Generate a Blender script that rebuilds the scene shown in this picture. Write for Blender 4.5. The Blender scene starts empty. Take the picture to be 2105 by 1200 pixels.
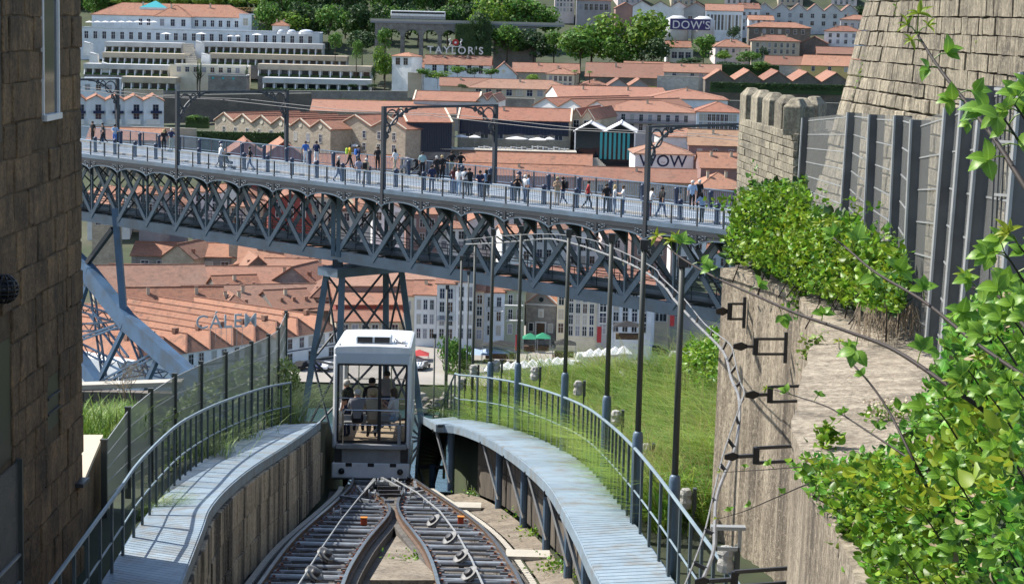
import bpy, bmesh, math, random
import numpy as np
from mathutils import Vector, Matrix
R = math.radians
random.seed(7); rng = np.random.default_rng(7)
scene = bpy.context.scene
C = scene.collection
# ------------------------------------------------------------ camera
CAM = Vector((0, 0, 74)); FPX = 4200.0; PITCH = R(7.70); ROLL = R(1.36)
_F = Vector((0, math.cos(PITCH), -math.sin(PITCH))); _U = Vector((0, math.sin(PITCH), math.cos(PITCH))); _Rt = Vector((1, 0, 0))
_Rr = _Rt * math.cos(ROLL) + _U * math.sin(ROLL); _Ur = -_Rt * math.sin(ROLL) + _U * math.cos(ROLL)
cd = bpy.data.cameras.new('camera'); cam = bpy.data.objects.new('camera', cd); C.objects.link(cam)
cd.sensor_width = 36; cd.lens = FPX / 2105 * 36; cd.clip_start = 0.5; cd.clip_end = 4000
cam.matrix_world = Matrix(((_Rr.x, _Ur.x, -_F.x, CAM.x), (_Rr.y, _Ur.y, -_F.y, CAM.y), (_Rr.z, _Ur.z, -_F.z, CAM.z), (0, 0, 0, 1)))
scene.camera = cam
# ------------------------------------------------------------ daylight
SUN_EL = R(50); SUN_DIR = Vector((-0.93, 0.37, 0)).normalized()      # towards the sun, on the ground plane
w = bpy.data.worlds.new('World'); scene.world = w; w.use_nodes = True
nt = w.node_tree; bg = nt.nodes['Background']; sky = nt.nodes.new('ShaderNodeTexSky'); sky.sky_type = 'NISHITA'; sky.sun_disc = False
sky.sun_elevation = SUN_EL; sky.sun_rotation = math.atan2(SUN_DIR.x, SUN_DIR.y)
nt.links.new(sky.outputs[0], bg.inputs[0]); bg.inputs[1].default_value = 0.125
sl = bpy.data.lights.new('sun', 'SUN'); sun = bpy.data.objects.new('sun', sl); C.objects.link(sun)
sl.energy = 4.9; sl.angle = R(0.53); sl.color = (1.0, 0.95, 0.87)
sd = Vector((SUN_DIR.x * math.cos(SUN_EL), SUN_DIR.y * math.cos(SUN_EL), math.sin(SUN_EL)))
sun.rotation_euler = (-sd).to_track_quat('-Z', 'Y').to_euler(); sun.location = (-60, 60, 160)
scene.view_settings.view_transform = 'Standard'; scene.view_settings.look = 'None'; scene.view_settings.exposure = 0.72; scene.view_settings.gamma = 1
scene.cycles.max_bounces = 6; scene.cycles.transparent_max_bounces = 12
scene.cycles.use_adaptive_sampling = True; scene.cycles.adaptive_threshold = 0.02
# ------------------------------------------------------------ pixel helpers (photo pixels 2105 x 1200 -> world points)
def ray(px, py):
    return _F + _Rr * ((px - 1052.5) / FPX) + _Ur * ((600 - py) / FPX)
def P(px, py, Y):
    d = ray(px, py); return CAM + d * (Y / d.y)
def PZ(px, py, z):
    d = ray(px, py); return CAM + d * ((z - CAM.z) / d.z)
def PL(px, py, n, q):
    d = ray(px, py); return CAM + d * ((q - CAM).dot(n) / d.dot(n))
def SC(Y): return FPX / Y
TPTS = [(-500, 1.5), (376, 1.5), (380, 4.5), (400, 5.2), (433, 6.2), (470, 6.8), (500, 9.5), (560, 18), (610, 24.5), (665, 30), (740, 34.5), (800, 37), (850, 38), (872, 43), (905, 51.5), (960, 62), (1010, 68), (1050, 80), (1150, 115), (1500, 170)]
def zT(Y):
    for (a, za), (b, zb) in zip(TPTS, TPTS[1:]):
        if Y <= b: return za + (zb - za) * (Y - a) / (b - a)
    return TPTS[-1][1]
def PT(px, py):
    d = ray(px, py); lo, hi = 380.0, 1450.0
    f = lambda Y: CAM.z + d.z / d.y * Y - zT(Y)
    if f(lo) < 0: return P(px, py, lo)
    Y = lo
    while Y < hi and f(Y) > 0: Y += 4
    a, b = Y - 4, Y
    for _ in range(18):
        m = (a + b) / 2
        if f(m) > 0: a = m
        else: b = m
    return P(px, py, a)
# ------------------------------------------------------------ objects
def link(o, parent=None):
    C.objects.link(o)
    if parent is not None: o.parent = parent
    return o
LABELS = {}
def tag(o, label=None, cat=None, group=None, kind=None):
    if label: o['label'] = label; LABELS.setdefault(label, []).append(o)
    if cat: o['category'] = cat
    if group: o['group'] = group
    if kind: o['kind'] = kind
    return o
def thing(name, label, cat, loc=(0, 0, 0), rz=0, group=None):
    o = bpy.data.objects.new(name, None); o.empty_display_size = .2
    o.location = loc; o.rotation_euler = (0, 0, rz); link(o)
    return tag(o, label, cat, group)
class MB:
    """collects vertices and faces of ONE piece"""
    def __init__(s): s.v = []; s.f = []; s.m = []; s.mi = 0
    def add(s, vs, fs):
        n = len(s.v); s.v += [tuple(v) for v in vs]; s.f += [tuple(i + n for i in f) for f in fs]; s.m += [s.mi] * len(fs); return s
    def box(s, c, size, rot=None):
        hx, hy, hz = [k / 2 for k in size]; c = Vector(c)
        vs = [Vector((x, y, z)) for x in (-hx, hx) for y in (-hy, hy) for z in (-hz, hz)]
        if rot is not None: vs = [rot @ v for v in vs]
        return s.add([v + c for v in vs], [(0, 1, 3, 2), (4, 6, 7, 5), (0, 4, 5, 1), (2, 3, 7, 6), (0, 2, 6, 4), (1, 5, 7, 3)])
    def bb(s, a, b): return s.box([(a[i] + b[i]) / 2 for i in range(3)], [abs(b[i] - a[i]) for i in range(3)])
    def bar(s, a, b, w, h=None, up=(0, 0, 1)):
        """rectangular bar from a to b, w across, h along 'up'"""
        a = Vector(a); b = Vector(b); h = w if h is None else h; d = (b - a)
        if d.length < 1e-6: return s
        d.normalize(); up = Vector(up)
        if abs(d.dot(up)) > .98: up = Vector((0, 1, 0)) if abs(d.y) < .9 else Vector((1, 0, 0))
        x = d.cross(up).normalized(); y = x.cross(d).normalized(); vs = []
        for p in (a, b):
            for sx, sy in ((-1, -1), (1, -1), (1, 1), (-1, 1)): vs.append(p + x * (sx * w / 2) + y * (sy * h / 2))
        return s.add(vs, [(3, 2, 1, 0), (4, 5, 6, 7), (0, 1, 5, 4), (1, 2, 6, 5), (2, 3, 7, 6), (3, 0, 4, 7)])
    def tube(s, pts, r, n=8, caps=True):
        pts = [Vector(p) for p in pts]; k = len(pts); rs = r if isinstance(r, (list, tuple)) else [r] * k
        vs = []; prev = None
        for i, p in enumerate(pts):
            d = (pts[min(i + 1, k - 1)] - pts[max(i - 1, 0)])
            d = d.normalized() if d.length > 1e-9 else Vector((0, 0, 1))
            if prev is None:
                u = Vector((0, 0, 1)) if abs(d.z) < .9 else Vector((1, 0, 0)); x = d.cross(u).normalized()
            else:
                x = (prev - d * prev.dot(d)); x = x.normalized() if x.length > 1e-6 else d.orthogonal().normalized()
            prev = x; y = d.cross(x)
            vs += [p + (x * math.cos(t) + y * math.sin(t)) * rs[i] for t in (2 * math.pi * j / n for j in range(n))]
        fs = [(i * n + j, i * n + (j + 1) % n, (i + 1) * n + (j + 1) % n, (i + 1) * n + j) for i in range(k - 1) for j in range(n)]
        if caps: fs += [tuple(range(n - 1, -1, -1)), tuple(range((k - 1) * n, k * n))]
        return s.add(vs, fs)
    def prism(s, poly, a, b):
        """poly: list of (u,v,w) at one end -> extruded by vector b-a"""
        d = Vector(b) - Vector(a); n = len(poly); v0 = [Vector(p) for p in poly]
        return s.add(v0 + [p + d for p in v0], [tuple(range(n - 1, -1, -1)), tuple(range(n, 2 * n))] + [(i, (i + 1) % n, n + (i + 1) % n, n + i) for i in range(n)])
    def quad(s, a, b, c, d): return s.add([a, b, c, d], [(0, 1, 2, 3)])
    def lathe(s, prof, c=(0, 0, 0), n=12, ax='z'):
        vs = []; c = Vector(c)
        for r, h in prof:
            for j in range(n):
                t = 2 * math.pi * j / n; p = (r * math.cos(t), r * math.sin(t), h)
                if ax == 'y': p = (p[0], p[2], p[1])
                if ax == 'x': p = (p[2], p[0], p[1])
                vs.append(Vector(p) + c)
        k = len(prof)
        fs = [(i * n + j, i * n + (j + 1) % n, (i + 1) * n + (j + 1) % n, (i + 1) * n + j) for i in range(k - 1) for j in range(n)]
        fs += [tuple(range(n - 1, -1, -1)), tuple(range((k - 1) * n, k * n))]
        return s.add(vs, fs)
    def strip(s, A, B, thick=0):
        """ribbon between two polylines"""
        n = len(A); vs = [Vector(p) for p in A] + [Vector(p) for p in B]
        fs = [(i, i + 1, n + i + 1, n + i) for i in range(n - 1)]
        if thick:
            dz = Vector((0, 0, -thick)); m = 2 * n; vs += [v + dz for v in vs]
            fs += [(m + n + i, m + n + i + 1, m + i + 1, m + i) for i in range(n - 1)]
            fs += [(i + 1, i, m + i, m + i + 1) for i in range(n - 1)] + [(n + i, n + i + 1, m + n + i + 1, m + n + i) for i in range(n - 1)]
            fs += [(0, n, m + n, m), (n - 1 + n, n - 1, m + n - 1, m + 2 * n - 1)]
        return s.add(vs, fs)
    def mesh(s, name, mats, smooth=False):
        me = bpy.data.meshes.new(name); me.from_pydata(s.v, [], s.f); 
        for m in (mats if isinstance(mats, (list, tuple)) else [mats]): me.materials.append(M(m))
        if any(s.m): me.polygons.foreach_set('material_index', s.m)
        if smooth: me.polygons.foreach_set('use_smooth', [True] * len(s.f))
        me.update(); return me
    def build(s, name, mats, parent=None, smooth=False, bevel=0):
        o = bpy.data.objects.new(name, s.mesh(name, mats, smooth)); link(o, parent)
        if bevel: b = o.modifiers.new('bevel', 'BEVEL'); b.width = bevel; b.segments = 1; b.limit_method = 'ANGLE'
        return o
def inst(name, me, parent=None, loc=(0, 0, 0), rot=(0, 0, 0), sc=(1, 1, 1)):
    o = bpy.data.objects.new(name, me); o.location = loc; o.rotation_euler = rot; o.scale = sc; return link(o, parent)
def npmesh(name, V, F, mats, smooth=False):
    """V (n,3) array, F (m,k) array"""
    me = bpy.data.meshes.new(name); k = F.shape[1]
    me.vertices.add(len(V)); me.vertices.foreach_set('co', V.astype(np.float32).ravel())
    me.loops.add(F.size); me.loops.foreach_set('vertex_index', F.astype(np.int32).ravel())
    me.polygons.add(len(F)); me.polygons.foreach_set('loop_start', np.arange(0, F.size, k, dtype=np.int32)); me.polygons.foreach_set('loop_total', np.full(len(F), k, dtype=np.int32))
    if smooth: me.polygons.foreach_set('use_smooth', np.ones(len(F), dtype=bool))
    for m in (mats if isinstance(mats, (list, tuple)) else [mats]): me.materials.append(M(m))
    me.update(calc_edges=True); return me
def lerp(a, b, t): return a + (b - a) * t
def interp(pts, t):
    """pts: list of tuples, first entry the parameter"""
    if t <= pts[0][0]: return pts[0][1:] if len(pts[0]) > 2 else pts[0][1]
    for a, b in zip(pts, pts[1:]):
        if t <= b[0]:
            k = (t - a[0]) / (b[0] - a[0]); r = tuple(lerp(x, y, k) for x, y in zip(a[1:], b[1:])); return r if len(r) > 1 else r[0]
    return pts[-1][1:] if len(pts[-1]) > 2 else pts[-1][1]
def smoothpts(pts, n=6):
    """Catmull-Rom through points"""
    p = [Vector(q) for q in pts]; p = [p[0] * 2 - p[1]] + p + [p[-1] * 2 - p[-2]]; out = []
    for i in range(1, len(p) - 2):
        for k in range(n):
            t = k / n; a, b, c, d = p[i - 1], p[i], p[i + 1], p[i + 2]
            out.append(.5 * ((2 * b) + (c - a) * t + (2 * a - 5 * b + 4 * c - d) * t * t + (3 * b - a - 3 * c + d) * t ** 3))
    out.append(p[-2].copy()); return out
def resample(pts, step=None, n=None):
    pts = [Vector(p) for p in pts]; L = [0]
    for a, b in zip(pts, pts[1:]): L.append(L[-1] + (b - a).length)
    n = n or max(2, int(round(L[-1] / step)) + 1); out = []; j = 0
    for k in range(n):
        s = L[-1] * k / (n - 1)
        while j < len(L) - 2 and L[j + 1] < s: j += 1
        out.append(pts[j].lerp(pts[j + 1], (s - L[j]) / max(1e-9, L[j + 1] - L[j])))
    return out
# ------------------------------------------------------------ materials
_mats = {}; _defs = {}
def M(n):
    if not isinstance(n, str): return n
    if n not in _mats: _mats[n] = _defs[n](n)
    return _mats[n]
def _tree(n):
    m = bpy.data.materials.new(n); m.use_nodes = True; t = m.node_tree; return m, t, t.nodes['Principled BSDF']
def N(t, kind, **kw):
    n = t.nodes.new('ShaderNode' + kind)
    for k, v in kw.items():
        if hasattr(n, k): setattr(n, k, v)
        else: n.inputs[k.replace('_', ' ')].default_value = v
    return n
def mix(t, a, b, fac, mode='MIX'):
    n = t.nodes.new('ShaderNodeMix'); n.data_type = 'RGBA'; n.blend_type = mode
    for s, v in ((0, fac), (6, a), (7, b)):
        if hasattr(v, 'is_linked') or hasattr(v, 'links'): t.links.new(v, n.inputs[s])
        else: n.inputs[s].default_value = v if s == 0 else (tuple(v) + (1,) if len(v) == 3 else v)
    return n.outputs[2]
def ramp(t, src, stops):
    n = t.nodes.new('ShaderNodeValToRGB'); el = n.color_ramp.elements
    while len(el) < len(stops): el.new(.5)
    for e, (p, c) in zip(el, stops): e.position = p; e.color = (c, c, c, 1) if isinstance(c, (int, float)) else tuple(c) + (1,)
    t.links.new(src, n.inputs[0]); return n.outputs[0]
def defmat(name, col, rough=.7, col2=None, scale=1.0, var=.35, metal=0, bump=0, bscale=None, stretch=(1, 1, 1), rand=0, detail=5, dirt=None, dscale=.5, damt=.5, space='Object', spec=.5, trans=0, world=False, dst=None, grain=0, dlim=(.48, .66)):
    """noise-mottled surface; stretch squeezes the noise into streaks; dirt = stain colour with its own blotches"""
    def make(n):
        m, t, b = _tree(n); tc = N(t, 'TexCoord'); src = tc.outputs[space]
        if world: g = N(t, 'NewGeometry'); src = g.outputs['Position']
        mp = N(t, 'Mapping'); mp.inputs['Scale'].default_value = [s * scale for s in stretch]; t.links.new(src, mp.inputs[0])
        if rand and not world:
            oi = N(t, 'ObjectInfo'); vm = N(t, 'VectorMath', operation='SCALE'); vm.inputs[0].default_value = (37, 51, 23); t.links.new(oi.outputs['Random'], vm.inputs['Scale']); t.links.new(vm.outputs[0], mp.inputs['Location'])
        no = N(t, 'TexNoise', Scale=1.0, Detail=detail, Roughness=.62); t.links.new(mp.outputs[0], no.inputs['Vector'])
        c2 = col2 or tuple(min(1, c * (1 - var)) for c in col)
        f = ramp(t, no.outputs[0], [(.34, 0), (.68, 1)]); out = mix(t, col, c2, f)
        if dirt:
            n2 = N(t, 'TexNoise', Scale=dscale, Detail=6.0, Roughness=.7); mp2 = N(t, 'Mapping'); mp2.inputs['Scale'].default_value = dst or (1, 1, 1); t.links.new(src, mp2.inputs[0]); t.links.new(mp2.outputs[0], n2.inputs['Vector'])
            f2 = ramp(t, n2.outputs[0], [(dlim[0], 0), (dlim[1], damt)]); out = mix(t, out, dirt, f2)
        if grain:
            n4 = N(t, 'TexNoise', Scale=grain, Detail=4.0, Roughness=.8); t.links.new(src, n4.inputs['Vector']); out = mix(t, out, tuple(k * .28 for k in col), ramp(t, n4.outputs[0], [(.50, 0), (.64, .8)])); out = mix(t, out, tuple(min(1, k * 1.35) for k in col), ramp(t, n4.outputs[0], [(.33, .6), (.45, 0)]))
        if rand:
            oi2 = N(t, 'ObjectInfo'); mr = N(t, 'MapRange'); mr.inputs[3].default_value = 1 - rand; mr.inputs[4].default_value = 1 + rand; t.links.new(oi2.outputs['Random'], mr.inputs[0])
            vm2 = N(t, 'VectorMath', operation='SCALE'); t.links.new(out, vm2.inputs[0]); t.links.new(mr.outputs[0], vm2.inputs['Scale']); out = vm2.outputs[0]
        t.links.new(out, b.inputs['Base Color']); b.inputs['Roughness'].default_value = rough; b.inputs['Metallic'].default_value = metal; b.inputs['Specular IOR Level'].default_value = spec
        if trans: b.inputs['Transmission Weight'].default_value = trans
        if bump:
            nb = N(t, 'TexNoise', Scale=bscale or 6.0, Detail=6.0, Roughness=.7); t.links.new(mp.outputs[0], nb.inputs['Vector'])
            bp = N(t, 'Bump', Strength=bump, Distance=.05); t.links.new(nb.outputs[0], bp.inputs['Height']); t.links.new(bp.outputs[0], b.inputs['Normal'])
        return m
    _defs[name] = make
def defroof(name, c1, c2, c3, tile=.45, rand=.26):
    """clay tiles: channels along the slope, blotched by age"""
    def make(n):
        m, t, b = _tree(n); tc = N(t, 'TexCoord')
        no = N(t, 'TexNoise', Scale=.9, Detail=7.0, Roughness=.75); t.links.new(tc.outputs['Object'], no.inputs['Vector'])
        n2 = N(t, 'TexNoise', Scale=.16, Detail=4.0, Roughness=.6); t.links.new(tc.outputs['Object'], n2.inputs['Vector'])
        oj = N(t, 'ObjectInfo'); out = mix(t, c1, c2, ramp(t, no.outputs[0], [(.35, 0), (.65, 1)])); out = mix(t, out, c3, ramp(t, n2.outputs[0], [(.45, 0), (.7, .8)])); out = mix(t, out, (.30, .17, .11), ramp(t, oj.outputs['Random'], [(.0, 0), (1.0, .55)]))
        n3 = N(t, 'TexNoise', Scale=.45, Detail=8.0, Roughness=.8); t.links.new(tc.outputs['Object'], n3.inputs['Vector']); out = mix(t, out, (.13, .085, .06), ramp(t, n3.outputs[0], [(.52, 0), (.66, .75)]))
        mp = N(t, 'Mapping'); mp.inputs['Rotation'].default_value = (0, 0, R(45)); t.links.new(tc.outputs['Object'], mp.inputs[0])
        wv = N(t, 'TexWave', wave_type='BANDS', bands_direction='X', Scale=1.0 / tile, Distortion=1.5, Detail=2.0); t.links.new(tc.outputs['Object'], wv.inputs['Vector'])
        wy = N(t, 'TexWave', wave_type='BANDS', bands_direction='Y', Scale=.6 / tile, Distortion=1.0, Detail=2.0); t.links.new(tc.outputs['Object'], wy.inputs['Vector'])
        out = mix(t, out, (.09, .045, .03), ramp(t, wv.outputs[0], [(.0, .5), (.4, 0)])); out = mix(t, out, (.09, .045, .03), ramp(t, wy.outputs[0], [(.0, .25), (.3, 0)]))
        oi = N(t, 'ObjectInfo'); mr = N(t, 'MapRange'); mr.inputs[3].default_value = 1 - rand; mr.inputs[4].default_value = 1 + rand; t.links.new(oi.outputs['Random'], mr.inputs[0])
        vm = N(t, 'VectorMath', operation='SCALE'); t.links.new(out, vm.inputs[0]); t.links.new(mr.outputs[0], vm.inputs['Scale'])
        t.links.new(vm.outputs[0], b.inputs['Base Color']); b.inputs['Roughness'].default_value = .85
        bp = N(t, 'Bump', Strength=.5, Distance=.12); t.links.new(wv.outputs[0], bp.inputs['Height']); t.links.new(bp.outputs[0], b.inputs['Normal'])
        return m
    _defs[name] = make
def defleaf(name, c1, c2, rough=.5, trans=.35, scale=.8, rand=.38, veins=False):
    """leaf: two greens by place, light passing through"""
    def make(n):
        m, t, b = _tree(n); g = N(t, 'NewGeometry'); tc = N(t, 'TexCoord')
        no = N(t, 'TexNoise', Scale=scale, Detail=4.0, Roughness=.7); t.links.new(g.outputs['Position'], no.inputs['Vector'])
        out = mix(t, c1, c2, ramp(t, no.outputs[0], [(.36, 0), (.64, 1)]))
        if veins:                                   # pale midrib and side veins, in the leaf's own coordinates
            at_ = N(t, 'Attribute', attribute_name='lv'); sx = N(t, 'SeparateXYZ'); t.links.new(at_.outputs['Vector'], sx.inputs[0]); ab = N(t, 'Math', operation='ABSOLUTE'); t.links.new(sx.outputs[0], ab.inputs[0])
            mb_ = ramp(t, ab.outputs[0], [(.0, .55), (.045, 0)]); s1 = N(t, 'Math', operation='SUBTRACT'); t.links.new(sx.outputs[1], s1.inputs[0]); t.links.new(ab.outputs[0], s1.inputs[1]); s2 = N(t, 'Math', operation='MULTIPLY'); s2.inputs[1].default_value = 9.0; t.links.new(s1.outputs[0], s2.inputs[0]); s3 = N(t, 'Math', operation='FRACT'); t.links.new(s2.outputs[0], s3.inputs[0])
            sv = ramp(t, s3.outputs[0], [(.0, .35), (.16, 0)]); pale = tuple(min(1, k * 1.7 + .03) for k in c2); out = mix(t, out, pale, mb_); out = mix(t, out, pale, sv)
        mr = N(t, 'MapRange'); mr.inputs[3].default_value = 1 - rand; mr.inputs[4].default_value = 1 + rand; t.links.new(g.outputs['Random Per Island'], mr.inputs[0])
        vm = N(t, 'VectorMath', operation='SCALE'); t.links.new(out, vm.inputs[0]); t.links.new(mr.outputs[0], vm.inputs['Scale']); out = vm.outputs[0]
        hs = N(t, 'HueSaturation'); m2 = N(t, 'MapRange'); m2.inputs[3].default_value = .475; m2.inputs[4].default_value = .525; mu = N(t, 'Math', operation='MULTIPLY'); mu.inputs[1].default_value = 7.3; fr = N(t, 'Math', operation='FRACT'); t.links.new(g.outputs['Random Per Island'], mu.inputs[0]); t.links.new(mu.outputs[0], fr.inputs[0]); t.links.new(fr.outputs[0], m2.inputs[0]); t.links.new(m2.outputs[0], hs.inputs['Hue']); t.links.new(out, hs.inputs['Color']); out = hs.outputs[0]
        t.links.new(out, b.inputs['Base Color']); b.inputs['Roughness'].default_value = rough; b.inputs['Specular IOR Level'].default_value = .35
        tr = N(t, 'BsdfTranslucent'); t.links.new(out, tr.inputs[0]); ms = N(t, 'MixShader'); ms.inputs[0].default_value = trans
        t.links.new(b.outputs[0], ms.inputs[1]); t.links.new(tr.outputs[0], ms.inputs[2]); t.links.new(ms.outputs[0], t.nodes['Material Output'].inputs[0])
        return m
    _defs[name] = make
def defglass(name, col=(.02, .03, .04), rough=.08, alpha=None):
    def make(n):
        m, t, b = _tree(n); b.inputs['Base Color'].default_value = col + (1,); b.inputs['Roughness'].default_value = rough
        if alpha is not None:
            tr = N(t, 'BsdfTransparent'); ms = N(t, 'MixShader'); ms.inputs[0].default_value = alpha
            t.links.new(tr.outputs[0], ms.inputs[1]); t.links.new(b.outputs[0], ms.inputs[2]); t.links.new(ms.outputs[0], t.nodes['Material Output'].inputs[0])
        return m
    _defs[name] = make
D = defmat
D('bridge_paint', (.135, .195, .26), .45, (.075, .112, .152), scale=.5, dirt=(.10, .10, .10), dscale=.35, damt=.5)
D('arch_sky_sheen', (.085, .155, .26), .4, (.06, .11, .18), scale=.5, dirt=(.08, .09, .1), dscale=.5, damt=.6)  # bridge paint made bluer: the sky's reflection is put into the colour
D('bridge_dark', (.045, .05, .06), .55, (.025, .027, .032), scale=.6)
D('bridge_rail', (.18, .25, .33), .5, var=.3)
D('bollard_blue', (.02, .035, .075), .45)
D('deck_paving', (.26, .30, .35), .8, (.19, .22, .26), scale=.35, dirt=(.2, .21, .22), dscale=.2)
D('walk_metal', (.27, .345, .405), .55, (.20, .265, .32), scale=2.5, metal=.1, dirt=(.20, .17, .125), dscale=1.6, damt=.7, rand=.12, detail=9)
D('rail_green', (.060, .085, .095), .5, (.04, .06, .07), scale=2)
D('rail_top', (.22, .29, .33), .45, (.15, .2, .24), scale=2)
D('rail_blue', (.10, .16, .23), .45, (.07, .11, .16), scale=2)
D('post_olive', (.055, .062, .055), .55, (.04, .045, .04), scale=2)
D('post_grey', (.13, .132, .128), .5, (.07, .07, .07), scale=1.5, metal=.1)
D('galv', (.38, .39, .39), .45, (.28, .29, .29), scale=3, metal=.3)
D('steel_dark', (.055, .056, .06), .5, (.03, .03, .032), scale=3, metal=.3)
D('steel_tie', (.27, .30, .33), .5, (.13, .14, .155), scale=2.5, metal=.3, dirt=(.12, .07, .04), dscale=2)
D('rail_steel', (.30, .33, .37), .3, (.20, .21, .22), scale=3, metal=.75)
D('rail_rust', (.13, .075, .045), .75, (.07, .045, .03), scale=5)
D('clip_rust', (.20, .075, .035), .8, (.12, .05, .03), scale=8)
D('red_paint', (.45, .06, .02), .5)
D('sheave_white', (.25, .25, .245), .5, (.13, .13, .125), scale=6)
D('concrete_bed', (.16, .145, .125), .9, grain=12, col2= (.08, .075, .07), scale=1.2, dirt=(.05, .045, .04), dscale=.8, damt=.8, bump=.3)
D('dirt_concrete', (.24, .20, .15), .95, grain=10, col2= (.13, .105, .08), scale=1.1, dirt=(.30, .27, .22), dscale=1.6, damt=.6, bump=.4)
D('block_concrete', (.56, .47, .34), .9, grain=14, col2= (.36, .29, .20), scale=2.0, stretch=(1, 1, .5), dirt=(.025, .02, .015), dscale=1.1, damt=.96, bump=.6, bscale=8, rand=.12, dst=(1, 1, .07), dlim=(.47, .55))
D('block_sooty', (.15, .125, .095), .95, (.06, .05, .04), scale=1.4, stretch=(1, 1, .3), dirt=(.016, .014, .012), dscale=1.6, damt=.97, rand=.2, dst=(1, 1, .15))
D('mortar_dark', (.05, .043, .036), .95, (.03, .025, .02), scale=2)
D('wall_streak', (.50, .425, .32), .95, grain=16, col2= (.22, .175, .125), scale=5.0, stretch=(1, 1, .22), dirt=(.075, .06, .048), dscale=1.6, damt=.85, bump=1.0, bscale=9, detail=10, dst=(1, 1, .09))
D('wall_top', (.52, .45, .345), .95, grain=14, col2= (.25, .20, .145), scale=6.0, stretch=(.45, 1, 1), bump=1.0, bscale=6, dirt=(.12, .10, .075), dscale=1.3, damt=.7, detail=10)
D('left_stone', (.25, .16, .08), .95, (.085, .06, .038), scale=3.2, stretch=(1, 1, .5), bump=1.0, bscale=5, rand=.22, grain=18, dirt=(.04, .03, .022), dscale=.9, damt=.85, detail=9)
D('left_core', (.17, .12, .065), .95, (.08, .055, .035), scale=6, bump=1.0, bscale=4)
D('city_stone', (.43, .375, .275), .92, (.13, .105, .078), scale=8.0, stretch=(1, 1, .14), bump=1.0, bscale=4, rand=.26, grain=14,  dirt=(.06, .05, .04), dscale=.9, damt=.85, detail=9)
D('city_core', (.10, .085, .065), .95, (.06, .05, .04), scale=2)
D('tower_stone', (.31, .275, .20), .92, grain=6, col2= (.13, .11, .08), scale=2.4, stretch=(1, 1, .2), bump=.6, bscale=3, rand=.2, dirt=(.06, .055, .045), dscale=.6, damt=.7)
D('car_white', (.80, .81, .82), .3, (.66, .68, .70), scale=1.2, dirt=(.45, .45, .44), dscale=1.5, damt=.35)
D('car_grey', (.33, .34, .35), .45, (.25, .26, .27), scale=2, dirt=(.16, .15, .14), dscale=1.5)
D('car_pale', (.50, .55, .60), .4, (.44, .49, .54), scale=1.5)
D('rubber_black', (.012, .012, .014), .5)
D('chrome', (.62, .63, .64), .22, metal=.9)
D('cable_white', (.24, .24, .24), .5, (.15, .15, .15), scale=6)
D('cloth_wrap', (.52, .51, .47), .9, (.36, .35, .33), scale=9, bump=.8, bscale=6)
D('soil', (.03, .042, .014), .95, (.018, .024, .01), scale=.6)
D('bark', (.07, .05, .035), .9, (.04, .03, .02), scale=3)
D('stem_dark', (.030, .018, .015), .7, (.02, .016, .012), scale=5)
D('dry_twig', (.30, .24, .17), .9, (.18, .14, .1), scale=6)
D('terrain', (.045, .06, .025), .95, (.03, .042, .018), scale=.2, dirt=(.09, .08, .055), dscale=.04, damt=.6, world=True)
D('quay', (.33, .305, .27), .9, (.25, .23, .2), scale=.15, dirt=(.24, .22, .2), dscale=.06)
D('rock', (.22, .20, .17), .9, (.12, .11, .09), scale=.8, rand=.3, bump=.6)
D('shirt', (.5, .5, .5), .9)
for _n, _c in dict(white=(.80, .80, .79), cream=(.70, .64, .50), offwhite=(.68, .69, .68), palepink=(.66, .57, .55), yellow=(.68, .50, .20), bluewhite=(.68, .73, .78), grey=(.33, .33, .34), palegrey=(.55, .56, .56), green_wall=(.34, .37, .27), brownpink=(.30, .19, .17), redwall=(.24, .06, .05), beige=(.50, .43, .33)).items():
    D('w_' + _n, _c, .85, tuple(k * .86 for k in _c), scale=.25, dirt=tuple(k * .55 for k in _c), dscale=.18, damt=.45, rand=.05)
def _rub(name, c1, c2, c3, scale=1.6):
    def make(n):
        m, t, b = _tree(n); tc = N(t, 'TexCoord'); vo = N(t, 'TexVoronoi', Scale=scale); mp = N(t, 'Mapping'); mp.inputs['Scale'].default_value = (1, 1, 1.5)
        t.links.new(tc.outputs['Object'], mp.inputs[0]); t.links.new(mp.outputs[0], vo.inputs['Vector'])
        no = N(t, 'TexNoise', Scale=.25, Detail=5.0); t.links.new(tc.outputs['Object'], no.inputs['Vector'])
        sp = N(t, 'SeparateColor'); t.links.new(vo.outputs['Color'], sp.inputs[0])
        out = mix(t, c1, c2, sp.outputs[0]); out = mix(t, out, c3, ramp(t, no.outputs[0], [(.45, 0), (.7, .8)]))
        t.links.new(out, b.inputs['Base Color']); b.inputs['Roughness'].default_value = .95
        bp = N(t, 'Bump', Strength=.5, Distance=.08); t.links.new(sp.outputs[1], bp.inputs['Height']); t.links.new(bp.outputs[0], b.inputs['Normal'])
        return m
    _defs[name] = make
_rub('w_stone', (.46, .40, .31), (.34, .29, .22), (.30, .26, .2))
_rub('w_stonedark', (.16, .14, .12), (.11, .10, .085), (.20, .17, .14))
_rub('w_stonegrey', (.26, .25, .23), (.19, .18, .17), (.13, .12, .11))
_rub('w_stonewhite', (.52, .50, .45), (.36, .35, .31), (.46, .43, .37), 1.0)
defroof('roof', (.40, .165, .10), (.23, .095, .065), (.34, .18, .125))
defroof('roof_bright', (.50, .215, .12), (.31, .125, .08), (.42, .215, .135))
defroof('roof_brown', (.28, .115, .075), (.20, .085, .06), (.24, .13, .09))
defroof('roof_pink', (.47, .195, .12), (.36, .145, .095), (.42, .20, .13), rand=.12)
defroof('roof_old', (.36, .23, .13), (.22, .14, .085), (.42, .27, .16), .6)
defroof('roof_pale', (.40, .215, .145), (.25, .13, .095), (.34, .21, .155))
defleaf('leaf_dark', (.026, .062, .022), (.045, .095, .026), rough=.6, trans=.25, scale=.15)
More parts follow.
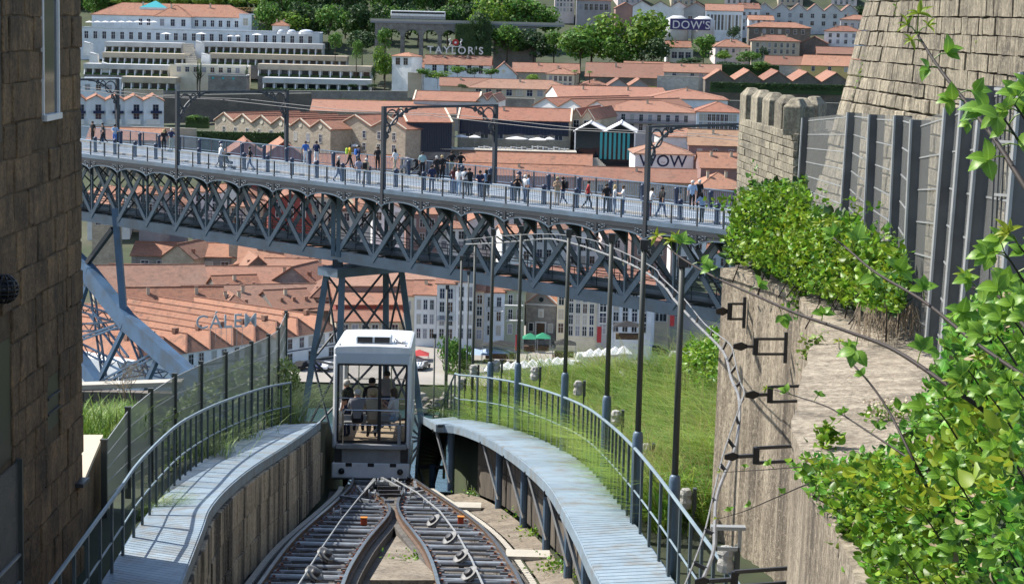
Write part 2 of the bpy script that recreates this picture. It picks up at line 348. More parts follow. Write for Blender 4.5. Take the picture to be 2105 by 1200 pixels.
defleaf('leaf_mid', (.065, .155, .026), (.12, .235, .038), rough=.6, trans=.3, scale=.2)
defleaf('leaf_bright', (.10, .20, .025), (.16, .26, .035), rough=.6, trans=.35, scale=.3)
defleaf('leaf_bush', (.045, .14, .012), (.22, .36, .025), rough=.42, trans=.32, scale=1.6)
defleaf('leaf_bramble', (.06, .19, .02), (.17, .34, .035), rough=.42, trans=.35, scale=2.5, rand=.45, veins=True)
defleaf('leaf_young', (.30, .37, .03), (.20, .32, .03), rough=.45, trans=.45, scale=3)
defleaf('grass_slope', (.11, .26, .025), (.36, .44, .09), rough=.55, trans=.3, scale=.55)
defleaf('dry_grass', (.46, .40, .20), (.34, .36, .14), rough=.6, trans=.25, scale=1.0)
defleaf('grass_green', (.09, .20, .02), (.20, .28, .05), rough=.5, trans=.3, scale=1.5)
defleaf('grass_pale', (.22, .28, .12), (.13, .22, .05), rough=.5, trans=.3, scale=3)
defleaf('hedge', (.03, .07, .02), (.06, .11, .03), rough=.7, trans=.2, scale=.4)
defglass('glass', (.012, .018, .026), .06)
defglass('glass_blue', (.012, .02, .05), .08)
defglass('glass_teal', (.05, .33, .36), .15)
defglass('car_glass', (.05, .06, .07), .03, .07)
defglass('shop_dark', (.010, .010, .012), .4)
defglass('mesh_screen', (.16, .162, .152), .6, .48)
defglass('mesh_screen_thin', (.24, .26, .215), .6, .76)
def _water(n):
    m, t, b = _tree(n); b.inputs['Base Color'].default_value = (.03, .065, .075, 1); b.inputs['Roughness'].default_value = .12
    g = N(t, 'NewGeometry'); no = N(t, 'TexNoise', Scale=.6, Detail=6.0); t.links.new(g.outputs['Position'], no.inputs['Vector']); bp = N(t, 'Bump', Strength=.35, Distance=.3)
    t.links.new(no.outputs[0], bp.inputs['Height']); t.links.new(bp.outputs[0], b.inputs['Normal']); return m
_defs['water'] = _water
for _n, _c in dict(black=(.012, .012, .014), navy=(.02, .03, .08), denim=(.06, .10, .20), paleblue=(.30, .42, .58), white=(.72, .72, .72), grey=(.26, .26, .29), lavender=(.36, .36, .46), blue=(.04, .14, .45), yellow=(.60, .38, .02), lime=(.36, .55, .04), red=(.42, .04, .04), khaki=(.30, .27, .15), tan=(.34, .26, .17), maroon=(.10, .025, .03), teal=(.30, .44, .45), brown=(.08, .045, .025), blond=(.48, .36, .18), whitehair=(.62, .60, .56), darkhair=(.018, .014, .012), skin=(.50, .29, .20), beige=(.50, .42, .30), green=(.01, .20, .10), greygreen=(.35, .40, .36), bluetent=(.34, .44, .58), purple=(.06, .05, .16), orange=(.55, .20, .03), stone=(.45, .42, .36)).items():
    D('c_' + _n, _c, .85 if _n != 'skin' else .55, var=.18, scale=3)
# ============================================================ the setting: river, far bank, near slope
def zt(Y):                     # level of the rail heads along the line
    return 74 - 10.3 - .1316 * (max(Y, 32.0) - 36.5) if Y < 57 else 74 - 10.3 - .1316 * 20.5 - .42 * (Y - 57)
def zw(Y): return zt(Y) + 1.75
def PS(px, py, fz, off=0):     # pixel -> point on a surface z = fz(Y) + off
    d = ray(px, py); lo, hi = 8.0, 75.0
    g = lambda Y: CAM.z + d.z / d.y * Y - fz(Y) - off
    Y = lo
    while Y < hi and g(Y) > 0: Y += .25
    a, b = Y - .25, Y
    for _ in range(16):
        m = (a + b) / 2
        if g(m) > 0: a = m
        else: b = m
    return P(px, py, a)
tag(MB().quad((-700, -60, 0), (700, -60, 0), (700, 378, 0), (-700, 378, 0)).build('river', 'water'), kind='structure')
def terrain_mesh():
    ys = [378, 380, 390, 400, 433] + list(range(450, 1501, 25)); xs = list(range(-500, 521, 20)); V = []; F = []
    for y in ys:
        for x in xs:
            z = zT(y) + (math.sin(x * .05 + y * .03) * .8 + .0237 * x - 1.2 if y > 470 else 0)
            V.append((x, y, z - (.35 if y > 378 else 4)))
    n = len(xs)
    for i in range(len(ys) - 1):
        for j in range(n - 1): F.append((i * n + j, i * n + j + 1, (i + 1) * n + j + 1, (i + 1) * n + j))
    return npmesh('hillside', np.array(V), np.array(F), 'terrain', True)
tag(inst('hillside', terrain_mesh()), kind='structure')
tag(MB().strip([(x, 380.5, zT(380.5)) for x in range(-300, 301, 60)], [(x, 446, zT(433) + .1) for x in range(-300, 301, 60)]).build('riverside_street', 'quay'), kind='structure')
# river bank boulders below the quay
_rk = []
for k in range(3):
    bm = bmesh.new(); bmesh.ops.create_icosphere(bm, subdivisions=1, radius=1)
    for v in bm.verts: v.co *= random.uniform(.7, 1.15); v.co.z *= .6
    me = bpy.data.meshes.new('boulder'); bm.to_mesh(me); bm.free(); me.materials.append(M('rock')); _rk.append(me)
for k in range(46):
    px = random.uniform(840, 985); q = P(px, random.uniform(808, 868), random.uniform(372, 380)); q.z = max(q.z, -.3); s = random.uniform(.7, 1.5)
    tag(inst('boulder', random.choice(_rk), None, q, (0, 0, random.random() * 6), (s, s, s)), 'grey boulder piled on the far river bank below the quay', 'boulder', 'boulders on the far river bank')
# ============================================================ funicular track
RLL = [(726, 980), (719.5, 1000), (686, 1033), (643, 1070), (610, 1100), (583, 1130), (556.5, 1166), (533, 1199)]
RLR = [(763, 990), (766, 1005), (793, 1028), (801, 1046), (793, 1063), (773, 1086), (753, 1110), (733, 1140), (716, 1170), (704.5, 1199)]
RRL = [(832, 992), (829, 1006.5), (819, 1026), (818, 1043), (829, 1065), (849, 1090), (869, 1116), (882, 1140), (892, 1166), (901, 1199)]
RRR = [(836, 978), (850, 983), (876, 1000), (916, 1026.5), (959, 1056), (992, 1083), (1019, 1113), (1039, 1143), (1059, 1173), (1072, 1199)]
def railline(pts):
    q = [PS(x, y, zt) for x, y in pts]; d = q[-1] - q[-2]; d.normalize(); q += [q[-1] + d * 2, q[-1] + d * 5]
    for p in q[-2:]: p.z = zt(p.y)
    return resample(smoothpts(q, 5), .35)
rails = {k: railline(v) for k, v in dict(LL=RLL, LR=RLR, RL=RRL, RR=RRR).items()}
def atY(line, Y):
    best = min(range(len(line) - 1), key=lambda i: abs((line[i].y + line[i + 1].y) / 2 - Y)); a, b = line[best], line[best + 1]
    k = (Y - a.y) / (b.y - a.y) if abs(b.y - a.y) > 1e-6 else 0; return a.lerp(b, k)
def rail_mesh(line, par):
    prof_head = [(-.035, 0), (.035, 0), (.038, -.03), (.012, -.05), (.012, -.13), (.07, -.15), (.07, -.165), (-.07, -.165), (-.07, -.15), (-.012, -.13), (-.012, -.05), (-.038, -.03)]
    def sweep(prof, lo, hi):
        mb = MB(); n = len(prof); vs = []
        for i, p in enumerate(line):
            d = (line[min(i + 1, len(line) - 1)] - line[max(i - 1, 0)]).normalized(); x = d.cross(Vector((0, 0, 1))).normalized(); up = x.cross(d)
            vs += [p + x * u + up * v for u, v in prof]
        fs = [(i * n + j, i * n + (j + 1) % n, (i + 1) * n + (j + 1) % n, (i + 1) * n + j) for i in range(len(line) - 1) for j in range(n)]
        fs += [tuple(range(n - 1, -1, -1)), tuple(range((len(line) - 1) * n, len(line) * n))]
        return mb.add(vs, fs)
    o = sweep(prof_head, 0, 0).build('rail', 'rail_rust', par)
    sweep([(-.034, .006), (.034, .006), (.036, -.008), (-.036, -.008)], 0, 0).build('running_surface', 'rail_steel', o); return o
clipme = MB(); clipme.box((0, 0, .03), (.12, .09, .06)); clipme.box((0, 0, .075), (.05, .05, .05)); clipme = clipme.mesh('rail_clip', 'clip_rust')
padme = MB().box((0, 0, .02), (.15, .11, .05)).mesh('rubber_pad', 'c_stone')
tieme = {}
def track(side, a, b, label):
    t = thing('funicular_track', label, 'track', (0, 0, 0), 0, 'the two funicular tracks'); A, B = rails[a], rails[b]
    rail_mesh(A, t); rail_mesh(B, t)
    ys = np.arange(31.5, 54.6, .80)
    for k, Y in enumerate(ys):
        pa, pb = atY(A, Y), atY(B, Y)
        m = MB(); dz = Vector((0, 0, -.12)); d = (pb - pa).normalized()
        m.tube([pa + dz, pb + dz], .035, 6)
        if k % 3 == 1: m.bar(pa + dz + Vector((0, .22, -.05)), pb + dz + Vector((0, .22, -.05)), .12, .10)
        m.box(pa + d * .12 + Vector((0, 0, -.17)), (.2, .16, .09)); m.box(pb - d * .12 + Vector((0, 0, -.17)), (.2, .16, .09))
        m.build('cross_tie', 'steel_tie', t)
        for q, s in ((pa, -1), (pb, 1)):
            for e in (-s,): inst('rail_clip', clipme, t, q + d * (e * .11) + Vector((0, 0, -.17)))
    out, s = (A, -1) if side == 'L' else (B, 1)
    m = MB()
    for Y in np.arange(31, 54.5, .22):
        q = atY(out, Y); m.box((q.x + s * .30, q.y, q.z - .17), (.13, .10, .05))
    o = m.build('pad_row', 'c_stone', t); o['kind'] = 'stuff'
    # longitudinal plinths under each rail
    for L in (A, B): MB().strip([p + Vector((-.2, 0, -.20)) for p in L], [p + Vector((.2, 0, -.20)) for p in L], .2).build('rail_plinth', 'concrete_bed', t)
    return t
trL = track('L', 'LL', 'LR', 'funicular track on the left, shiny bluish rails beside the retaining wall')
trR = track('R', 'RL', 'RR', 'funicular track on the right, brown rusty rails beside the weedy strip')
# single track below the points, under the car
t1 = thing('funicular_track', 'single funicular track beneath the white car beyond the points', 'track', (0, 0, 0), 0, 'the two funicular tracks')
for e in (0, 1):
    a = rails['LL'][0] if e == 0 else rails['RR'][0]
    line = [a] + [Vector((a.x - .055 * (Y - a.y), Y, zt(Y))) for Y in (58, 62, 70, 80, 95)]
    rail_mesh(resample(line, 1.0), t1)
for Y in np.arange(56, 80, 1.0):
    MB().bar((rails['LL'][0].x - .055 * (Y - 55), Y, zt(Y) - .2), (rails['RR'][0].x - .055 * (Y - 55), Y, zt(Y) - .2), .2, .15).build('sleeper', 'steel_tie', t1)
# point machinery where the rails meet
t2 = thing('switch_frame', 'steel rods and crossing pieces where the two tracks meet by the car', 'switch', (0, 0, 0))
for (a, b) in [((735, 1000), (745, 1015)), ((745, 1015), (765, 1003)), ((852, 990), (855, 1005)), ((770, 985), (750, 1010)), ((785, 983), (822, 1003)), ((780, 1018), (825, 1018)), ((778, 1010), (822, 1010)), ((776, 1002), (820, 1002)), ((790, 1030), (810, 1030)), ((772, 992), (826, 992)), ((700, 1020), (760, 1030)), ((840, 1015), (870, 1010))]:
    MB().bar(PS(a[0], a[1], zt, .03), PS(b[0], b[1], zt, .03), .07, .08).build('switch_rod', random.choice(['galv', 'steel_tie', 'steel_dark']), t2)
for (x, y) in [(783, 990), (812, 990), (765, 1014), (838, 1014), (693, 1052), (878, 1035)]:
    MB().lathe([(.05, -.09), (.11, -.09), (.11, -.07), (.05, -.06), (.05, .06), (.11, .07), (.11, .09), (.05, .09)], PS(x, y, zt, .05), 12, 'x').build('guide_roller', 'galv', t2)
# haul ropes and sheaves
def rope(pts, label):
    q = [PS(x, y, zt, .10) for x, y in pts]; d = (q[-1] - q[-2]).normalized(); q.append(q[-1] + d * 5)
    tag(MB().tube(q, .022, 6).build('haul_rope', 'galv'), label, 'cable', 'haul ropes')
rope([(806, 982), (859, 1013), (904, 1050), (942, 1100), (970, 1150), (992, 1199)], 'steel haul rope running over the white sheaves of the right track')
rope([(772, 986), (740, 1020), (700, 1070), (662, 1125), (615, 1199)], 'steel haul rope running down the middle of the left track')
def sheave(x, y, tilt, which):
    t = thing('rope_sheave', which, 'pulley', PS(x, y, zt, .02), 0, 'rope sheaves between the rails')
    rot = Matrix.Rotation(R(tilt), 3, 'Y')
    for nm, prof, mt in (('wheel', [(.155, -.03), (.19, -.035), (.19, -.02), (.165, -.008), (.165, .008), (.19, .02), (.19, .035), (.155, .03)], 'sheave_white'), ('hub', [(.05, -.09), (.09, -.085), (.09, .085), (.05, .09)], 'steel_dark'), ('web', [(.02, -.012), (.16, -.012), (.16, .012), (.02, .012)], 'steel_dark')):
        o = MB().lathe(prof, (0, 0, 0), 20).build(nm, mt, t, True); o.rotation_euler = (R(14), R(tilt), 0)
    MB().box((0, 0, -.16), (.10, .3, .22)).build('bracket', 'steel_dark', t)
ord_ = ['farthest', 'second', 'third', 'nearest']
for k, (x, y) in enumerate([(892, 1070), (926, 1106), (949, 1143), (966, 1179)]): sheave(x, y, -38, f'white rope sheave on the right track, {ord_[k]} of the four from the car')
for k, (x, y) in enumerate([(670, 1140), (646, 1179)]): sheave(x, y, 38, f'white rope sheave on the left track, {["farther", "nearer"][k]} one of the pair')
for k, (x, y) in enumerate([(748, 1078), (947, 1076)]):
    t = thing('signal_box', f'small orange red box bolted between the rails of the {["left", "right"][k]} track', 'box', PS(x, y, zt, -.1), 0, 'orange boxes between the rails')
    MB().box((0, 0, .08), (.14, .12, .16)).build('case', 'red_paint', t, bevel=.015); MB().box((0, 0, .17), (.16, .14, .02)).build('lid', 'c_orange', t); MB().box((0, 0, -.05), (.1, .1, .1)).build('foot', 'steel_dark', t)
# track bed
bed = MB(); Lx = [p + Vector((-.65, 0, -.42)) for p in rails['LL']]; Rx = [atY(rails['RR'], p.y) + Vector((.5, 0, -.42)) for p in rails['LL']]
tag(bed.strip(Lx, Rx).build('track_bed', 'concrete_bed'), kind='structure')
# raised concrete triangle between the two tracks
tag(MB().prism([PS(815, 1120, zt, -.3), PS(905, 1215, zt, -.3), PS(760, 1215, zt, -.3)], (0, 0, 0), (0, 0, .22)).build('track_island', 'dirt_concrete'), kind='structure')
# weedy strip right of the track
RW_in = [(1237, 1198), (1213, 1153), (1193, 1107), (1163, 1050), (1130, 997), (1093, 960), (1050, 927), (1000, 897), (953, 878), (920, 871), (900, 872)]
RW_out = [(1387, 1198), (1363, 1160), (1317, 1093), (1283, 1047), (1247, 1000), (1210, 960), (1167, 930), (1107, 900), (1047, 878), (985, 865), (945, 861)]
def edge3(pts, ext=True):
    q = [PS(x, y, zw) for x, y in pts]
    if ext: d = (q[0] - q[1]).normalized(); e = q[0] + d * 6; e.z = zw(e.y); q = [e] + q
    return resample(smoothpts(q, 5), .2)
Rin = edge3(RW_in); Rout = edge3(RW_out)
strip = MB(); ys = np.arange(27, 54, 1.0)
strip.strip([Vector((atY(rails['RR'], max(Y, 31)).x + .45, Y, zt(Y) - .18)) for Y in ys], [Vector((atY(Rin, Y).x + .5, Y, zt(Y) - .1)) for Y in ys])
tag(strip.build('trackside_strip', 'dirt_concrete'), kind='structure')
for k, (x, y, w_) in enumerate([(1085, 1140, .9), (960, 1040, .7)]):
    q = PS(x, y, zt, -.08); tag(MB().box(q, (w_, .55, .08)).build('cover_slab', 'c_stone'), ['pale rectangular cover slab lying on the weedy strip by the right track', 'pale cover slab lying close to the car beside the right track'][k], 'slab', 'cover slabs')
# ============================================================ walkways
def walkway(inner, outer, label, ribs):
    t = thing('metal_walkway', label, 'walkway', (0, 0, 0), 0, 'metal walkways beside the tracks'); n = min(len(inner), len(outer))
    I = resample(inner, n=260); O = resample(outer, n=260); step = 10
    for k in range(0, 260 - step, step):
        m = MB()
        for j in range(k, k + step):
            a, b, c, d = I[j], O[j], O[j + 1], I[j + 1]; g = .12
            a2, b2 = a.lerp(d, g), b.lerp(c, g); lo = Vector((0, 0, -.03))
            m.add([a2, b2, c, d, a2 + lo, b2 + lo, c + lo, d + lo], [(0, 1, 2, 3), (7, 6, 5, 4), (0, 4, 5, 1), (1, 5, 6, 2), (2, 6, 7, 3), (3, 7, 4, 0)])
        m.build('walkway_panel', 'walk_metal', t)
    for L, nm in ((I, 'inner_stringer'), (O, 'outer_stringer')):
        m = MB(); Lh = L[::3]
        for a, b in zip(Lh, Lh[1:]): m.bar(a + Vector((0, 0, -.12)), b + Vector((0, 0, -.12)), .05, .20)
        m.build(nm, 'walk_metal' if nm[0] == 'i' else 'rail_blue', t)
    MB().strip([p + Vector((0, 0, -.05)) for p in I], [p + Vector((0, 0, -.05)) for p in O], .03).build('support_plate', 'steel_dark', t)
    return t, I, O
LW_in = [(370, 1197), (413, 1087), (430, 1043), (467, 1000), (520, 957), (583, 917), (633, 883), (658, 864)]
LW_out = [(233, 1160), (283, 1082), (353, 997), (400, 957), (447, 927), (500, 900), (547, 880), (593, 868)]
Lin = edge3(LW_in); Lout = edge3(LW_out)
wkL, LI, LO = walkway(Lin, Lout, 'pale blue metal walkway on the left, striped by railing shadows', 0)
# right walkway rolls over the crest and drops along the line
def crest(edge, dx): 
    e = edge[-1]; return edge + [Vector((e.x + dx * k, e.y + 1.0 * k, zw(e.y + 1.0 * k) if e.y + k < 57 else e.z - .12 - .18 * k - .07 * k * k)) for k in range(1, 10)]
wkR, RI, RO = walkway(crest(Rin, -.16), crest(Rout, -.17), 'pale blue ribbed metal walkway curving over the crest on the right', 1)
def railing(line, h, step, label, mp, mt, top_r=.03, mids=(.45,), pw=.05, square=True):
    t = thing('railing', label, 'railing', (0, 0, 0), 0, 'walkway railings'); q = resample(line, step)
    pm = MB().box((0, 0, h / 2), (pw, pw * .55, h)).mesh('rail_post', mp)
    for k, p in enumerate(q):
        d = (q[min(k + 1, len(q) - 1)] - q[max(k - 1, 0)]); inst('rail_post', pm, t, p, (0, 0, math.atan2(d.y, d.x)))
    up = Vector((0, 0, h)); MB().tube([p + up for p in q], top_r, 6).build('top_rail', mt, t)
    for m in mids: MB().tube([p + Vector((0, 0, h * m)) for p in q], .016, 6).build('mid_rail', mt, t)
    return t
railing([p + Vector((.05, 0, 0)) for p in LO], 1.05, .92, 'dark green railing with pale handrail along the left walkway', 'rail_green', 'rail_top', .03, (.42,), .07)
railing([p + Vector((-.03, 0, 0)) for p in RO], 1.22, .80, 'grey blue railing curving along the outer edge of the right walkway', 'rail_green', 'rail_top', .028, (.45,), .07)
# retaining wall under the left walkway, block by block
t = thing('retaining_wall', 'stained concrete block wall carrying the left walkway', 'wall', (0, 0, 0))
LW = resample([p + Vector((.02, 0, -.24)) for p in LI], n=60)
for k in range(0, 58, 2):
    a, b = LW[k], LW[k + 2]
    if a.y > 57: continue
    d = (b - a).normalized(); nrm = Vector((d.y, -d.x, 0)).normalized()
    if nrm.x < 0: nrm = -nrm
    ha = 1.75 + .1
    for r_ in range(3):
        off = (b - a) * (.5 if r_ % 2 else 0); z0 = -ha * r_ / 3; z1 = -ha * (r_ + 1) / 3 + .012; pr = nrm * random.uniform(.0, .03); g = (b - a) * .02
        vs = []
        for q in (a + off + g, b + off - g):
            for z in (z0, z1):
                for dd in (Vector((0, 0, 0)), nrm * .12): vs.append(q + Vector((0, 0, z)) + dd + pr - nrm * .08)
        MB().add(vs, [(0, 1, 3, 2), (4, 6, 7, 5), (0, 4, 5, 1), (2, 3, 7, 6), (0, 2, 6, 4), (1, 5, 7, 3)]).build('block', 'block_concrete', t, bevel=.012)
m = MB(); m.strip([p + Vector((-.10, 0, .0)) for p in LW], [p + Vector((-.10, 0, -2.1)) for p in LW]); m.build('core', 'mortar_dark', t)
# dark wall and steel brackets under the right walkway
t = thing('retaining_wall', 'dark sooty wall under the outer edge of the right walkway', 'wall', (0, 0, 0))
RWl = resample(Rin, n=40); RWd = [p + Vector((.62, 0, -.2)) for p in RWl]
for k in range(0, 38, 2):
    a, b = RWd[k], RWd[k + 2]
    for r_ in range(2):
        z0, z1 = -.82 * r_, -.82 * (r_ + 1) + .015; g = (b - a) * .015; nrm = Vector((-1, 0, 0)); vs = []
        for q in (a + g, b - g):
            for z in (z0, z1):
                for dd in (0, .15): vs.append(q + Vector((dd + random.uniform(0, .015), 0, z)))
        MB().add(vs, [(0, 1, 3, 2), (4, 6, 7, 5), (0, 4, 5, 1), (2, 3, 7, 6), (0, 2, 6, 4), (1, 5, 7, 3)]).build('block', 'block_sooty', t)
for k, Y in enumerate(np.arange(34, 58, 3.9)):
    q = atY(RI, Y); tb = thing('walkway_bracket', f'steel column and diagonal strut under the right walkway, {["nearest", "second nearest", "third nearest", "middle", "third from the car", "second from the car", "closest to the car"][k]}', 'bracket', q + Vector((.45, 0, -1.75)), 0, 'brackets under the right walkway')
    MB().tube([(0, 0, -.1), (0, 0, 1.6)], .09, 10).build('column', 'rail_blue', tb); MB().bar((-.0, -.1, .15), (-.45, .5, 1.55), .06).build('strut', 'galv', tb); MB().bar((-.5, 0, 1.52), (.5, 0, 1.52), .06, .1).build('beam', 'steel_dark', tb)
# big dark arch of the walkway's drop: side plate and struts near the car
t = thing('walkway_pier', 'pale steel fin standing under the crest of the right walkway', 'pier', P(946, 1012, 56.5))
MB().prism([(-.14, 0, 0), (.24, 0, 0), (.20, 0, .7), (-.12, 0, 1.75), (-.26, 0, 1.75)], (0, 0, 0), (0, .25, 0)).build('fin', 'walk_metal', t)
MB().tube([(.5, .3, 0), (.5, .3, 1.6)], .09, 10).build('column', 'rail_blue', t)

# near hillside under the funicular line: one sheet, stepped down for the track cutting, that falls to the river
def near_ground():
    ys = [14, 18, 22, 26] + list(np.arange(28, 57.5, 1.0)) + [60, 66, 74, 84, 95, 110, 130, 150]; V = []; F = []
    for y in ys:
        yc = max(min(y, 55.5), 27); xl = atY(LI, max(yc, 29)).x; xr = atY(RI, yc).x + .78; hi = zw(min(y, 57)) - .3; lo = zt(min(y, 57)) - .5
        if y > 57: hi -= .5 * (y - 57); lo -= .62 * (y - 57)
        for x, z in ((-60, hi - 8), (-25, hi - 2), (-10, hi), (xl - 1.6, hi), (xl - .12, hi), (xl - .1, lo), (xr, lo), (xr + .02, hi if y <= 57 else lo), (xr + .6, slope_z(xr, y)), (4, slope_z(4, y)), (6, slope_z(6, y)), (9, slope_z(9, y)), (14, slope_z(14, y)), (25, slope_z(25, y)), (80, slope_z(80, y))):
            V.append((x, y, max(z, -3)))
    n = 15
    for i in range(len(ys) - 1):
        for j in range(n - 1): F.append((i * n + j, i * n + j + 1, (i + 1) * n + j + 1, (i + 1) * n + j))
    return npmesh('hill_ground', np.array(V), np.array(F), 'soil')
def slope_z(x, y): return zw(min(y, 57)) - .35 + (.05 + .13 * min(1, max(0, (y - 34) / 14))) * (x - 2) - (0 if y <= 67 else (y - 67) * .75) - .05 * max(0, y - 57)
tag(inst('hill_ground', near_ground()), kind='structure')
# ============================================================ people: one skinned figure per pose, shared by everyone in that pose
def figure(name, J, female=False):
    """J: joint positions. returns mesh with slots skin, top, legs, shoes"""
    segs = [('pelvis', 'waist', 1), ('waist', 'chest', 1), ('chest', 'neck', 1), ('neck', 'head', 0), ('head', 'crown', 0),
            ('chest', 'shL', 1), ('shL', 'elL', 1), ('elL', 'wrL', 0), ('wrL', 'haL', 0), ('chest', 'shR', 1), ('shR', 'elR', 1), ('elR', 'wrR', 0), ('wrR', 'haR', 0),
            ('pelvis', 'hiL', 2), ('hiL', 'knL', 2), ('knL', 'anL', 2), ('anL', 'toL', 3), ('pelvis', 'hiR', 2), ('hiR', 'knR', 2), ('knR', 'anR', 2), ('anR', 'toR', 3)]
    rad = dict(pelvis=.15, waist=.135, chest=.165, neck=.06, head=.095, crown=.085, sh=.075, el=.048, wr=.034, ha=.04, hi=.105, kn=.066, an=.045, to=.04)
    names = []; 
    for a, b, r_ in segs:
        for k in (a, b):
            if k not in names: names.append(k)
    me = bpy.data.meshes.new(name); me.from_pydata([J[k] for k in names], [(names.index(a), names.index(b)) for a, b, _ in segs], [])
    o = bpy.data.objects.new('tmp', me); C.objects.link(o); sk = o.modifiers.new('s', 'SKIN'); ss = o.modifiers.new('u', 'SUBSURF'); ss.levels = 1; ss.render_levels = 1
    for i, k in enumerate(names):
        r_ = rad.get(k, rad.get(k[:2], .05)); sv = me.skin_vertices[0].data[i]; sv.radius = (r_ * (1.12 if k in ('pelvis', 'chest', 'waist') else 1), r_ * (.78 if k in ('pelvis', 'chest', 'waist') else 1)); sv.use_root = (k == 'pelvis')
    dg = bpy.context.evaluated_depsgraph_get(); dg.update(); ev = bpy.data.meshes.new_from_object(o.evaluated_get(dg)); bpy.data.objects.remove(o)
    S = [(np.array(J[a]), np.array(J[b]), r_) for a, b, r_ in segs]; idx = []
    for p in ev.polygons:
        c = np.array(p.center); best = 9; bi = 0
        for a, b, r_ in S:
            d = b - a; tt = np.clip((c - a) @ d / (d @ d), 0, 1); dist = np.linalg.norm(c - a - d * tt)
            if dist < best: best = dist; bi = r_
        idx.append(bi)
    ev.materials.clear()
    for mname in ('c_skin', 'c_black', 'c_denim', 'c_black'): ev.materials.append(M(mname))
    ev.polygons.foreach_set('material_index', idx); ev.polygons.foreach_set('use_smooth', [True] * len(idx)); ev.name = name; return ev
def stand(dx=0, arms='down', step=0, seat=False, lean=0):
    J = dict(pelvis=(0, 0, .93), waist=(0, .01 + lean * .3, 1.10), chest=(0, .02 + lean * .8, 1.33), neck=(0, .03 + lean, 1.50), head=(0, .05 + lean * 1.1, 1.60), crown=(0, .05 + lean * 1.1, 1.68))
    for s, k in ((-1, 'L'), (1, 'R')):
        J['sh' + k] = (s * .19, .01 + lean * .9, 1.42); J['hi' + k] = (s * .09, 0, .86)
        st = step * s
        J['kn' + k] = (s * .10, .04 + st * .5, .48 + abs(st) * .02); J['an' + k] = (s * .10, st - (.0 if st >= 0 else .12), .08 + (.06 if st < 0 else 0)); J['to' + k] = (s * .12, st + .15 - (0 if st >= 0 else .1), .035 + (.01 if st < 0 else 0))
        if arms == 'down': J['el' + k] = (s * .25, -.03 - st * .4, 1.15); J['wr' + k] = (s * .25, .03 - st * .8, .92); J['ha' + k] = (s * .24, .05 - st * .8, .83)
        if arms == 'rail': J['el' + k] = (s * .25, .18 + lean, 1.18); J['wr' + k] = (s * .17, .40 + lean, 1.14); J['ha' + k] = (s * .13, .47 + lean, 1.15)
        if arms == 'hips': J['el' + k] = (s * .37, -.08, 1.17); J['wr' + k] = (s * .21, .04, 1.03); J['ha' + k] = (s * .15, .08, 1.02)
        if arms == 'phone': J['el' + k] = (s * .24, .10, 1.17); J['wr' + k] = (s * .12, .30, 1.30); J['ha' + k] = (s * .06, .34, 1.36)
        if arms == 'push': J['el' + k] = (s * .25, .12 + lean, 1.17); J['wr' + k] = (s * .22, .36 + lean, 1.06); J['ha' + k] = (s * .22, .42 + lean, 1.05)
        if arms == 'reach': J['el' + k] = (s * .26, .12, 1.24); J['wr' + k] = (s * .2 + .1, .34, 1.22); J['ha' + k] = (s * .18 + .12, .42, 1.22)
        if seat:
            J['kn' + k] = (s * .12, .44, .90); J['an' + k] = (s * .12, .46, .50); J['to' + k] = (s * .13, .62, .47)
    return J
POSE = {k: figure('figure_' + k, v) for k, v in dict(stand=stand(), walk=stand(step=.24), rail=stand(arms='rail', lean=.08), hips=stand(arms='hips'), phone=stand(arms='phone'), push=stand(arms='push', step=.2, lean=.06), reach=stand(arms='reach'), seat=stand(seat=True, arms='rail'), seatp=stand(seat=True, arms='phone')).items()}
HEADY = {k: (.09 if k in ('rail',) else .07 if k == 'push' else 0) for k in POSE}
def hairmesh(mat_, long=False):
    m = MB(); n = 10; vs = []
    prof = [(.001, .115), (.06, .105), (.098, .06), (.108, .0), (.10, -.05)] + ([(.10, -.13), (.085, -.2)] if long else [])
    m.lathe(prof[::-1], (0, 0, 0), n); 
    return m.mesh('hair', mat_, True)
_hair = {}
def person(pos, pose, face, top, legs, hair, label, shoes='black', bag=None, longhair=False, hat=None, h=1.0, parent_rot=None, group='people on the bridge', skin=None):
    o = tag(bpy.data.objects.new('person', POSE[pose]), label, 'person', group); link(o); o.location = pos; o.rotation_euler = (0, 0, R(face)); o.scale = (h, h, h)
    for i, mn in enumerate((skin or 'c_skin', 'c_' + top, 'c_' + legs, 'c_' + shoes)): o.material_slots[i].link = 'OBJECT'; o.material_slots[i].material = M(mn)
    key = (hair, longhair)
    if key not in _hair: _hair[key] = hairmesh('c_' + hair, longhair)
    y = .035 + HEADY[pose] * 1.05
    inst('hair', _hair[key], o, (0, y - .01, 1.635), (R(-12), 0, 0))
    if hat: MB().lathe([(.115, 0), (.11, .05), (.07, .1)], (0, y, 1.66), 10).build('cap', 'c_' + hat, o, True)
    if bag:
        b = MB().box((0, -.2, 1.25), (.3, .17, .46)).build('backpack', 'c_' + bag, o, bevel=.05)
        for s in (-1, 1): MB().bar((s * .11, -.12, 1.45), (s * .12, .15, 1.38), .04, .02).build('strap', 'c_' + bag, b)
    return o
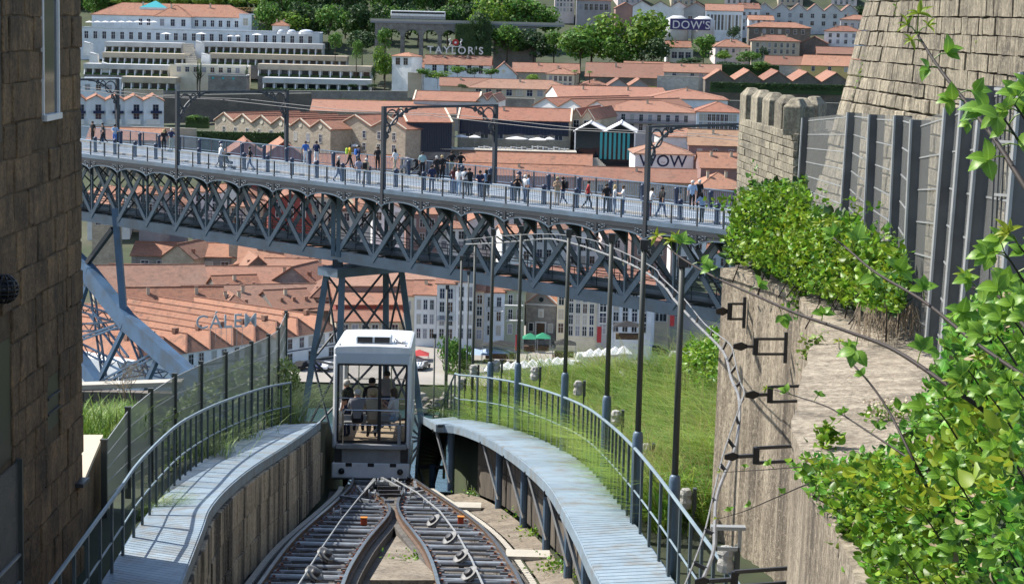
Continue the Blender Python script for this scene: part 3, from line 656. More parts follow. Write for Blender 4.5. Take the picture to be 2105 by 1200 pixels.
# ============================================================ the iron bridge
BX0, BY0, BZ, BTH, BL, BH, BW = -24.62, 148.85, 62.63, R(-45.635), 3.8315, 5.3, 10.0
BU = Vector((math.cos(BTH), math.sin(BTH), 0)); BN = Vector((-math.sin(BTH), math.cos(BTH), 0)); BO = Vector((BX0, BY0, BZ))
def BP(i, w=0., z=0.): return BO + BU * (i * BL) + BN * w + Vector((0, 0, z))
def PBr(px, py, w): return PL(px, py, BN, BO + BN * w)       # pixel on the bridge's vertical plane at offset w
I0, I1 = -9, 17
br = thing('iron_bridge', 'blue grey iron bridge with scalloped brackets crossing the whole view', 'bridge', BP(0) * 1)
br.location = (0, 0, 0)
MB().prism([BP(I0, .1, -.02), BP(I0, BW - .1, -.02), BP(I0, BW - .1, -.42), BP(I0, .1, -.42)], BP(I0), BP(I1)).build('deck_slab', 'deck_paving', br)
for w_, nm in ((2.35, 'kerb'), (7.65, 'kerb')): MB().bar(BP(I0, w_, .05), BP(I1, w_, .05), .22, .12).build(nm, 'c_stone', br)
for w_ in (3.1, 4.5, 5.5, 6.9): MB().bar(BP(I0, w_, -.01), BP(I1, w_, -.01), .06, .03).build('tram_rail', 'walk_metal', br)
for w_, s in ((0, -1), (BW, 1)):
    MB().bar(BP(I0, w_ + s * .02, -.14), BP(I1, w_ + s * .02, -.14), .14, .26).build('fascia', 'bridge_paint', br)
    MB().bar(BP(I0, w_ + s * .04, -.40), BP(I1, w_ + s * .04, -.40), .08, .26).build('fascia_lower', 'bridge_dark', br)
    # parapet rail
    MB().bar(BP(I0, w_, 1.06), BP(I1, w_, 1.06), .09, .06).build('hand_rail', 'bridge_rail', br)
    MB().bar(BP(I0, w_, .12), BP(I1, w_, .12), .05, .05).build('bottom_rail', 'bridge_rail', br)
    pm = MB().box((0, 0, .55), (.08, .08, 1.1)).mesh('parapet_post', 'bridge_dark')
    for k in range(I0 * 2, I1 * 2 + 1): inst('parapet_post', pm, br, BP(k / 2, w_), (0, 0, BTH))
    m = MB(); nb = int((I1 - I0) * BL / .15)
    for k in range(nb):
        q = BP(I0 + (I1 - I0) * k / nb, w_, .59); m.box(q, (.025, .025, .92), Matrix.Rotation(BTH, 3, 'Z'))
    m.build('balusters', 'bridge_rail', br)['kind'] = 'stuff'
# scalloped arch brackets: plate with an arched lower edge, ring on its rim, post at each panel
def scallop(w_, s):
    n = 12; plate = MB(); ring = MB(); top = -.50; a = []
    for j in range(n + 1):
        t_ = j / n; u = (t_ - .5) * 2; zz = -.72 - .50 * (1 - math.sqrt(max(0, 1 - (u * .97) ** 2))); a.append((t_, zz))
    for (t0, z0), (t1_, z1) in zip(a, a[1:]):
        for d0, d1 in ((0, .05),):
            plate.add([(t0 * BL, d0, top), (t1_ * BL, d0, top), (t1_ * BL, d0, z1), (t0 * BL, d0, z0), (t0 * BL, d1, top), (t1_ * BL, d1, top), (t1_ * BL, d1, z1), (t0 * BL, d1, z0)], [(3, 2, 1, 0), (4, 5, 6, 7), (2, 3, 7, 6)])
        ring.bar((t0 * BL, .0, z0), (t1_ * BL, .0, z1), .16, .06)
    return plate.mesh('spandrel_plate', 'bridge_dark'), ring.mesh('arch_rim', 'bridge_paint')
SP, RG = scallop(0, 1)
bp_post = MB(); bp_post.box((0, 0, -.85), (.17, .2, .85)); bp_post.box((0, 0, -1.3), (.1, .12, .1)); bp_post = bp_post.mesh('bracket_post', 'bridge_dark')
scroll = MB()
for s in (0, 1):
    for r_, cx, cz in ((.13, .28, -.72), (.09, .52, -.62), (.06, .70, -.58)):
        x = cx if s == 0 else BL - cx
        scroll.tube([(x + r_ * math.cos(t), -.03, cz + r_ * math.sin(t)) for t in np.linspace(0, 5.6, 9)], .018, 4)
scroll = scroll.mesh('scrollwork', 'bridge_paint')
def curved_bracket():
    m = MB(); n = 8; rim = []
    for j in range(n + 1):
        t_ = j / n; w_ = 2.6 * t_; zz = -.62 - 1.35 * (t_ ** 2.2); rim.append((w_, zz))
    for (a, za), (b, zb) in zip(rim, rim[1:]):
        m.add([(-.04, a, -.45), (-.04, b, -.45), (-.04, b, zb), (-.04, a, za), (.04, a, -.45), (.04, b, -.45), (.04, b, zb), (.04, a, za)], [(0, 1, 2, 3), (7, 6, 5, 4), (3, 2, 6, 7)])
        m.bar((0, a, za), (0, b, zb), .2, .05, (0, 0, 1))
    return m.mesh('cantilever_bracket', 'bridge_dark')
CB = curved_bracket()
for k in range(I0, I1):
    for w_, far in ((0, 0), (BW, 1)):
        q = BP(k, w_ + (.06 if far else -.06)); rz = BTH
        if far:
            inst('spandrel_plate', SP, br, q, (0, 0, rz)); inst('arch_rim', RG, br, q, (0, 0, rz))
        else:
            o = inst('spandrel_plate', SP, br, q, (0, 0, rz)); inst('scrollwork', scroll, o); inst('arch_rim', RG, br, q, (0, 0, rz))
        inst('bracket_post', bp_post, br, BP(k, w_), (0, 0, rz))
        inst('cantilever_bracket', CB, br, BP(k, w_), (0, 0, rz), (1, -1 if far else 1, 1))
# the two trusses
ZB, ZTp = -5.32, -.75; TW = (2.6, 7.4)
def diag(kind, h):
    return MB()
for w_ in TW:
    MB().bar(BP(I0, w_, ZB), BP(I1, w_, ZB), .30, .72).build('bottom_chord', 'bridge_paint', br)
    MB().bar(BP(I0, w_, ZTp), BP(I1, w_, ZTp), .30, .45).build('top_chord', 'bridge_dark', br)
    z0, z1 = ZB + .05, ZTp
    mv = MB().box((0, 0, (z0 + z1) / 2), (.13, .16, z1 - z0)).mesh('truss_vertical', 'bridge_paint')
    d1 = MB().bar((0, -.16, z0), (BL, -.16, z1), .10, .33).mesh('truss_diagonal', 'bridge_paint'); d2 = MB().bar((0, .05, z1), (BL, .05, z0), .10, .33).mesh('truss_diagonal', 'bridge_paint')
    for k in range(I0, I1):
        inst('truss_vertical', mv, br, BP(k, w_), (0, 0, BTH)); inst('truss_diagonal', d1, br, BP(k, w_), (0, 0, BTH)); inst('truss_diagonal', d2, br, BP(k, w_), (0, 0, BTH))
# cross frames between the trusses and lower inspection walk
w0, w1 = TW
for k in range(I0, I1):
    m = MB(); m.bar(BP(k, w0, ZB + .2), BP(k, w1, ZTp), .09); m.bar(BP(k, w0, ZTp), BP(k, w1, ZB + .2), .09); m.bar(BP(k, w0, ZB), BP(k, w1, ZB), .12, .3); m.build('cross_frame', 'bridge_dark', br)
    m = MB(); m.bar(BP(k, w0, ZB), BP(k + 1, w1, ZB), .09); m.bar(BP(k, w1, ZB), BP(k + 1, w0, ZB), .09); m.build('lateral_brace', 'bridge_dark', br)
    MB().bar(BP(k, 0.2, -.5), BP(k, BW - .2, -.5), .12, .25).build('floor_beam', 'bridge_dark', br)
MB().bar(BP(I0, 5, ZB + .35), BP(I1, 5, ZB + .35), 1.6, .08).build('inspection_walk', 'bridge_dark', br)
for w_ in (4.2, 5.8):
    for z_ in (.9, 1.35): MB().bar(BP(I0, w_, ZB + z_), BP(I1, w_, ZB + z_), .05).build('inspection_rail', 'bridge_dark', br)
    for k in range(I0 * 2, I1 * 2): MB().bar(BP(k / 2, w_, ZB + .35), BP(k / 2, w_, ZB + 1.35), .05).build('inspection_post', 'bridge_dark', br)
# big double post over the pier
for w_ in TW:
    for e in (-.06, .06): MB().bar(BP(4 + e * 1.2, w_ - .2, ZB), BP(4 + e * 1.2, w_ - .2, ZTp), .28, .3).build('pier_post', 'bridge_paint', br)
# ---- trestle pier
pr = thing('trestle_pier', 'four legged steel trestle pier under the bridge behind the funicular car', 'pier', (0, 0, 0))
zc = ZB - 1.35
MB().prism([BP(4 - .28, 1.7, zc), BP(4 + .28, 1.7, zc), BP(4 + .28, 8.3, zc), BP(4 - .28, 8.3, zc)], (0, 0, 0), (0, 0, .6)).build('cap_beam', 'bridge_paint', pr)
for w_ in TW: MB().bar(BP(4, w_, zc + .6), BP(4, w_, ZB - .25), .7, .5).build('bearing', 'bridge_dark', pr)
legs = {}
for e in (-1, 1):
    for w_, s in ((2.3, -1), (7.7, 1)):
        a = BP(4 + e * .22, w_, zc); b = BP(4 + e * .85, w_ + s * 2.6, zc - 24); legs[(e, s)] = (a, b); MB().bar(a, b, .42, .42).build('leg', 'bridge_paint', pr)
def brace(p, q, n=4):
    for k in range(n):
        t0, t1_ = k / n, (k + 1) / n; a0, a1 = p[0].lerp(p[1], t0), p[0].lerp(p[1], t1_); b0, b1 = q[0].lerp(q[1], t0), q[0].lerp(q[1], t1_)
        MB().bar(a0, b1, .12).build('brace', 'bridge_dark', pr); MB().bar(b0, a1, .12).build('brace', 'bridge_dark', pr); MB().bar(a1, b1, .14).build('strut', 'bridge_dark', pr)
brace(legs[(-1, -1)], legs[(-1, 1)]); brace(legs[(1, -1)], legs[(1, 1)]); brace(legs[(-1, -1)], legs[(1, -1)]); brace(legs[(-1, 1)], legs[(1, 1)])
# ---- the great arch springing up to the left
ar = thing('bridge_arch', 'lattice iron arch rising from lower right at the left of the bridge', 'arch', (0, 0, 0))
up_px = [(20, 400), (130, 510), (185, 565), (262, 662), (330, 722), (390, 775), (470, 850), (540, 930)]; lo_px = [(-40, 520), (80, 640), (140, 705), (200, 790), (265, 870), (330, 960), (400, 1060), (450, 1140)]
for w_ in TW[:1]:
    sh = BN * (w_ - TW[0]); Up = [PBr(x, y, TW[0]) + sh for x, y in up_px]; Lo = [PBr(x, y, TW[0]) + sh for x, y in lo_px]
    for ch, hh in ((Up, 1.35), (Lo, 1.1)):
        m = MB()
        for a, b in zip(ch, ch[1:]): m.bar(a, b, .9, hh)
        m.build('arch_chord', 'arch_sky_sheen', ar)
    for k in range(len(Up)):
        MB().bar(Up[k], Lo[k], .35, .35).build('arch_strut', 'arch_sky_sheen', ar)
        if k + 1 < len(Up):
            a, b = (Up[k + 1], Lo[k]); 
            for off in (-.38, .38):
                MB().bar(a + BU * off, b + BU * off, .16, .16).build('arch_diagonal', 'arch_sky_sheen', ar)
            n = 9
            for j in range(n): MB().bar(a.lerp(b, j / n) + BU * (.38 if j % 2 else -.38), a.lerp(b, (j + 1) / n) + BU * (-.38 if j % 2 else .38), .07).build('lacing', 'bridge_dark', ar)
    # lattice ties seen left of the node
for (a, b) in [((262, 662), (150, 628)), ((262, 668), (150, 674)), ((262, 760), (150, 705)), ((262, 750), (385, 782)), ((262, 668), (330, 840)), ((262, 750), (180, 880)), ((185, 565), (215, 780)), ((185, 560), (150, 520)), ((185, 640), (262, 740))]:
    A, B = PBr(*a, TW[0] + 1.2), PBr(*b, TW[0] + 1.2); up = (B - A).normalized().cross(BN)
    for off in (-.3, .3): MB().bar(A + up * off, B + up * off, .14).build('tie_flange', 'arch_sky_sheen', ar)
    n = max(4, int((B - A).length / .8))
    for j in range(n): MB().bar(A.lerp(B, j / n) + up * (.3 if j % 2 else -.3), A.lerp(B, (j + 1) / n) + up * (-.3 if j % 2 else .3), .06).build('lacing', 'bridge_dark', ar)
for w_ in TW[:1]:
    sh = BN * (w_ - TW[0]); top = PBr(237, 455, TW[0]) + sh; bot = PBr(255, 650, TW[0]) + sh
    MB().bar(top + Vector((0, 0, 1)), bot, .5, .55).build('spandrel_column', 'arch_sky_sheen', ar)
    MB().bar(PBr(232, 470, TW[0]) + sh, PBr(180, 540, TW[0]) + sh, .35, .35).build('arch_diagonal', 'bridge_dark', ar)
# ---- overhead line portals
def portal(i, label):
    t = thing('overhead_portal', label, 'portal', BP(i), BTH, 'overhead line portals on the bridge')
    for w_ in (0, BW):
        o = MB().box((0, w_, 2.05), (.24, .26, 6.6)).build('portal_post', 'bridge_dark', t); s = 1 if w_ == 0 else -1
        m = MB(); arc = [(w_ + s * (.12 + 2.7 * (1 - math.cos(a))), 5.2 - 2.4 * (1 - math.sin(a))) for a in np.linspace(0, math.pi / 2, 10)]
        for (a, za), (b, zb) in zip(arc, arc[1:]): m.bar((0, a, za), (0, b, zb), .10, .12)
        m.build('curved_bracket', 'bridge_dark', t)
        for (cy, cz, rr) in ((.68, 4.62, .50), (1.42, 4.92, .23), (1.92, 5.05, .13), (.36, 3.86, .23), (.26, 3.42, .13)):
            MB().tube([(0, w_ + s * (cy + rr * math.cos(a)), cz + rr * math.sin(a)) for a in np.linspace(0, 2 * math.pi, 17)], .055, 6, False).build('ring', 'bridge_dark', t)
    MB().bar((0, -.1, 5.3), (0, BW + .1, 5.3), .14, .12).build('top_beam', 'bridge_dark', t)
    MB().bar((0, 2.6, 5.22), (0, BW - 2.6, 5.22), .1, .06).build('lower_flange', 'bridge_dark', t)
    return t
for i, l in ((-6, 'leftmost overhead portal, one scrolled post showing beside the stone building'), (0, 'overhead portal standing above the stone warehouses with round gable windows'), (6, 'overhead portal in the middle, above the crowd on the bridge'), (12, 'rightmost overhead portal, in front of the lettered white wall')): portal(i, l)
for w_, z_, lab in ((3.8, 4.7, 'lower contact wire over the near tram line'), (6.2, 4.7, 'lower contact wire over the far tram line')):
    pts = []
    for k in range(-12, 18): pts.append(BP(k, w_, z_ - .25 * (1 - abs(((k % 6) - 3) / 3))))
    tag(MB().tube(pts, .02, 4).build('contact_wire', 'bridge_dark'), lab, 'wire', 'overhead wires')
def ORD(n): return f'{n}' + ('th' if 10 < n % 100 < 14 else {1: 'st', 2: 'nd', 3: 'rd'}.get(n % 10, 'th'))
# ---- bollards in two rows
bm_ = MB(); bm_.lathe([(.17, 0), (.17, .1), (.14, .13), (.14, .98), (.17, 1.02), (.17, 1.12), (.08, 1.2)], (0, 0, 0), 8); bm_ = bm_.mesh('bollard', 'bollard_blue', True)
for w_, lab in ((1.9, 'dark blue bollard in the near row along the bridge kerb'), (8.0, 'dark blue bollard in the far row along the bridge kerb')):
    i = -3.6 + (0 if w_ < 3 else -2.2); k = 0
    while i < 14.5: k += 1; tag(inst('bollard', bm_, None, BP(i, w_), (0, 0, 0)), lab.replace('bollard', f'bollard, {ORD(k)} from the left,'), 'bollard', 'bollards on the bridge'); i += .72
# ---- people and prams
def deck(px, py): return PZ(px, py, BZ)
PPL = [(191, 292, 'stand', 150, 'black', 'black', 'darkhair', 'person in a dark outfit, first walker beside the stone building edge', {}),
 (212, 296, 'walk', 120, 'black', 'black', 'darkhair', 'person in black t-shirt striding beside the leftmost portal post', {}),
 (236, 299, 'rail', 200, 'paleblue', 'blue', 'darkhair', 'person in pale blue bending forward below the leftmost portal', {}),
 (337, 311, 'stand', 20, 'black', 'black', 'blond', 'blonde person in black left of the blue shirted companion', dict(longhair=True)),
 (352, 309, 'hips', 0, 'navy', 'greygreen', 'whitehair', 'grey haired person in dark blue shirt and grey shorts by the portal post', {}),
 (452, 346, 'push', -60, 'white', 'grey', 'whitehair', 'person in white top pushing a dark pushchair along the near side', {}),
 (514, 352, 'walk', 90, 'black', 'denim', 'darkhair', 'person in black t-shirt walking alone left of the middle', {}),
 (628, 338, 'stand', 10, 'blue', 'white', 'darkhair', 'person in bright blue shirt and white shorts at the far rail', {}),
 (650, 338, 'walk', 0, 'navy', 'white', 'darkhair', 'person with navy backpack at the far rail beside the blue shirt', dict(bag='navy')),
 (695, 374, 'walk', -90, 'black', 'denim', 'whitehair', 'white haired person in black t-shirt and jeans striding near the near rail', {}),
 (718, 346, 'walk', -70, 'yellow', 'black', 'darkhair', 'person in yellow top carrying a lime green backpack', dict(bag='lime')),
 (736, 348, 'walk', -60, 'navy', 'black', 'darkhair', 'person with bright blue backpack beside the yellow top', dict(bag='blue')),
 (737, 378, 'stand', 30, 'lavender', 'grey', 'darkhair', 'person in lavender grey shirt at the near rail', {}),
 (752, 379, 'walk', -20, 'beige', 'grey', 'whitehair', 'white haired person with black shoulder bag at the near rail', dict(bag='black')),
 (776, 351, 'stand', 0, 'black', 'black', 'darkhair', 'slim person all in black just left of the middle portal post', {}),
 (812, 356, 'walk', 60, 'white', 'beige', 'darkhair', 'person in white top and pale shorts walking right of the portal post', dict(longhair=True)),
 (868, 363, 'stand', 0, 'teal', 'black', 'darkhair', 'person in pale teal t-shirt and dark shorts at the far rail', {}),
 (887, 395, 'stand', 20, 'navy', 'navy', 'darkhair', 'person in navy jacket and trousers standing at the near rail', {}),
 (897, 373, 'stand', 10, 'black', 'black', 'whitehair', 'grey haired person in black, left one of the pair in black', {}),
 (908, 371, 'stand', 0, 'black', 'black', 'blond', 'fair haired person in black, right one of the pair in black', {}),
 (928, 361, 'hips', 0, 'black', 'khaki', 'darkhair', 'person in black t-shirt and khaki shorts with back turned', {}),
 (946, 363, 'hips', 10, 'black', 'black', 'darkhair', 'person in black t-shirt with elbow out beside the khaki shorts', {}),
 (934, 399, 'rail', 20, 'maroon', 'denim', 'brown', 'brown haired person in dark top leaning at the near rail', dict(longhair=True)),
 (943, 401, 'stand', 150, 'white', 'paleblue', 'darkhair', 'person in white shirt and pale jeans in the group at the near rail', {}),
 (955, 402, 'rail', 0, 'white', 'black', 'darkhair', 'person in white top partly hidden behind the black jacket', {}),
 (966, 404, 'rail', 30, 'black', 'black', 'darkhair', 'stout person in black jacket leaning at the near rail', dict(h=1.03)),
 (986, 407, 'rail', 180, 'navy', 'navy', 'darkhair', 'person in navy with folded arms facing away from the rail', {}),
 (1001, 406, 'rail', 40, 'paleblue', 'black', 'darkhair', 'dark haired person in pale blue top with black bag, rightmost of the rail group', dict(bag='black', longhair=True)),
 (1063, 417, 'phone', 180, 'black', 'black', 'skin', 'bald person in black coat right of the middle portal', {}),
 (1078, 418, 'stand', -60, 'white', 'denim', 'whitehair', 'person in white top and jeans beside the bald person', {}),
 (1086, 417, 'stand', 90, 'paleblue', 'navy', 'brown', 'person in light blue shirt beside the white top and jeans', {}),
 (1145, 423, 'phone', 180, 'tan', 'tan', 'brown', 'person in tan jacket and cap standing alone with a dark companion', dict(hat='khaki')),
 (1157, 422, 'walk', 60, 'black', 'navy', 'darkhair', 'person in dark clothes with backpack right of the tan jacket', dict(bag='black')),
 (1208, 431, 'walk', -90, 'red', 'black', 'darkhair', 'person in red waistcoat and black trousers walking', {}),
 (1246, 438, 'stand', 10, 'black', 'black', 'darkhair', 'person all in black left of the blonde with jeans', {}),
 (1262, 441, 'reach', -90, 'white', 'denim', 'blond', 'blonde person in patterned white top reaching to a companion', dict(longhair=True)),
 (1281, 442, 'reach', 90, 'white', 'denim', 'brown', 'person in plain white t-shirt facing the blonde person', {}),
 (1335, 447, 'rail', -70, 'white', 'maroon', 'darkhair', 'person in white top half hidden by the rightmost portal post', {}),
 (1359, 448, 'walk', -50, 'black', 'denim', 'darkhair', 'person in black jacket and blue jeans right of the portal post', dict(h=1.04)),
 (1422, 433, 'stand', 170, 'paleblue', 'black', 'whitehair', 'tall white haired person in light blue shirt near the battlements', dict(h=1.05)),
 (1436, 428, 'stand', 190, 'black', 'black', 'whitehair', 'person in black t-shirt just behind the light blue shirt', {}),
 (1443, 459, 'rail', 40, 'paleblue', 'black', 'darkhair', 'person in blue and white top leaning, nearest the battlements', dict(longhair=True))]
for (px, py, pose, face, top, legs_, hair, lab, kw) in PPL:
    q = deck(px, py); person(q, pose, face, top, legs_, hair, lab, **kw)
def pram(pos, rz, label, col):
    t = thing('pushchair', label, 'pushchair', pos, R(rz), 'pushchairs on the bridge')
    m = MB(); n = 6
    m.prism([(-.22, -.25, .45), (-.22, .30, .35), (-.22, .36, .55), (-.22, .05, .62), (-.22, -.1, .98), (-.22, -.32, 1.0)], (0, 0, 0), (.44, 0, 0)); m.build('seat_shell', col, t, bevel=.04)
    m = MB(); m.tube([(-.23, .2, .98), (-.23, 0, 1.12), (-.23, -.3, 1.05)], .02, 5); m.build('canopy_bow', 'bridge_dark', t)
    MB().prism([(-.24, -.34, .95), (-.24, -.28, 1.12), (-.24, 0, 1.18), (-.24, .18, 1.05), (-.24, .1, 1.0)], (0, 0, 0), (.48, 0, 0)).build('hood', col, t)
    for s in (-1, 1):
        MB().tube([(s * .24, -.55, 1.02), (s * .24, -.1, .55), (s * .24, .4, .12)], .018, 5).build('frame', 'galv', t); MB().tube([(s * .24, .1, .5), (s * .24, -.35, .12)], .018, 5).build('frame', 'galv', t)
        for y, r_ in ((.42, .11), (-.36, .14)): MB().lathe([(.03, -.02), (r_, -.025), (r_, .025), (.03, .02)], (s * .26, y, r_), 12, 'x').build('wheel', 'rubber_black', t)
    MB().tube([(-.24, -.55, 1.02), (.24, -.55, 1.02)], .02, 5).build('handle', 'rubber_black', t)
pram(deck(468, 348), -60, 'dark pushchair pushed by the person in white on the left', 'c_black')
pram(deck(832, 357), 60, 'grey pushchair right of the middle portal post', 'c_grey')
pram(deck(852, 361), 100, 'dark hooded pushchair beside the teal t-shirt', 'c_black')
# ============================================================ the funicular car
CP = P(762, 987, 56.2)
car = thing('funicular_car', 'white funicular car with large end window seen from behind', 'funicular car', CP, R(1.6)); car.rotation_euler = (R(-3.8), 0, R(1.6))
W2, LEN, ZF, ZH, ZR = 1.09, 5.0, 1.03, 3.27, 3.6
def cp(name, mb, mat_, parent=car, **k): return mb.build(name, mat_, parent, **k)
cp('chassis', MB().box((0, LEN / 2, .25), (2.16, LEN - .1, .5)), 'car_grey', bevel=.03)
cp('bumper_beam', MB().box((0, -.02, .28), (2.2, .12, .44)), 'car_white', bevel=.03)
for x in (-.82, .82):
    o = cp('headlamp', MB().lathe([(.085, 0), (.085, -.05), (.07, -.06)], (x, -.08, .27), 14, 'y'), 'rubber_black', smooth=True); MB().lathe([(.055, 0), (.05, -.012), (.02, -.016)], (x, -.142, .27), 12, 'y').build('lens', 'glass', o)
for x in (-.62, .0, .62): cp('vent', MB().box((x, -.082, .45), (.18, .02, .10)), 'rubber_black')
cp('apron', MB().box((0, .04, .70), (1.66, .16, .44)), 'car_grey', bevel=.02)
cp('apron_step', MB().box((0, -.02, .97), (2.0, .34, .14)), 'car_grey', bevel=.02)
for x in (-1.0, 1.0): cp('suspension', MB().box((x * .93, .1, .72), (.2, .3, .42)), 'steel_dark')
for y in (.7, 4.2):
    for x in (-.74, .74): cp('wheel', MB().lathe([(.05, -.06), (.3, -.07), (.3, -.02), (.26, 0), (.26, .06), (.05, .06)], (x, y, -.02), 16, 'x'), 'steel_dark', smooth=True)
cp('floor', MB().box((0, LEN / 2, ZF - .02), (2.08, LEN - .1, .08)), 'c_tan')
# corner posts, sills, headers
for x in (-1, 1):
    for y in (.06, LEN - .06): cp('corner_post', MB().box((x * (W2 - .07), y, (ZF + ZR) / 2 - .1), (.15, .16, ZR - ZF + .1)), 'car_white', bevel=.05)
    cp('side_wall', MB().box((x * (W2 - .03), LEN / 2, ZF + .32), (.07, LEN - .28, .72)), 'car_white')
    cp('side_header', MB().box((x * (W2 - .03), LEN / 2, ZH + .12), (.07, LEN - .28, .30)), 'car_white')
    for y in (1.3, 2.5, 3.7): cp('side_pillar', MB().box((x * (W2 - .03), y, (ZF + .7 + ZH) / 2), (.06, .1, ZH - ZF - .7)), 'car_white')
    cp('side_window', MB().box((x * (W2 - .03), LEN / 2, (ZF + .68 + ZH) / 2), (.02, LEN - .28, ZH - ZF - .72)), 'car_glass')
for y, fr in ((.02, 1), (LEN - .02, 0)):
    cp('end_header', MB().box((0, y, 3.44), (2.04, .10, .32)), 'car_pale' if fr else 'car_white', bevel=.02)
    wn = cp('end_window', MB().box((0, y + (.02 if fr else -.02), (ZF + ZH) / 2 + .03), (1.9, .02, ZH - ZF - .06)), 'car_glass')
    for a, b in (((-.95, ZF + .06), (.95, ZF + .06)), ((-.95, ZH), (.95, ZH)), ((-.95, ZF + .06), (-.95, ZH)), ((.95, ZF + .06), (.95, ZH))): MB().bar((a[0], y - .01, a[1]), (b[0], y - .01, b[1]), .05, .07).build('gasket', 'rubber_black', wn)
    MB().bar((.21, y - .012, ZF + .06), (.21, y - .012, ZH), .09, .07).build('mullion', 'rubber_black', wn)
    for z in (2.3, 1.55): cp('cross_rail', MB().tube([(-.95, y + .1, z), (.95, y + .1, z)], .016, 6), 'chrome')
# roof: crowned shell
rm = MB(); pr_ = [(-W2, 3.55), (-W2, 3.72), (-1.04, 3.79), (-.6, 3.81), (0, 3.82), (.6, 3.81), (1.04, 3.79), (W2, 3.72), (W2, 3.55)]
rm.prism([(x, -.02, z) for x, z in pr_], (0, 0, 0), (0, LEN + .04, 0)); roof = cp('roof', rm, 'car_white', bevel=.04)
o = cp('air_unit', MB().box((-.0, .75, 3.92), (1.02, .8, .22)), 'car_pale', bevel=.03)
for x in (-.24, .24): MB().box((x, .345, 3.93), (.42, .02, .16)).build('grille', 'rubber_black', o)
o = cp('hatch', MB().box((.75, .9, 3.86), (.28, .5, .06)), 'car_white', bevel=.01); MB().tube([(.58, .5, 3.86), (.58, .6, 3.95), (.66, .7, 3.9), (.8, .55, 3.86)], .018, 5).build('pipe', 'car_grey', o)
cp('roof_dome', MB().lathe([(.16, 0), (.12, .06), (.02, .08)], (-.05, 1.6, 3.86), 12), 'car_white', smooth=True)
for x in (-.92, .92): cp('roof_bolt', MB().lathe([(.03, 0), (.025, .03)], (x, .06, 3.80), 8), 'steel_dark')
# grab rail outside the end window
gr = [(-.80, -.12, .95), (-.80, -.16, 1.9), (-.74, -.16, 2.0), (.74, -.16, 2.0), (.80, -.16, 1.9), (.80, -.12, .95)]
cp('grab_rail', MB().tube(gr, .026, 8), 'chrome'); cp('grab_bar', MB().tube([(.78, -.14, 1.6), (.78, -.14, .95)], .05, 8), 'car_grey')
for y, s in ((.55, 1), (2.4, 1), (4.2, -1)):
    o = cp('seat', MB().box((-.15, y, 1.58), (1.3, .4, .06)), 'car_grey', bevel=.02); MB().box((-.15, y - s * .22, 1.72), (1.3, .05, .16)).build('seat_back', 'car_grey', o)
for x in (-.5, .45): cp('stanchion', MB().tube([(x, 2.6, ZF), (x, 2.6, 3.5)], .018, 6), 'chrome')
_cm = car.matrix_basis.copy()
from mathutils import Euler
_cm = Matrix.Translation(CP) @ Euler((R(-3.8), 0, R(1.6))).to_matrix().to_4x4()
def inside(x, y, z): return _cm @ Vector((x, y, z))
person(inside(-.42, .36, .80), 'seat', 0, 'grey', 'black', 'whitehair', 'grey haired seated passenger at the left of the car window', group='passengers in the funicular car')
person(inside(.02, .36, .78), 'seat', 0, 'beige', 'tan', 'blond', 'fair haired passenger in beige seated with back to the window', group='passengers in the funicular car', shoes='white')
person(inside(.62, .5, .84), 'seatp', 75, 'white', 'paleblue', 'brown', 'brown haired passenger in pale jeans seated sideways at the right', group='passengers in the funicular car', shoes='white', longhair=True)
person(inside(-.05, 1.3, 1.03), 'stand', 10, 'black', 'black', 'darkhair', 'standing passenger in black wearing a beige backpack', bag='beige', group='passengers in the funicular car')
person(inside(-.75, 1.2, 1.03), 'stand', 60, 'black', 'navy', 'whitehair', 'white haired standing passenger at the left side of the car', group='passengers in the funicular car', h=.97)
person(inside(.3, 3.2, 1.03), 'stand', 0, 'grey', 'navy', 'darkhair', 'standing passenger in grey near the far end of the car', group='passengers in the funicular car')
# ============================================================ stone building at the left edge
WA = P(169, 600, 29.4); WBp = P(0, 600, 24.8); wu = (WBp - WA); wu.z = 0; wlen = wu.length + 3.0; wu.normalize(); wn_ = Vector((-wu.y, wu.x, 0))
if wn_.x < 0: wn_ = -wn_
def WP(t, z, d=0): return Vector((WA.x, WA.y, 0)) + wu * t + wn_ * d + Vector((0, 0, z))
def tw(px): q = PL(px, 600, wn_, WA); return (Vector((q.x, q.y, 0)) - Vector((WA.x, WA.y, 0))).dot(wu)
def zwl(px, py): return PL(px, py, wn_, WA).z
sb = thing('stone_building', 'dark brown rough stone building filling the left edge', 'building', (0, 0, 0))
def wbox(t0, t1, z0, z1, d0, d1):
    vs = [WP(t, z, d) for t in (t0, t1) for z in (z0, z1) for d in (d0, d1)]; return MB().add(vs, [(0, 1, 3, 2), (4, 6, 7, 5), (0, 4, 5, 1), (2, 3, 7, 6), (0, 2, 6, 4), (1, 5, 7, 3)])
wbox(0.02, wlen, 58, 76.5, -6, -.015).build('wall_core', 'left_core', sb)
HOLES = [(tw(122), tw(90), zwl(105, 243), 77), (tw(9), tw(9) + 1.0, zwl(5, 292), 77), (tw(121), tw(97), zwl(108, 880), zwl(108, 772)), (tw(22), tw(22) + 1.2, zwl(10, 955), zwl(10, 700))]
def hit(t0, t1, z0, z1): return any(t1 > a + .02 and t0 < b - .02 and z1 > c + .02 and z0 < d_ - .02 for a, b, c, d_ in HOLES)
z = 64.0; rows = 0
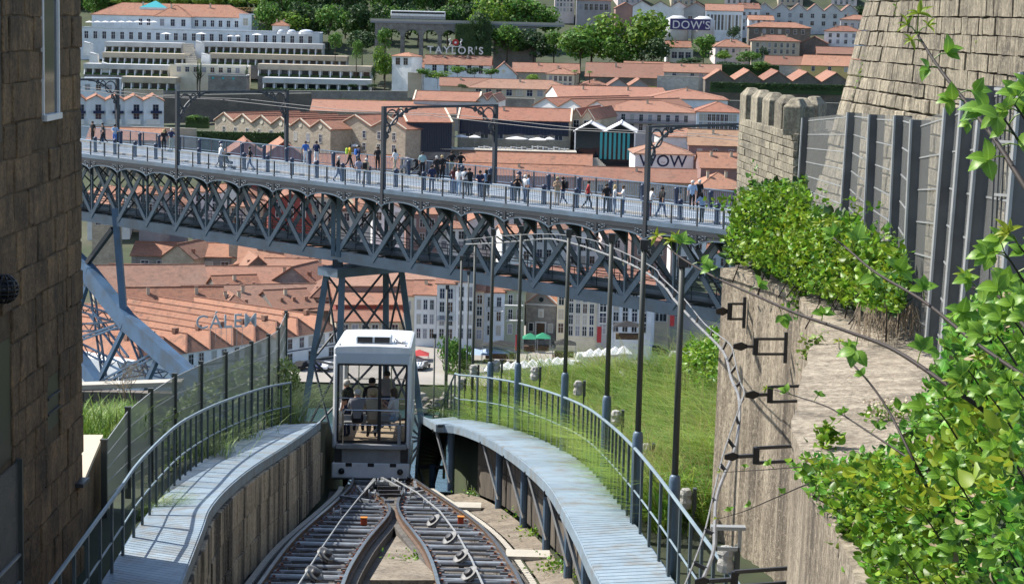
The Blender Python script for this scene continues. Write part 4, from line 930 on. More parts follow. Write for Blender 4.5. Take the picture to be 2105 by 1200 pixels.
while z < 76:
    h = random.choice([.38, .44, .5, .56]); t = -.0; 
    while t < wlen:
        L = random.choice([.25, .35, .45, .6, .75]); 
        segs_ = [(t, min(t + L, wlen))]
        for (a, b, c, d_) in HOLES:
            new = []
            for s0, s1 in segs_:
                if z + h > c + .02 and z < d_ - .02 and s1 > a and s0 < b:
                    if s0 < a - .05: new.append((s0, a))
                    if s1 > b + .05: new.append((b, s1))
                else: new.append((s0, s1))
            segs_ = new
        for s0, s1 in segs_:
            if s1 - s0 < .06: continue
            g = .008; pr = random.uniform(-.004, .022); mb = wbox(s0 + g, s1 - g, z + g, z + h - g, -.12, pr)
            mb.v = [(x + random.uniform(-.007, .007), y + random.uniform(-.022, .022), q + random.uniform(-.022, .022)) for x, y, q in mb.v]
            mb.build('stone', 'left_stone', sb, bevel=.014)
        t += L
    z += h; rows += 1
# its window: white frame, panes
a, b, c, d_ = HOLES[0]
wd = wbox(a + .01, a + .07, c, 76.6, -.06, .03).build('window', 'car_white', sb)
wbox(a, b, c - .02, c + .06, -.06, .06).build('sill', 'car_white', wd); wbox(b - .05, b, c, 76.6, -.06, .02).build('frame', 'car_white', wd); 
wbox(a + .02, b - .02, c, 76.6, -.03, -.002).build('pane', 'glass', wd)
a, b, c, d_ = HOLES[2]
sw = wbox(a, b, c, d_, -.10, -.008).build('slit_window', 'shop_dark', sb)
for k in range(2): wbox(a - .02, b + .02, lerp(c, d_, .3 + .3 * k), lerp(c, d_, .3 + .3 * k) + .03, -.01, .02).build('bar', 'steel_dark', sw)
a, b, c, d_ = HOLES[3]; wbox(a, b, c, d_, -.10, -.008).build('doorway', 'shop_dark', sb)
wbox(HOLES[1][0], HOLES[1][1], HOLES[1][2], 76.5, -.10, -.008).build('dark_window', 'shop_dark', sb)
wbox(tw(166), tw(152), zwl(160, 996), zwl(160, 988), .0, .12).build('iron_stub', 'steel_dark', sb)
# round lattice lamp on the wall
q = PL(8, 594, wn_, WA + wn_ * .28)
lp = thing('wall_lamp', 'black round lattice lamp fixed to the stone building', 'lamp', q)
for k in range(6): o = MB().tube([(.17 * math.cos(a), 0, .17 * math.sin(a)) for a in np.linspace(0, 2 * math.pi, 17)], .011, 5, False).build('lattice_ring', 'rubber_black', lp); o.rotation_euler = (0, 0, k * math.pi / 6)
for k in (-.1, -.05, 0, .05, .1): MB().tube([(math.sqrt(.17 ** 2 - k * k) * math.cos(a), math.sqrt(.17 ** 2 - k * k) * math.sin(a), k) for a in np.linspace(0, 2 * math.pi, 17)], .010, 5, False).build('lattice_ring', 'rubber_black', lp)
MB().lathe([(.12, -.1), (.145, 0), (.12, .1)], (0, 0, 0), 10).build('globe', 'shop_dark', lp, True); MB().bar((0, 0, 0), (-.3, 0, .1), .03).build('arm', 'rubber_black', lp)
# mesh gate at the foot of the building
gt = thing('mesh_gate', 'dark wire mesh gate in the bottom left corner', 'gate', (0, 0, 0))
G = [PL(-60, 990, wn_, WA + wn_ * .10), PL(27, 945, wn_, WA + wn_ * .10)]
wbox(tw(27), tw(27) + 1.3, 64, zwl(27, 950), .03, .05).build('screen', 'mesh_screen', gt)
for k in range(8): zz = 64.5 + k * .36; wbox(tw(27), tw(27) + 1.3, zz, zz + .03, .05, .08).build('gate_bar', 'galv', gt)
wbox(tw(27) - .03, tw(27) + .03, 64, zwl(27, 945), .02, .1).build('gate_post', 'post_olive', gt)
# low parapet past the corner
lw = thing('parapet_wall', 'low wall with sunlit cream top beside the corner of the stone building', 'wall', (0, 0, 0))
A0, A1 = P(212, 893, 34.5), P(150, 985, 29.5); A1.z = A0.z - .02; dxy = (A1 - A0).normalized(); nn = Vector((dxy.y, -dxy.x, 0))
if nn.x > 0: nn = -nn
MB().prism([A0, A1, A1 + nn * .45, A0 + nn * .45], (0, 0, 0), (0, 0, -.08)).build('coping', 'w_beige', lw)
MB().prism([A0 + Vector((-.02, 0, -.08)), A1 + Vector((-.02, 0, -.08)), A1 + nn * .4 + Vector((0, 0, -.08)), A0 + nn * .4 + Vector((0, 0, -.08))], (0, 0, 0), (0, 0, -3)).build('wall_body', 'left_stone', lw)
# dark stone wall with pale coping behind the mesh fence
dw = thing('boundary_wall', 'dark mossy stone wall with pale coping below the bridge arch', 'wall', (0, 0, 0))
A0, A1 = P(120, 793, 52), P(372, 797, 53); A1.z = A0.z
MB().prism([A0, A1, A1 + Vector((0, .5, 0)), A0 + Vector((0, .5, 0))], (0, 0, 0), (0, 0, -.13)).build('coping', 'c_stone', dw)
nst = 9
for r_ in range(5):
    for k in range(14):
        x0, x1 = lerp(A0.x, A1.x, (k + .5 * (r_ % 2)) / 14), lerp(A0.x, A1.x, (k + 1 + .5 * (r_ % 2)) / 14); z1_ = A0.z - .13 - r_ * .28
        MB().bb((x0 + .01, A0.y + .06 - random.uniform(0, .04), z1_ - .27), (x1 - .01, A0.y + .4, z1_ - .01)).build('stone', 'w_stonedark', dw)
# mesh fence on the left
lf = thing('mesh_fence', 'tall green grey mesh fence climbing behind the left railing', 'fence', (0, 0, 0))
FP = [(214, 905, 33), (263, 838, 36), (310, 800, 39), (359, 769, 42), (413, 744, 45), (464, 724.5, 48), (517, 703, 52), (552, 688, 55), (572, 675, 58), (588, 640, 63)]
tops = [P(*f) for f in FP]
for k, q in enumerate(tops):
    zb_ = zw(min(q.y, 57)) - .4; MB().bb((q.x - .05, q.y - .035, zb_), (q.x + .05, q.y + .035, q.z)).build('fence_post', 'post_olive', lf)
    MB().bb((q.x - .06, q.y - .045, q.z), (q.x + .06, q.y + .045, q.z + .025)).build('post_cap', 'post_olive', lf)
for a, b in zip(tops, tops[1:]):
    za, zb_ = zw(min(a.y, 57)) - .1, zw(min(b.y, 57)) - .1; dn = Vector((0, 0, -.06)); a, b = a + dn, b + dn
    MB().quad(a, b, Vector((b.x, b.y, zb_)), Vector((a.x, a.y, za))).build('mesh_panel', 'mesh_screen_thin', lf)
    m = MB()
    for j in range(5):
        t_ = j / 4.5; m.bar(Vector((a.x, a.y, lerp(a.z, za, t_))), Vector((b.x, b.y, lerp(b.z, zb_, t_))), .014)
    m.build('mesh_bars', 'galv', lf)
# ============================================================ poles along the right walkway
PO = [(1388, 540, 1372, 1175), (1305, 505, 1298, 1068), (1240, 490, 1236, 990), (1157, 480, 1152, 925), (1062, 472, 1057, 884), (1003, 478, 1001, 868)]
CAPY = {1240: 812, 1157: 765, 1062: 745, 1003: 743}
nmv = ['nearest', 'second', 'third', 'fourth', 'fifth', 'sixth', 'seventh', 'eighth', 'ninth']
pole_top = []
for k, (xt, yt, xb, yb) in enumerate(PO):
    base = PS(xb, yb, zw); base = base + Vector((.06, 0, -.1)); top = P(xt, yt, base.y); 
    t = thing('cable_pole', f'tall dark steel pole outside the right railing, {nmv[k]} from the camera', 'pole', base, 0, 'poles along the right walkway'); H = top.z - base.z
    hc = 1.55 if xt not in CAPY else P(xt, CAPY[xt], base.y).z - base.z
    MB().lathe([(.085, 0), (.085, hc - .1), (.075, hc - .03), (.05, hc)], (0, 0, 0), 12).build('sleeve', 'rail_blue', t, True)
    MB().lathe([(.048, hc - .05), (.042, H)], (0, 0, 0), 10).build('shaft', 'post_olive', t, True); MB().box((0, 0, H + .02), (.12, .12, .16)).build('cable_clamp', 'steel_dark', t)
    pole_top.append(base + Vector((0, 0, H)))
for k, (xt, yt, yb, Y) in enumerate([(972, 500, 880, 59), (945, 530, 890, 62), (917, 590, 890, 65), (893, 690, 900, 68), (960, 560, 880, 72), (920, 640, 880, 78)]):
    top = P(xt, yt, Y); bot = P(xt - 3, yb, Y); bot.z -= 1.5
    t = thing('cable_pole', f'thin dark pole beyond the walkway crest, {["first", "second", "third", "fourth", "fifth", "sixth"][k]} of the far cluster', 'pole', bot, 0, 'poles beyond the crest')
    r_ = .045 if k < 3 else .03
    MB().lathe([(r_, 0), (r_ * .85, top.z - bot.z)], (0, 0, 0), 8).build('shaft', 'post_olive', t, True); MB().box((0, 0, top.z - bot.z), (.12, .1, .14)).build('cable_clamp', 'steel_dark', t)
# pale twin tube strung over the poles and along the wall brackets
UPc = [(955, 493, 59), (1003, 488, 56), (1033, 485, 53.5), (1130, 481, 48), (1212, 492, 44), (1273, 515, 41), (1343, 550, 36), (1360, 570, 34.5), (1407, 615, 32.3), (1450, 667, 30.8), (1500, 707, 29.2), (1510, 737, 28), (1520, 780, 26.8), (1530, 807, 26), (1520, 837, 25.2), (1492, 917, 23.6), (1479, 964, 22.8), (1464, 1028, 22), (1447, 1098, 21), (1420, 1172, 20), (1395, 1230, 19.3)]
LOc = [(958, 502, 59), (1010, 500, 56), (1060, 496, 53), (1130, 491, 48), (1187, 503, 45.5), (1233, 518, 43), (1283, 537, 40.5), (1333, 563, 36.5), (1367, 590, 34.2), (1387, 617, 33), (1433, 667, 31.2), (1487, 723, 29.3), (1503, 777, 27.2), (1520, 823, 25.8), (1514, 910, 24), (1484, 988, 22.5), (1472, 1028, 22), (1469, 1085, 21.2), (1467, 1131, 20.6), (1450, 1178, 20), (1420, 1240, 19.2)]
U3 = smoothpts([P(*c) for c in UPc], 4); L3 = smoothpts([P(*c) for c in LOc], 4)
ct = thing('cable_tray', 'pale twin cable tubes looping over the poles and down the right wall', 'cable', (0, 0, 0))
MB().tube(U3, .010, 6).build('thin_tube', 'cable_white', ct); MB().tube(L3, .021, 7).build('thick_tube', 'cable_white', ct)
ru, rl = resample(U3, n=44), resample(L3, n=44)
for k in range(1, 44): MB().bar(ru[k], rl[k], .02, .04).build('spacer_strap', 'rubber_black', ct)
# wrapped floodlights on short stands behind the railing
for k, (x, y, Y) in enumerate([(1500, 1150, 24.5), (1416, 1025, 32), (1333, 930, 37.5), (1271, 860, 41), (1193, 798, 45.5), (1103, 768, 50), (1025, 752, 54), (977, 762, 57), (950, 790, 60)]):
    q = P(x, y, Y); zb_ = zw(min(Y, 57)) - .3
    t = thing('floodlight', f'floodlight wrapped in white cloth behind the right railing, {nmv[k]} from the camera', 'floodlight', Vector((q.x, q.y, zb_)), 0, 'wrapped floodlights')
    hq = q.z - zb_
    o = MB().lathe([(.05, -.17), (.095, -.14), (.11, -.05), (.09, .02), (.11, .08), (.08, .16), (.03, .18)], (-.05, 0, hq), 9); o.v = [(x_ + random.uniform(-.015, .015), y_ + random.uniform(-.015, .015), z_) for x_, y_, z_ in o.v]; o.build('cloth_wrap', 'cloth_wrap', t)
    MB().box((.09, 0, hq), (.06, .12, .36)).build('lamp_back', 'post_olive', t); MB().bar((.08, 0, 0), (.08, 0, hq), .035).build('stand', 'post_olive', t)
# ============================================================ big retaining wall on the right
FW = [(2.35, 10), (2.45, 13), (2.56, 15.5), (2.74, 19), (3.3, 22.3), (3.8, 25), (3.99, 26.7), (4.07, 28), (4.06, 29), (3.95, 30), (3.73, 30.9), (3.55, 31.6), (3.35, 32.2)]
TZ = [(10, 70.1), (19, 70.1), (26, 70.15), (29, 70.1), (32.2, 70.05)]
rw = thing('retaining_wall', 'tall pale streaked granite wall on the right with a broad top', 'wall', (0, 0, 0))
fp = smoothpts([Vector((x, y, 0)) for x, y in FW], 6); fp = [p + Vector((random.uniform(-.03, .03), 0, 0)) for p in fp]
m = MB(); m.strip([Vector((p.x, p.y, interp(TZ, p.y))) for p in fp], [Vector((p.x - .12, p.y, 60)) for p in fp]); m.add([(3.35, 32.2, 70.05), (3.2, 32.2, 60), (11, 37, 60), (11, 37, 70.05)], [(0, 1, 2, 3)]); m.build('wall_face', 'wall_streak', rw)
MB().strip([Vector((p.x - .04, p.y, interp(TZ, p.y) + .06)) for p in fp], [Vector((p.x + 4.5, p.y + .6, interp(TZ, p.y) + .35)) for p in fp], .14).build('wall_top', 'wall_top', rw)
# brackets on it that hold the cables
for k, (xa, ya, xb, yb, Y) in enumerate([(1478, 640, 1530, 640, 30.9), (1508, 712, 1615, 712, 28.8), (1530, 812, 1655, 808, 25.8), (1480, 940, 1655, 930, 22.6), (1410, 1197, 1645, 1180, 19.4)]):
    a, b = P(xa, ya, Y), P(xb, yb, Y + .3); t = thing('wall_bracket', f'black steel cable bracket on the right wall, {["farthest", "fourth nearest", "third nearest", "second nearest", "nearest"][k]}', 'bracket', (0, 0, 0), 0, 'cable brackets on the right wall')
    sc = Y / 4200; hx = 16 * sc
    p0 = a.lerp(b, .42); zz = Vector((0, 0, hx))
    MB().bar(p0 + zz, b + zz, .035).build('upper_arm', 'steel_dark', t); MB().bar(p0 - zz, b - zz, .035).build('lower_arm', 'steel_dark', t); MB().bar(p0 + zz * 1.1, p0 - zz * 1.1, .07).build('stem', 'rubber_black', t); MB().bar(b + zz * 1.9, b - zz * 2.2, .05).build('wall_plate', 'steel_dark', t)
    c_ = a.lerp(b, .15); u = (b - a).normalized(); v = Vector((0, 0, 1)); r_ = 9 * sc
    m = MB(); m.prism([c_ - u * r_ * 2.1 - v * r_ * .5, c_ - v * r_, c_ + u * r_ * 1.6 - v * r_ * .35, c_ + u * r_ * 1.6 + v * r_ * .35, c_ + v * r_, c_ - u * r_ * 2.1 + v * r_ * .5], (0, 0, 0), (0, .03, 0)); m.build('clamp_plate', 'rubber_black', t)
    MB().bar(c_ + u * r_ * 1.4, p0, .04).build('link', 'steel_dark', t)
t = thing('bench_frame', 'small grey steel frame at the foot of the right wall', 'frame', P(1470, 1130, 23))
for s in (0, .28): MB().bar((s, 0, 0), (s, 0, .28), .04).build('upright', 'galv', t)
MB().bar((-.06, 0, .27), (.34, 0, .27), .12, .04).build('top_bar', 'galv', t); MB().bar((0, 0, .02), (.28, 0, .02), .04).build('lower_bar', 'galv', t)
# ---- fence on the wall: leaning steel posts and mesh panels
FQ = [(1662, 243, 1650, 430, 40), (1757, 232, 1740, 480, 34), (1803, 236, 1788, 545, 31), (1857, 238, 1840, 600, 28), (1893, 247, 1872, 680, 25), (1965, 222, 1925, 720, 22), (2003, 203, 1955, 790, 19.5), (2046, 178, 1985, 860, 17.5), (2130, 150, 2060, 960, 15.5)]
rf = thing('steel_fence', 'grey steel post fence with mesh panels on top of the right wall', 'fence', (0, 0, 0)); ft = []
for (xt, yt, xb, yb, Y) in FQ:
    a, b = P(xt, yt, Y + .2), P(xb, yb, Y); ft.append((a, b)); wdt = .19 if Y > 40 else .22
    o = MB().bar(b, a, .235, .06, (0, 1, 0)).build('fence_post', 'post_grey', rf); d = (a - b).normalized(); lft = Vector((-1, 0, 0))
    MB().bar(b + lft * .125 - Vector((0, .02, 0)), a + lft * .125 - Vector((0, .02, 0)), .025, .08, (0, 1, 0)).build('post_edge', 'galv', o)
for (a0, b0), (a1, b1) in zip(ft, ft[1:]):
    MB().quad(b0, b1, a1, a0).build('mesh_panel', 'mesh_screen', rf); m = MB()
    for j in range(7):
        t_ = .03 + j * .15; m.bar(a0.lerp(b0, t_), a1.lerp(b1, t_), .017)
    m.build('panel_bars', 'galv', rf)
# bar grille at the far right edge
gl = thing('bar_grille', 'close set vertical bars at the top right edge', 'grille', (0, 0, 0))
for k in range(16):
    a, b = P(2052 + k * 9, 180, 16.9 - k * .1), P(2030 + k * 9, 640, 16.9 - k * .1); MB().bar(a, b, .014).build('bar', 'post_grey', gl)
for y_ in (183, 290, 400, 515): MB().bar(P(2046, y_, 16.8), P(2190, y_ + 12, 15.2), .022).build('cross_bar', 'galv', gl)
# ============================================================ old city wall, stone by stone
def stonewall(t, A, B, z0, z1, hmin, hmax, lmin, lmax, mat_, limit=300, left=None, depth=.5, top=None, batter=None):
    A = Vector(A); B = Vector(B); u = (B - A); u.z = 0; Ltot = u.length; u.normalize(); n = Vector((u.y, -u.x, 0)); 
    if n.dot(CAM - A) < 0: n = -n
    n.z = 0; out = []; z = z0; r_ = 0
    while z < z1:
        h = random.uniform(hmin, hmax); s = (left(z) if left else 0) - random.uniform(0, .15)
        s_end = Ltot
        while s < s_end:
            L = random.uniform(lmin, lmax); e = min(s + L, s_end); g = .016; pr = random.uniform(0, .045); vs = []
            for q in (s + g, e - g):
                for zz in (z + g, z + h - g):
                    for dd in (-.2, pr): vs.append(A + u * (q + random.uniform(-.012, .012)) + n * (dd + random.uniform(-.006, .006) + (batter(q, zz) if batter else 0)) + Vector((0, 0, zz + random.uniform(-.018, .018) - A.z)))
            out.append(MB().add(vs, [(0, 1, 3, 2), (4, 6, 7, 5), (0, 4, 5, 1), (2, 3, 7, 6), (0, 2, 6, 4), (1, 5, 7, 3)])); s = e
        z += h; r_ += 1
    return out, u, n
cw = thing('city_wall', 'high medieval granite city wall rising at the top right', 'wall', (0, 0, 0))
CA, CBp = Vector((8.95, 53, 70)), Vector((9.75, 30, 70))
def cleft(z): return -max(0, (74.2 - z)) * .24
ow, u_, n_ = stonewall(cw, CA, CBp, 67.6, 76.0, .31, .42, .26, .90, 'city_stone', left=lambda z: 0, batter=lambda s, z: max(0, 74.6 - z) * .22 * max(0, 1 - s / 9))
ow.sort(key=lambda m: -(1 if 69.5 < m.v[0][2] < 75 else 0)); rest = MB()
for k, m in enumerate(ow):
    if k < 299: m.build('stone', 'city_stone', cw, bevel=.022)
    else: rest.add(m.v, m.f)
if rest.v: rest.build('other_stones', 'city_stone', cw)['kind'] = 'stuff'
m = MB(); A, B = CA - n_ * .1, CBp - n_ * .1
m.add([A + u_ * (cleft(67) - .05) + Vector((0, 0, -4)), B + Vector((0, 0, -4)), B + Vector((0, 0, 6.2)), A + Vector((0, 0, 6.2)), A + u_ * (cleft(67) - .05) - n_ * 3 + Vector((0, 0, -4)), B - n_ * 3 + Vector((0, 0, -4)), B - n_ * 3 + Vector((0, 0, 6.2)), A - n_ * 3 + Vector((0, 0, 6.2))], [(0, 1, 2, 3), (5, 4, 7, 6), (4, 0, 3, 7), (3, 2, 6, 7)]); m.build('wall_core', 'city_core', cw)
# battlemented tower
tw_ = thing('battlement_tower', 'small crenellated stone tower behind the leafy bush', 'tower', (0, 0, 0))
TA, TBp = P(1519, 260, 107), P(1642, 268, 92); TBp.z = TA.z; zt0 = P(1580, 262, 99).z; tu = (TBp - TA); tu.z = 0; tl = tu.length; tu.normalize()
ow, u2, n2 = stonewall(tw_, TA, TBp, zt0 - 6.5, zt0 - .05, .33, .42, .9, 2.4, 'tower_stone')
for m in ow: m.build('stone', 'tower_stone', tw_, bevel=.02)
n3 = n2
m = MB(); A, B = TA - n3 * .08, TBp - n3 * .08
m.prism([A + Vector((0, 0, zt0 - A.z)), B + Vector((0, 0, zt0 - B.z)), B - n3 * 5 + Vector((0, 0, zt0 - B.z)), A - n3 * 5 + Vector((0, 0, zt0 - A.z))], (0, 0, 0), (0, 0, -8)); m.build('tower_core', 'city_core', tw_)
# right return wall of the tower
SA, SB2 = TBp, P(1702, 268, 97); SB2.z = TBp.z
ow, u4, n4 = stonewall(tw_, SA, SB2, zt0 - 6.5, zt0 - .05, .33, .42, .5, 1.2, 'tower_stone')
for m in ow: m.build('stone', 'tower_stone', tw_, bevel=.02)
def merlon(base, u, n, w_, th, h):
    m = MB(); a = base; hb = h * .78
    v = [a, a + u * w_, a + u * w_ - n * th, a - n * th]; up = Vector((0, 0, hb)); tp = [p + up for p in v]; ap = (a + u * w_ / 2 - n * th / 2) + Vector((0, 0, h))
    in_ = [p.lerp(ap, .55) for p in tp]
    for p in in_: p.z = base.z + h
    m.add(v + tp + in_, [(0, 1, 5, 4), (1, 2, 6, 5), (2, 3, 7, 6), (3, 0, 4, 7), (4, 5, 9, 8), (5, 6, 10, 9), (6, 7, 11, 10), (7, 4, 8, 11), (8, 9, 10, 11)])
    m.build('merlon', 'tower_stone', tw_, bevel=.03)
for k in range(5):
    q = TA + tu * (tl * (k * .205)); q.z = zt0; merlon(q, tu, n2, tl * .115, .9, 1.65)
for k, fr in enumerate((.03, .62)):
    su = (SB2 - SA); su.z = 0; sl_ = su.length; su.normalize(); q = SA + su * sl_ * fr; q.z = zt0; merlon(q, su, n4, sl_ * .30, .8, 1.65)
# ============================================================ near vegetation
LEAFV = np.array([(0, 0, 0), (.20, .12, .07), (.33, .36, .11), (.30, .58, .07), (.17, .82, -.02), (0, 1.0, -.14), (-.17, .82, -.02), (-.30, .58, .07), (-.33, .36, .11), (-.20, .12, .07), (0, .36, .0), (0, .70, -.04)])
LEAFF = np.array([(0, 1, 2, 10), (10, 2, 3, 11), (11, 3, 4, 5), (0, 10, 8, 9), (10, 11, 7, 8), (11, 5, 6, 7)])
def bigleaf():
    ts = [0, .07, .15, .23, .31, .39, .47, .55, .63, .71, .79, .86, .93, 1.0]; rib = []; le = []; re_ = []; V = []
    for i, t in enumerate(ts):
        w_ = .37 * math.sin(math.pi * min(1, t ** .78)) ** .85 * (1.0 if i % 2 else .88) if 0 < t < 1 else 0
        z = .10 * math.sin(t * 2.6) - .20 * t * t; V += [(0, t, z - .0), (w_, t - .02, z + w_ * .30 - .25 * w_ * w_), (-w_, t - .02, z + w_ * .30 - .25 * w_ * w_)]
    F = []
    for i in range(len(ts) - 1):
        a, b = 3 * i, 3 * i + 3; F += [(a, a + 1, b + 1, b), (a, b, b + 2, a + 2)]
    return np.array(V), np.array(F)
BIGL = bigleaf()
def setlv(me, LV, n):
    at_ = me.attributes.new('lv', 'FLOAT_VECTOR', 'POINT'); at_.data.foreach_set('vector', np.tile(LV, (n, 1)).astype(np.float32).ravel())
def rotmats(az, el, tw__):
    """leaf axis towards azimuth az, elevation el, rolled tw__"""
    ca, sa, ce, se = np.cos(az), np.sin(az), np.cos(el), np.sin(el)
    y = np.stack([ca * ce, sa * ce, se], 1); x = np.stack([-sa, ca, np.zeros_like(az)], 1); z = np.cross(x, y)
    ct_, st_ = np.cos(tw__)[:, None], np.sin(tw__)[:, None]; x2 = x * ct_ + z * st_; z2 = -x * st_ + z * ct_
    return np.stack([x2, y, z2], 2)
def leaves(name, pts, size, mat_, parent, spread=.9, up=.2, kind=True, shape=None):
    """many leaves as one mesh at pts (n,3)"""
    n = len(pts); az = rng.uniform(0, 2 * np.pi, n); el = rng.normal(up, spread * .5, n); tw__ = rng.normal(0, .7, n); Rm = rotmats(az, el, tw__)
    LV = LEAFV if shape is None else shape[0]; LF = LEAFF if shape is None else shape[1]
    s = (size * rng.uniform(.4, 1.4, n))[:, None, None]
    V = (np.einsum('nij,kj->nki', Rm, LV) * s + pts[:, None, :]).reshape(-1, 3); F = (LF[None] + (np.arange(n) * len(LV))[:, None, None]).reshape(-1, LF.shape[1])
    me = npmesh(name, V, F, mat_); setlv(me, LV, n); o = inst(name, me, parent)
    if kind: o['kind'] = 'stuff'
    return o
def pixcloud(poly, n, fY, jit=.6):
    """points spread through a slab in space whose outline is a polygon in the view, fY gives its depth"""
    xs = [p[0] for p in poly]; ys = [p[1] for p in poly]; out = []
    def inside_(x, y):
        c = False; j = len(poly) - 1
        for i in range(len(poly)):
            if (poly[i][1] > y) != (poly[j][1] > y) and x < (poly[j][0] - poly[i][0]) * (y - poly[i][1]) / (poly[j][1] - poly[i][1]) + poly[i][0]: c = not c
            j = i
        return c
    while len(out) < n:
        x, y = random.uniform(min(xs), max(xs)), random.uniform(min(ys), max(ys))
        if inside_(x, y): out.append(P(x, y, fY(x, y) + random.gauss(0, jit)))
    return np.array(out)
def clumped(pts, n, r_):
    """pull points into clumps"""
    c = pts[rng.integers(0, len(pts), n)]; d = np.linalg.norm(pts[:, None, :] - c[None], axis=2) if len(pts) * n < 4e6 else None
    if d is None: return pts
    k = d.argmin(1); v = pts - c[k]; dist = np.linalg.norm(v, axis=1, keepdims=True); return c[k] + v * np.minimum(1, r_ / np.maximum(dist, 1e-6)) ** .6
# ---- ivy bush on the wall below the tower
iv = thing('ivy_bush', 'thick bright green leafy bush spilling over the wall below the tower', 'bush', P(1640, 560, 44))
iv.location = (0, 0, 0)
def ivY(x, y): return 32.3 - (x - 1500) / 360 * 7.6 - (y - 480) / 160 * 1.6
ivp = [(1498, 470), (1510, 420), (1530, 385), (1590, 372), (1630, 378), (1650, 360), (1668, 420), (1700, 440), (1760, 450), (1800, 500), (1860, 520), (1870, 590), (1850, 640), (1790, 640), (1730, 620), (1660, 600), (1600, 570), (1540, 545), (1500, 540), (1492, 510)]
pts = clumped(pixcloud(ivp, 7000, ivY, .42), 190, .21); leaves('foliage', pts, .085, 'leaf_bush', iv, 1.0, .15)
leaves('young_leaves', clumped(pixcloud([(1590, 420), (1760, 460), (1850, 540), (1840, 620), (1700, 590), (1560, 510)], 700, lambda x, y: ivY(x, y) - .25, .13), 90, .16), .09, 'leaf_young', iv, .8, .3)
sp = []; ip = pts
for k in range(95):                                # ragged shoots standing out of the bush
    q = Vector(ip[random.randrange(len(ip))]); d = Vector((random.uniform(-.8, .5), random.uniform(-.5, .1), random.uniform(-.1, 1))).normalized(); L_ = random.uniform(.25, .75)
    for j in range(16): a = q + d * (L_ * j / 15) + Vector((0, 0, -.18 * (j / 15) ** 2 * L_)); sp.append((a.x + random.gauss(0, .035), a.y + random.gauss(0, .035), a.z + random.gauss(0, .035)))
leaves('shoots', np.array(sp), .08, 'leaf_bush', iv, 1.0, .3)
leaves('shade_foliage', pixcloud(ivp, 2600, lambda x, y: ivY(x, y) + .8, .35), .15, 'leaf_dark', iv, 1.2, .1)  # deeper layer of dark leaves, its colour standing in for shade inside the bush
ms = MB()
for k in range(60):
    q = Vector(pts[random.randrange(len(pts))]); ms.tube([q + Vector((random.uniform(-.3, .3), .3, -.5)), q], [.012, .006], 4)
ms.build('stems', 'stem_dark', iv)['kind'] = 'stuff'
dry = thing('dry_grass', 'tuft of dry straw grass hanging on the wall top below the bush', 'grass', P(1830, 650, 24.2))
m = MB()
for k in range(150):
    a = P(random.uniform(1760, 1890), random.uniform(620, 660), 24 + random.uniform(-.4, .4)); b = a + Vector((random.uniform(-.08, .08), random.uniform(-.06, .06), -random.uniform(.12, .42))); m.tube([a - dry.location, b - dry.location], [.006, .003], 3, False)
m.build('blades', 'dry_twig', dry)['kind'] = 'stuff'
# ---- bramble mass, lower right
bb = thing('bramble_thicket', 'dense bramble thicket covering the lower right corner', 'bush', (0, 0, 0))
def bbY(x, y): return interp([(1600, 17.6), (1750, 14.8), (1900, 12), (2000, 10.2), (2110, 8.8)], x)
P1 = [(1610, 945), (1700, 925), (1790, 930), (1880, 850), (1960, 640), (2020, 600), (2130, 560), (2130, 1230), (1790, 1230), (1760, 1130), (1735, 1085), (1690, 1060), (1660, 1010)]
pts = clumped(pixcloud(P1, 6800, lambda x, y: bbY(x, y) + .4, .6), 300, .16)
near_ = pts[:, 1] < 12; leaves('near_foliage', pts[near_], .066, 'leaf_bramble', bb, .8, .25, shape=BIGL); leaves('far_foliage', pts[~near_], .066, 'leaf_bramble', bb, .9, .2, shape=BIGL)
pts2 = clumped(pixcloud([(1640, 960), (1800, 945), (1900, 1000), (1950, 1200), (1800, 1200), (1720, 1060)], 1500, lambda x, y: bbY(x, y) - .3, .3), 160, .2); leaves('top_foliage', pts2, .07, 'leaf_bush', bb, .8, .3)
leaves('young_leaves', clumped(pixcloud([(1660, 950), (1880, 930), (2080, 760), (2090, 1000), (1850, 1060), (1720, 1010)], 420, lambda x, y: bbY(x, y) - .7, .2), 90, .1), .085, 'leaf_young', bb, .7, .4)
leaves('shade_foliage', pixcloud([(1680, 1010), (1790, 985), (1890, 930), (1990, 740), (2130, 640), (2130, 1230), (1800, 1230)], 3800, lambda x, y: bbY(x, y) + 1.3, .35), .15, 'leaf_dark', bb, 1.2, .1)  # dark leaves set behind the rest, painting the shade in the thicket's gaps
ms = MB()
for k in range(90):
    q = Vector(pts[random.randrange(len(pts))]); ms.tube([q + Vector((random.uniform(.1, .5), random.uniform(0, .4), -random.uniform(.2, .5))), q], [.008, .004], 4)
ms.build('stems', 'stem_dark', bb)['kind'] = 'stuff'
leaves('dead_leaves', clumped(pixcloud(P1, 260, lambda x, y: bbY(x, y) - .05, .4), 90, .2), .055, 'c_tan', bb, 1.2, -.3)
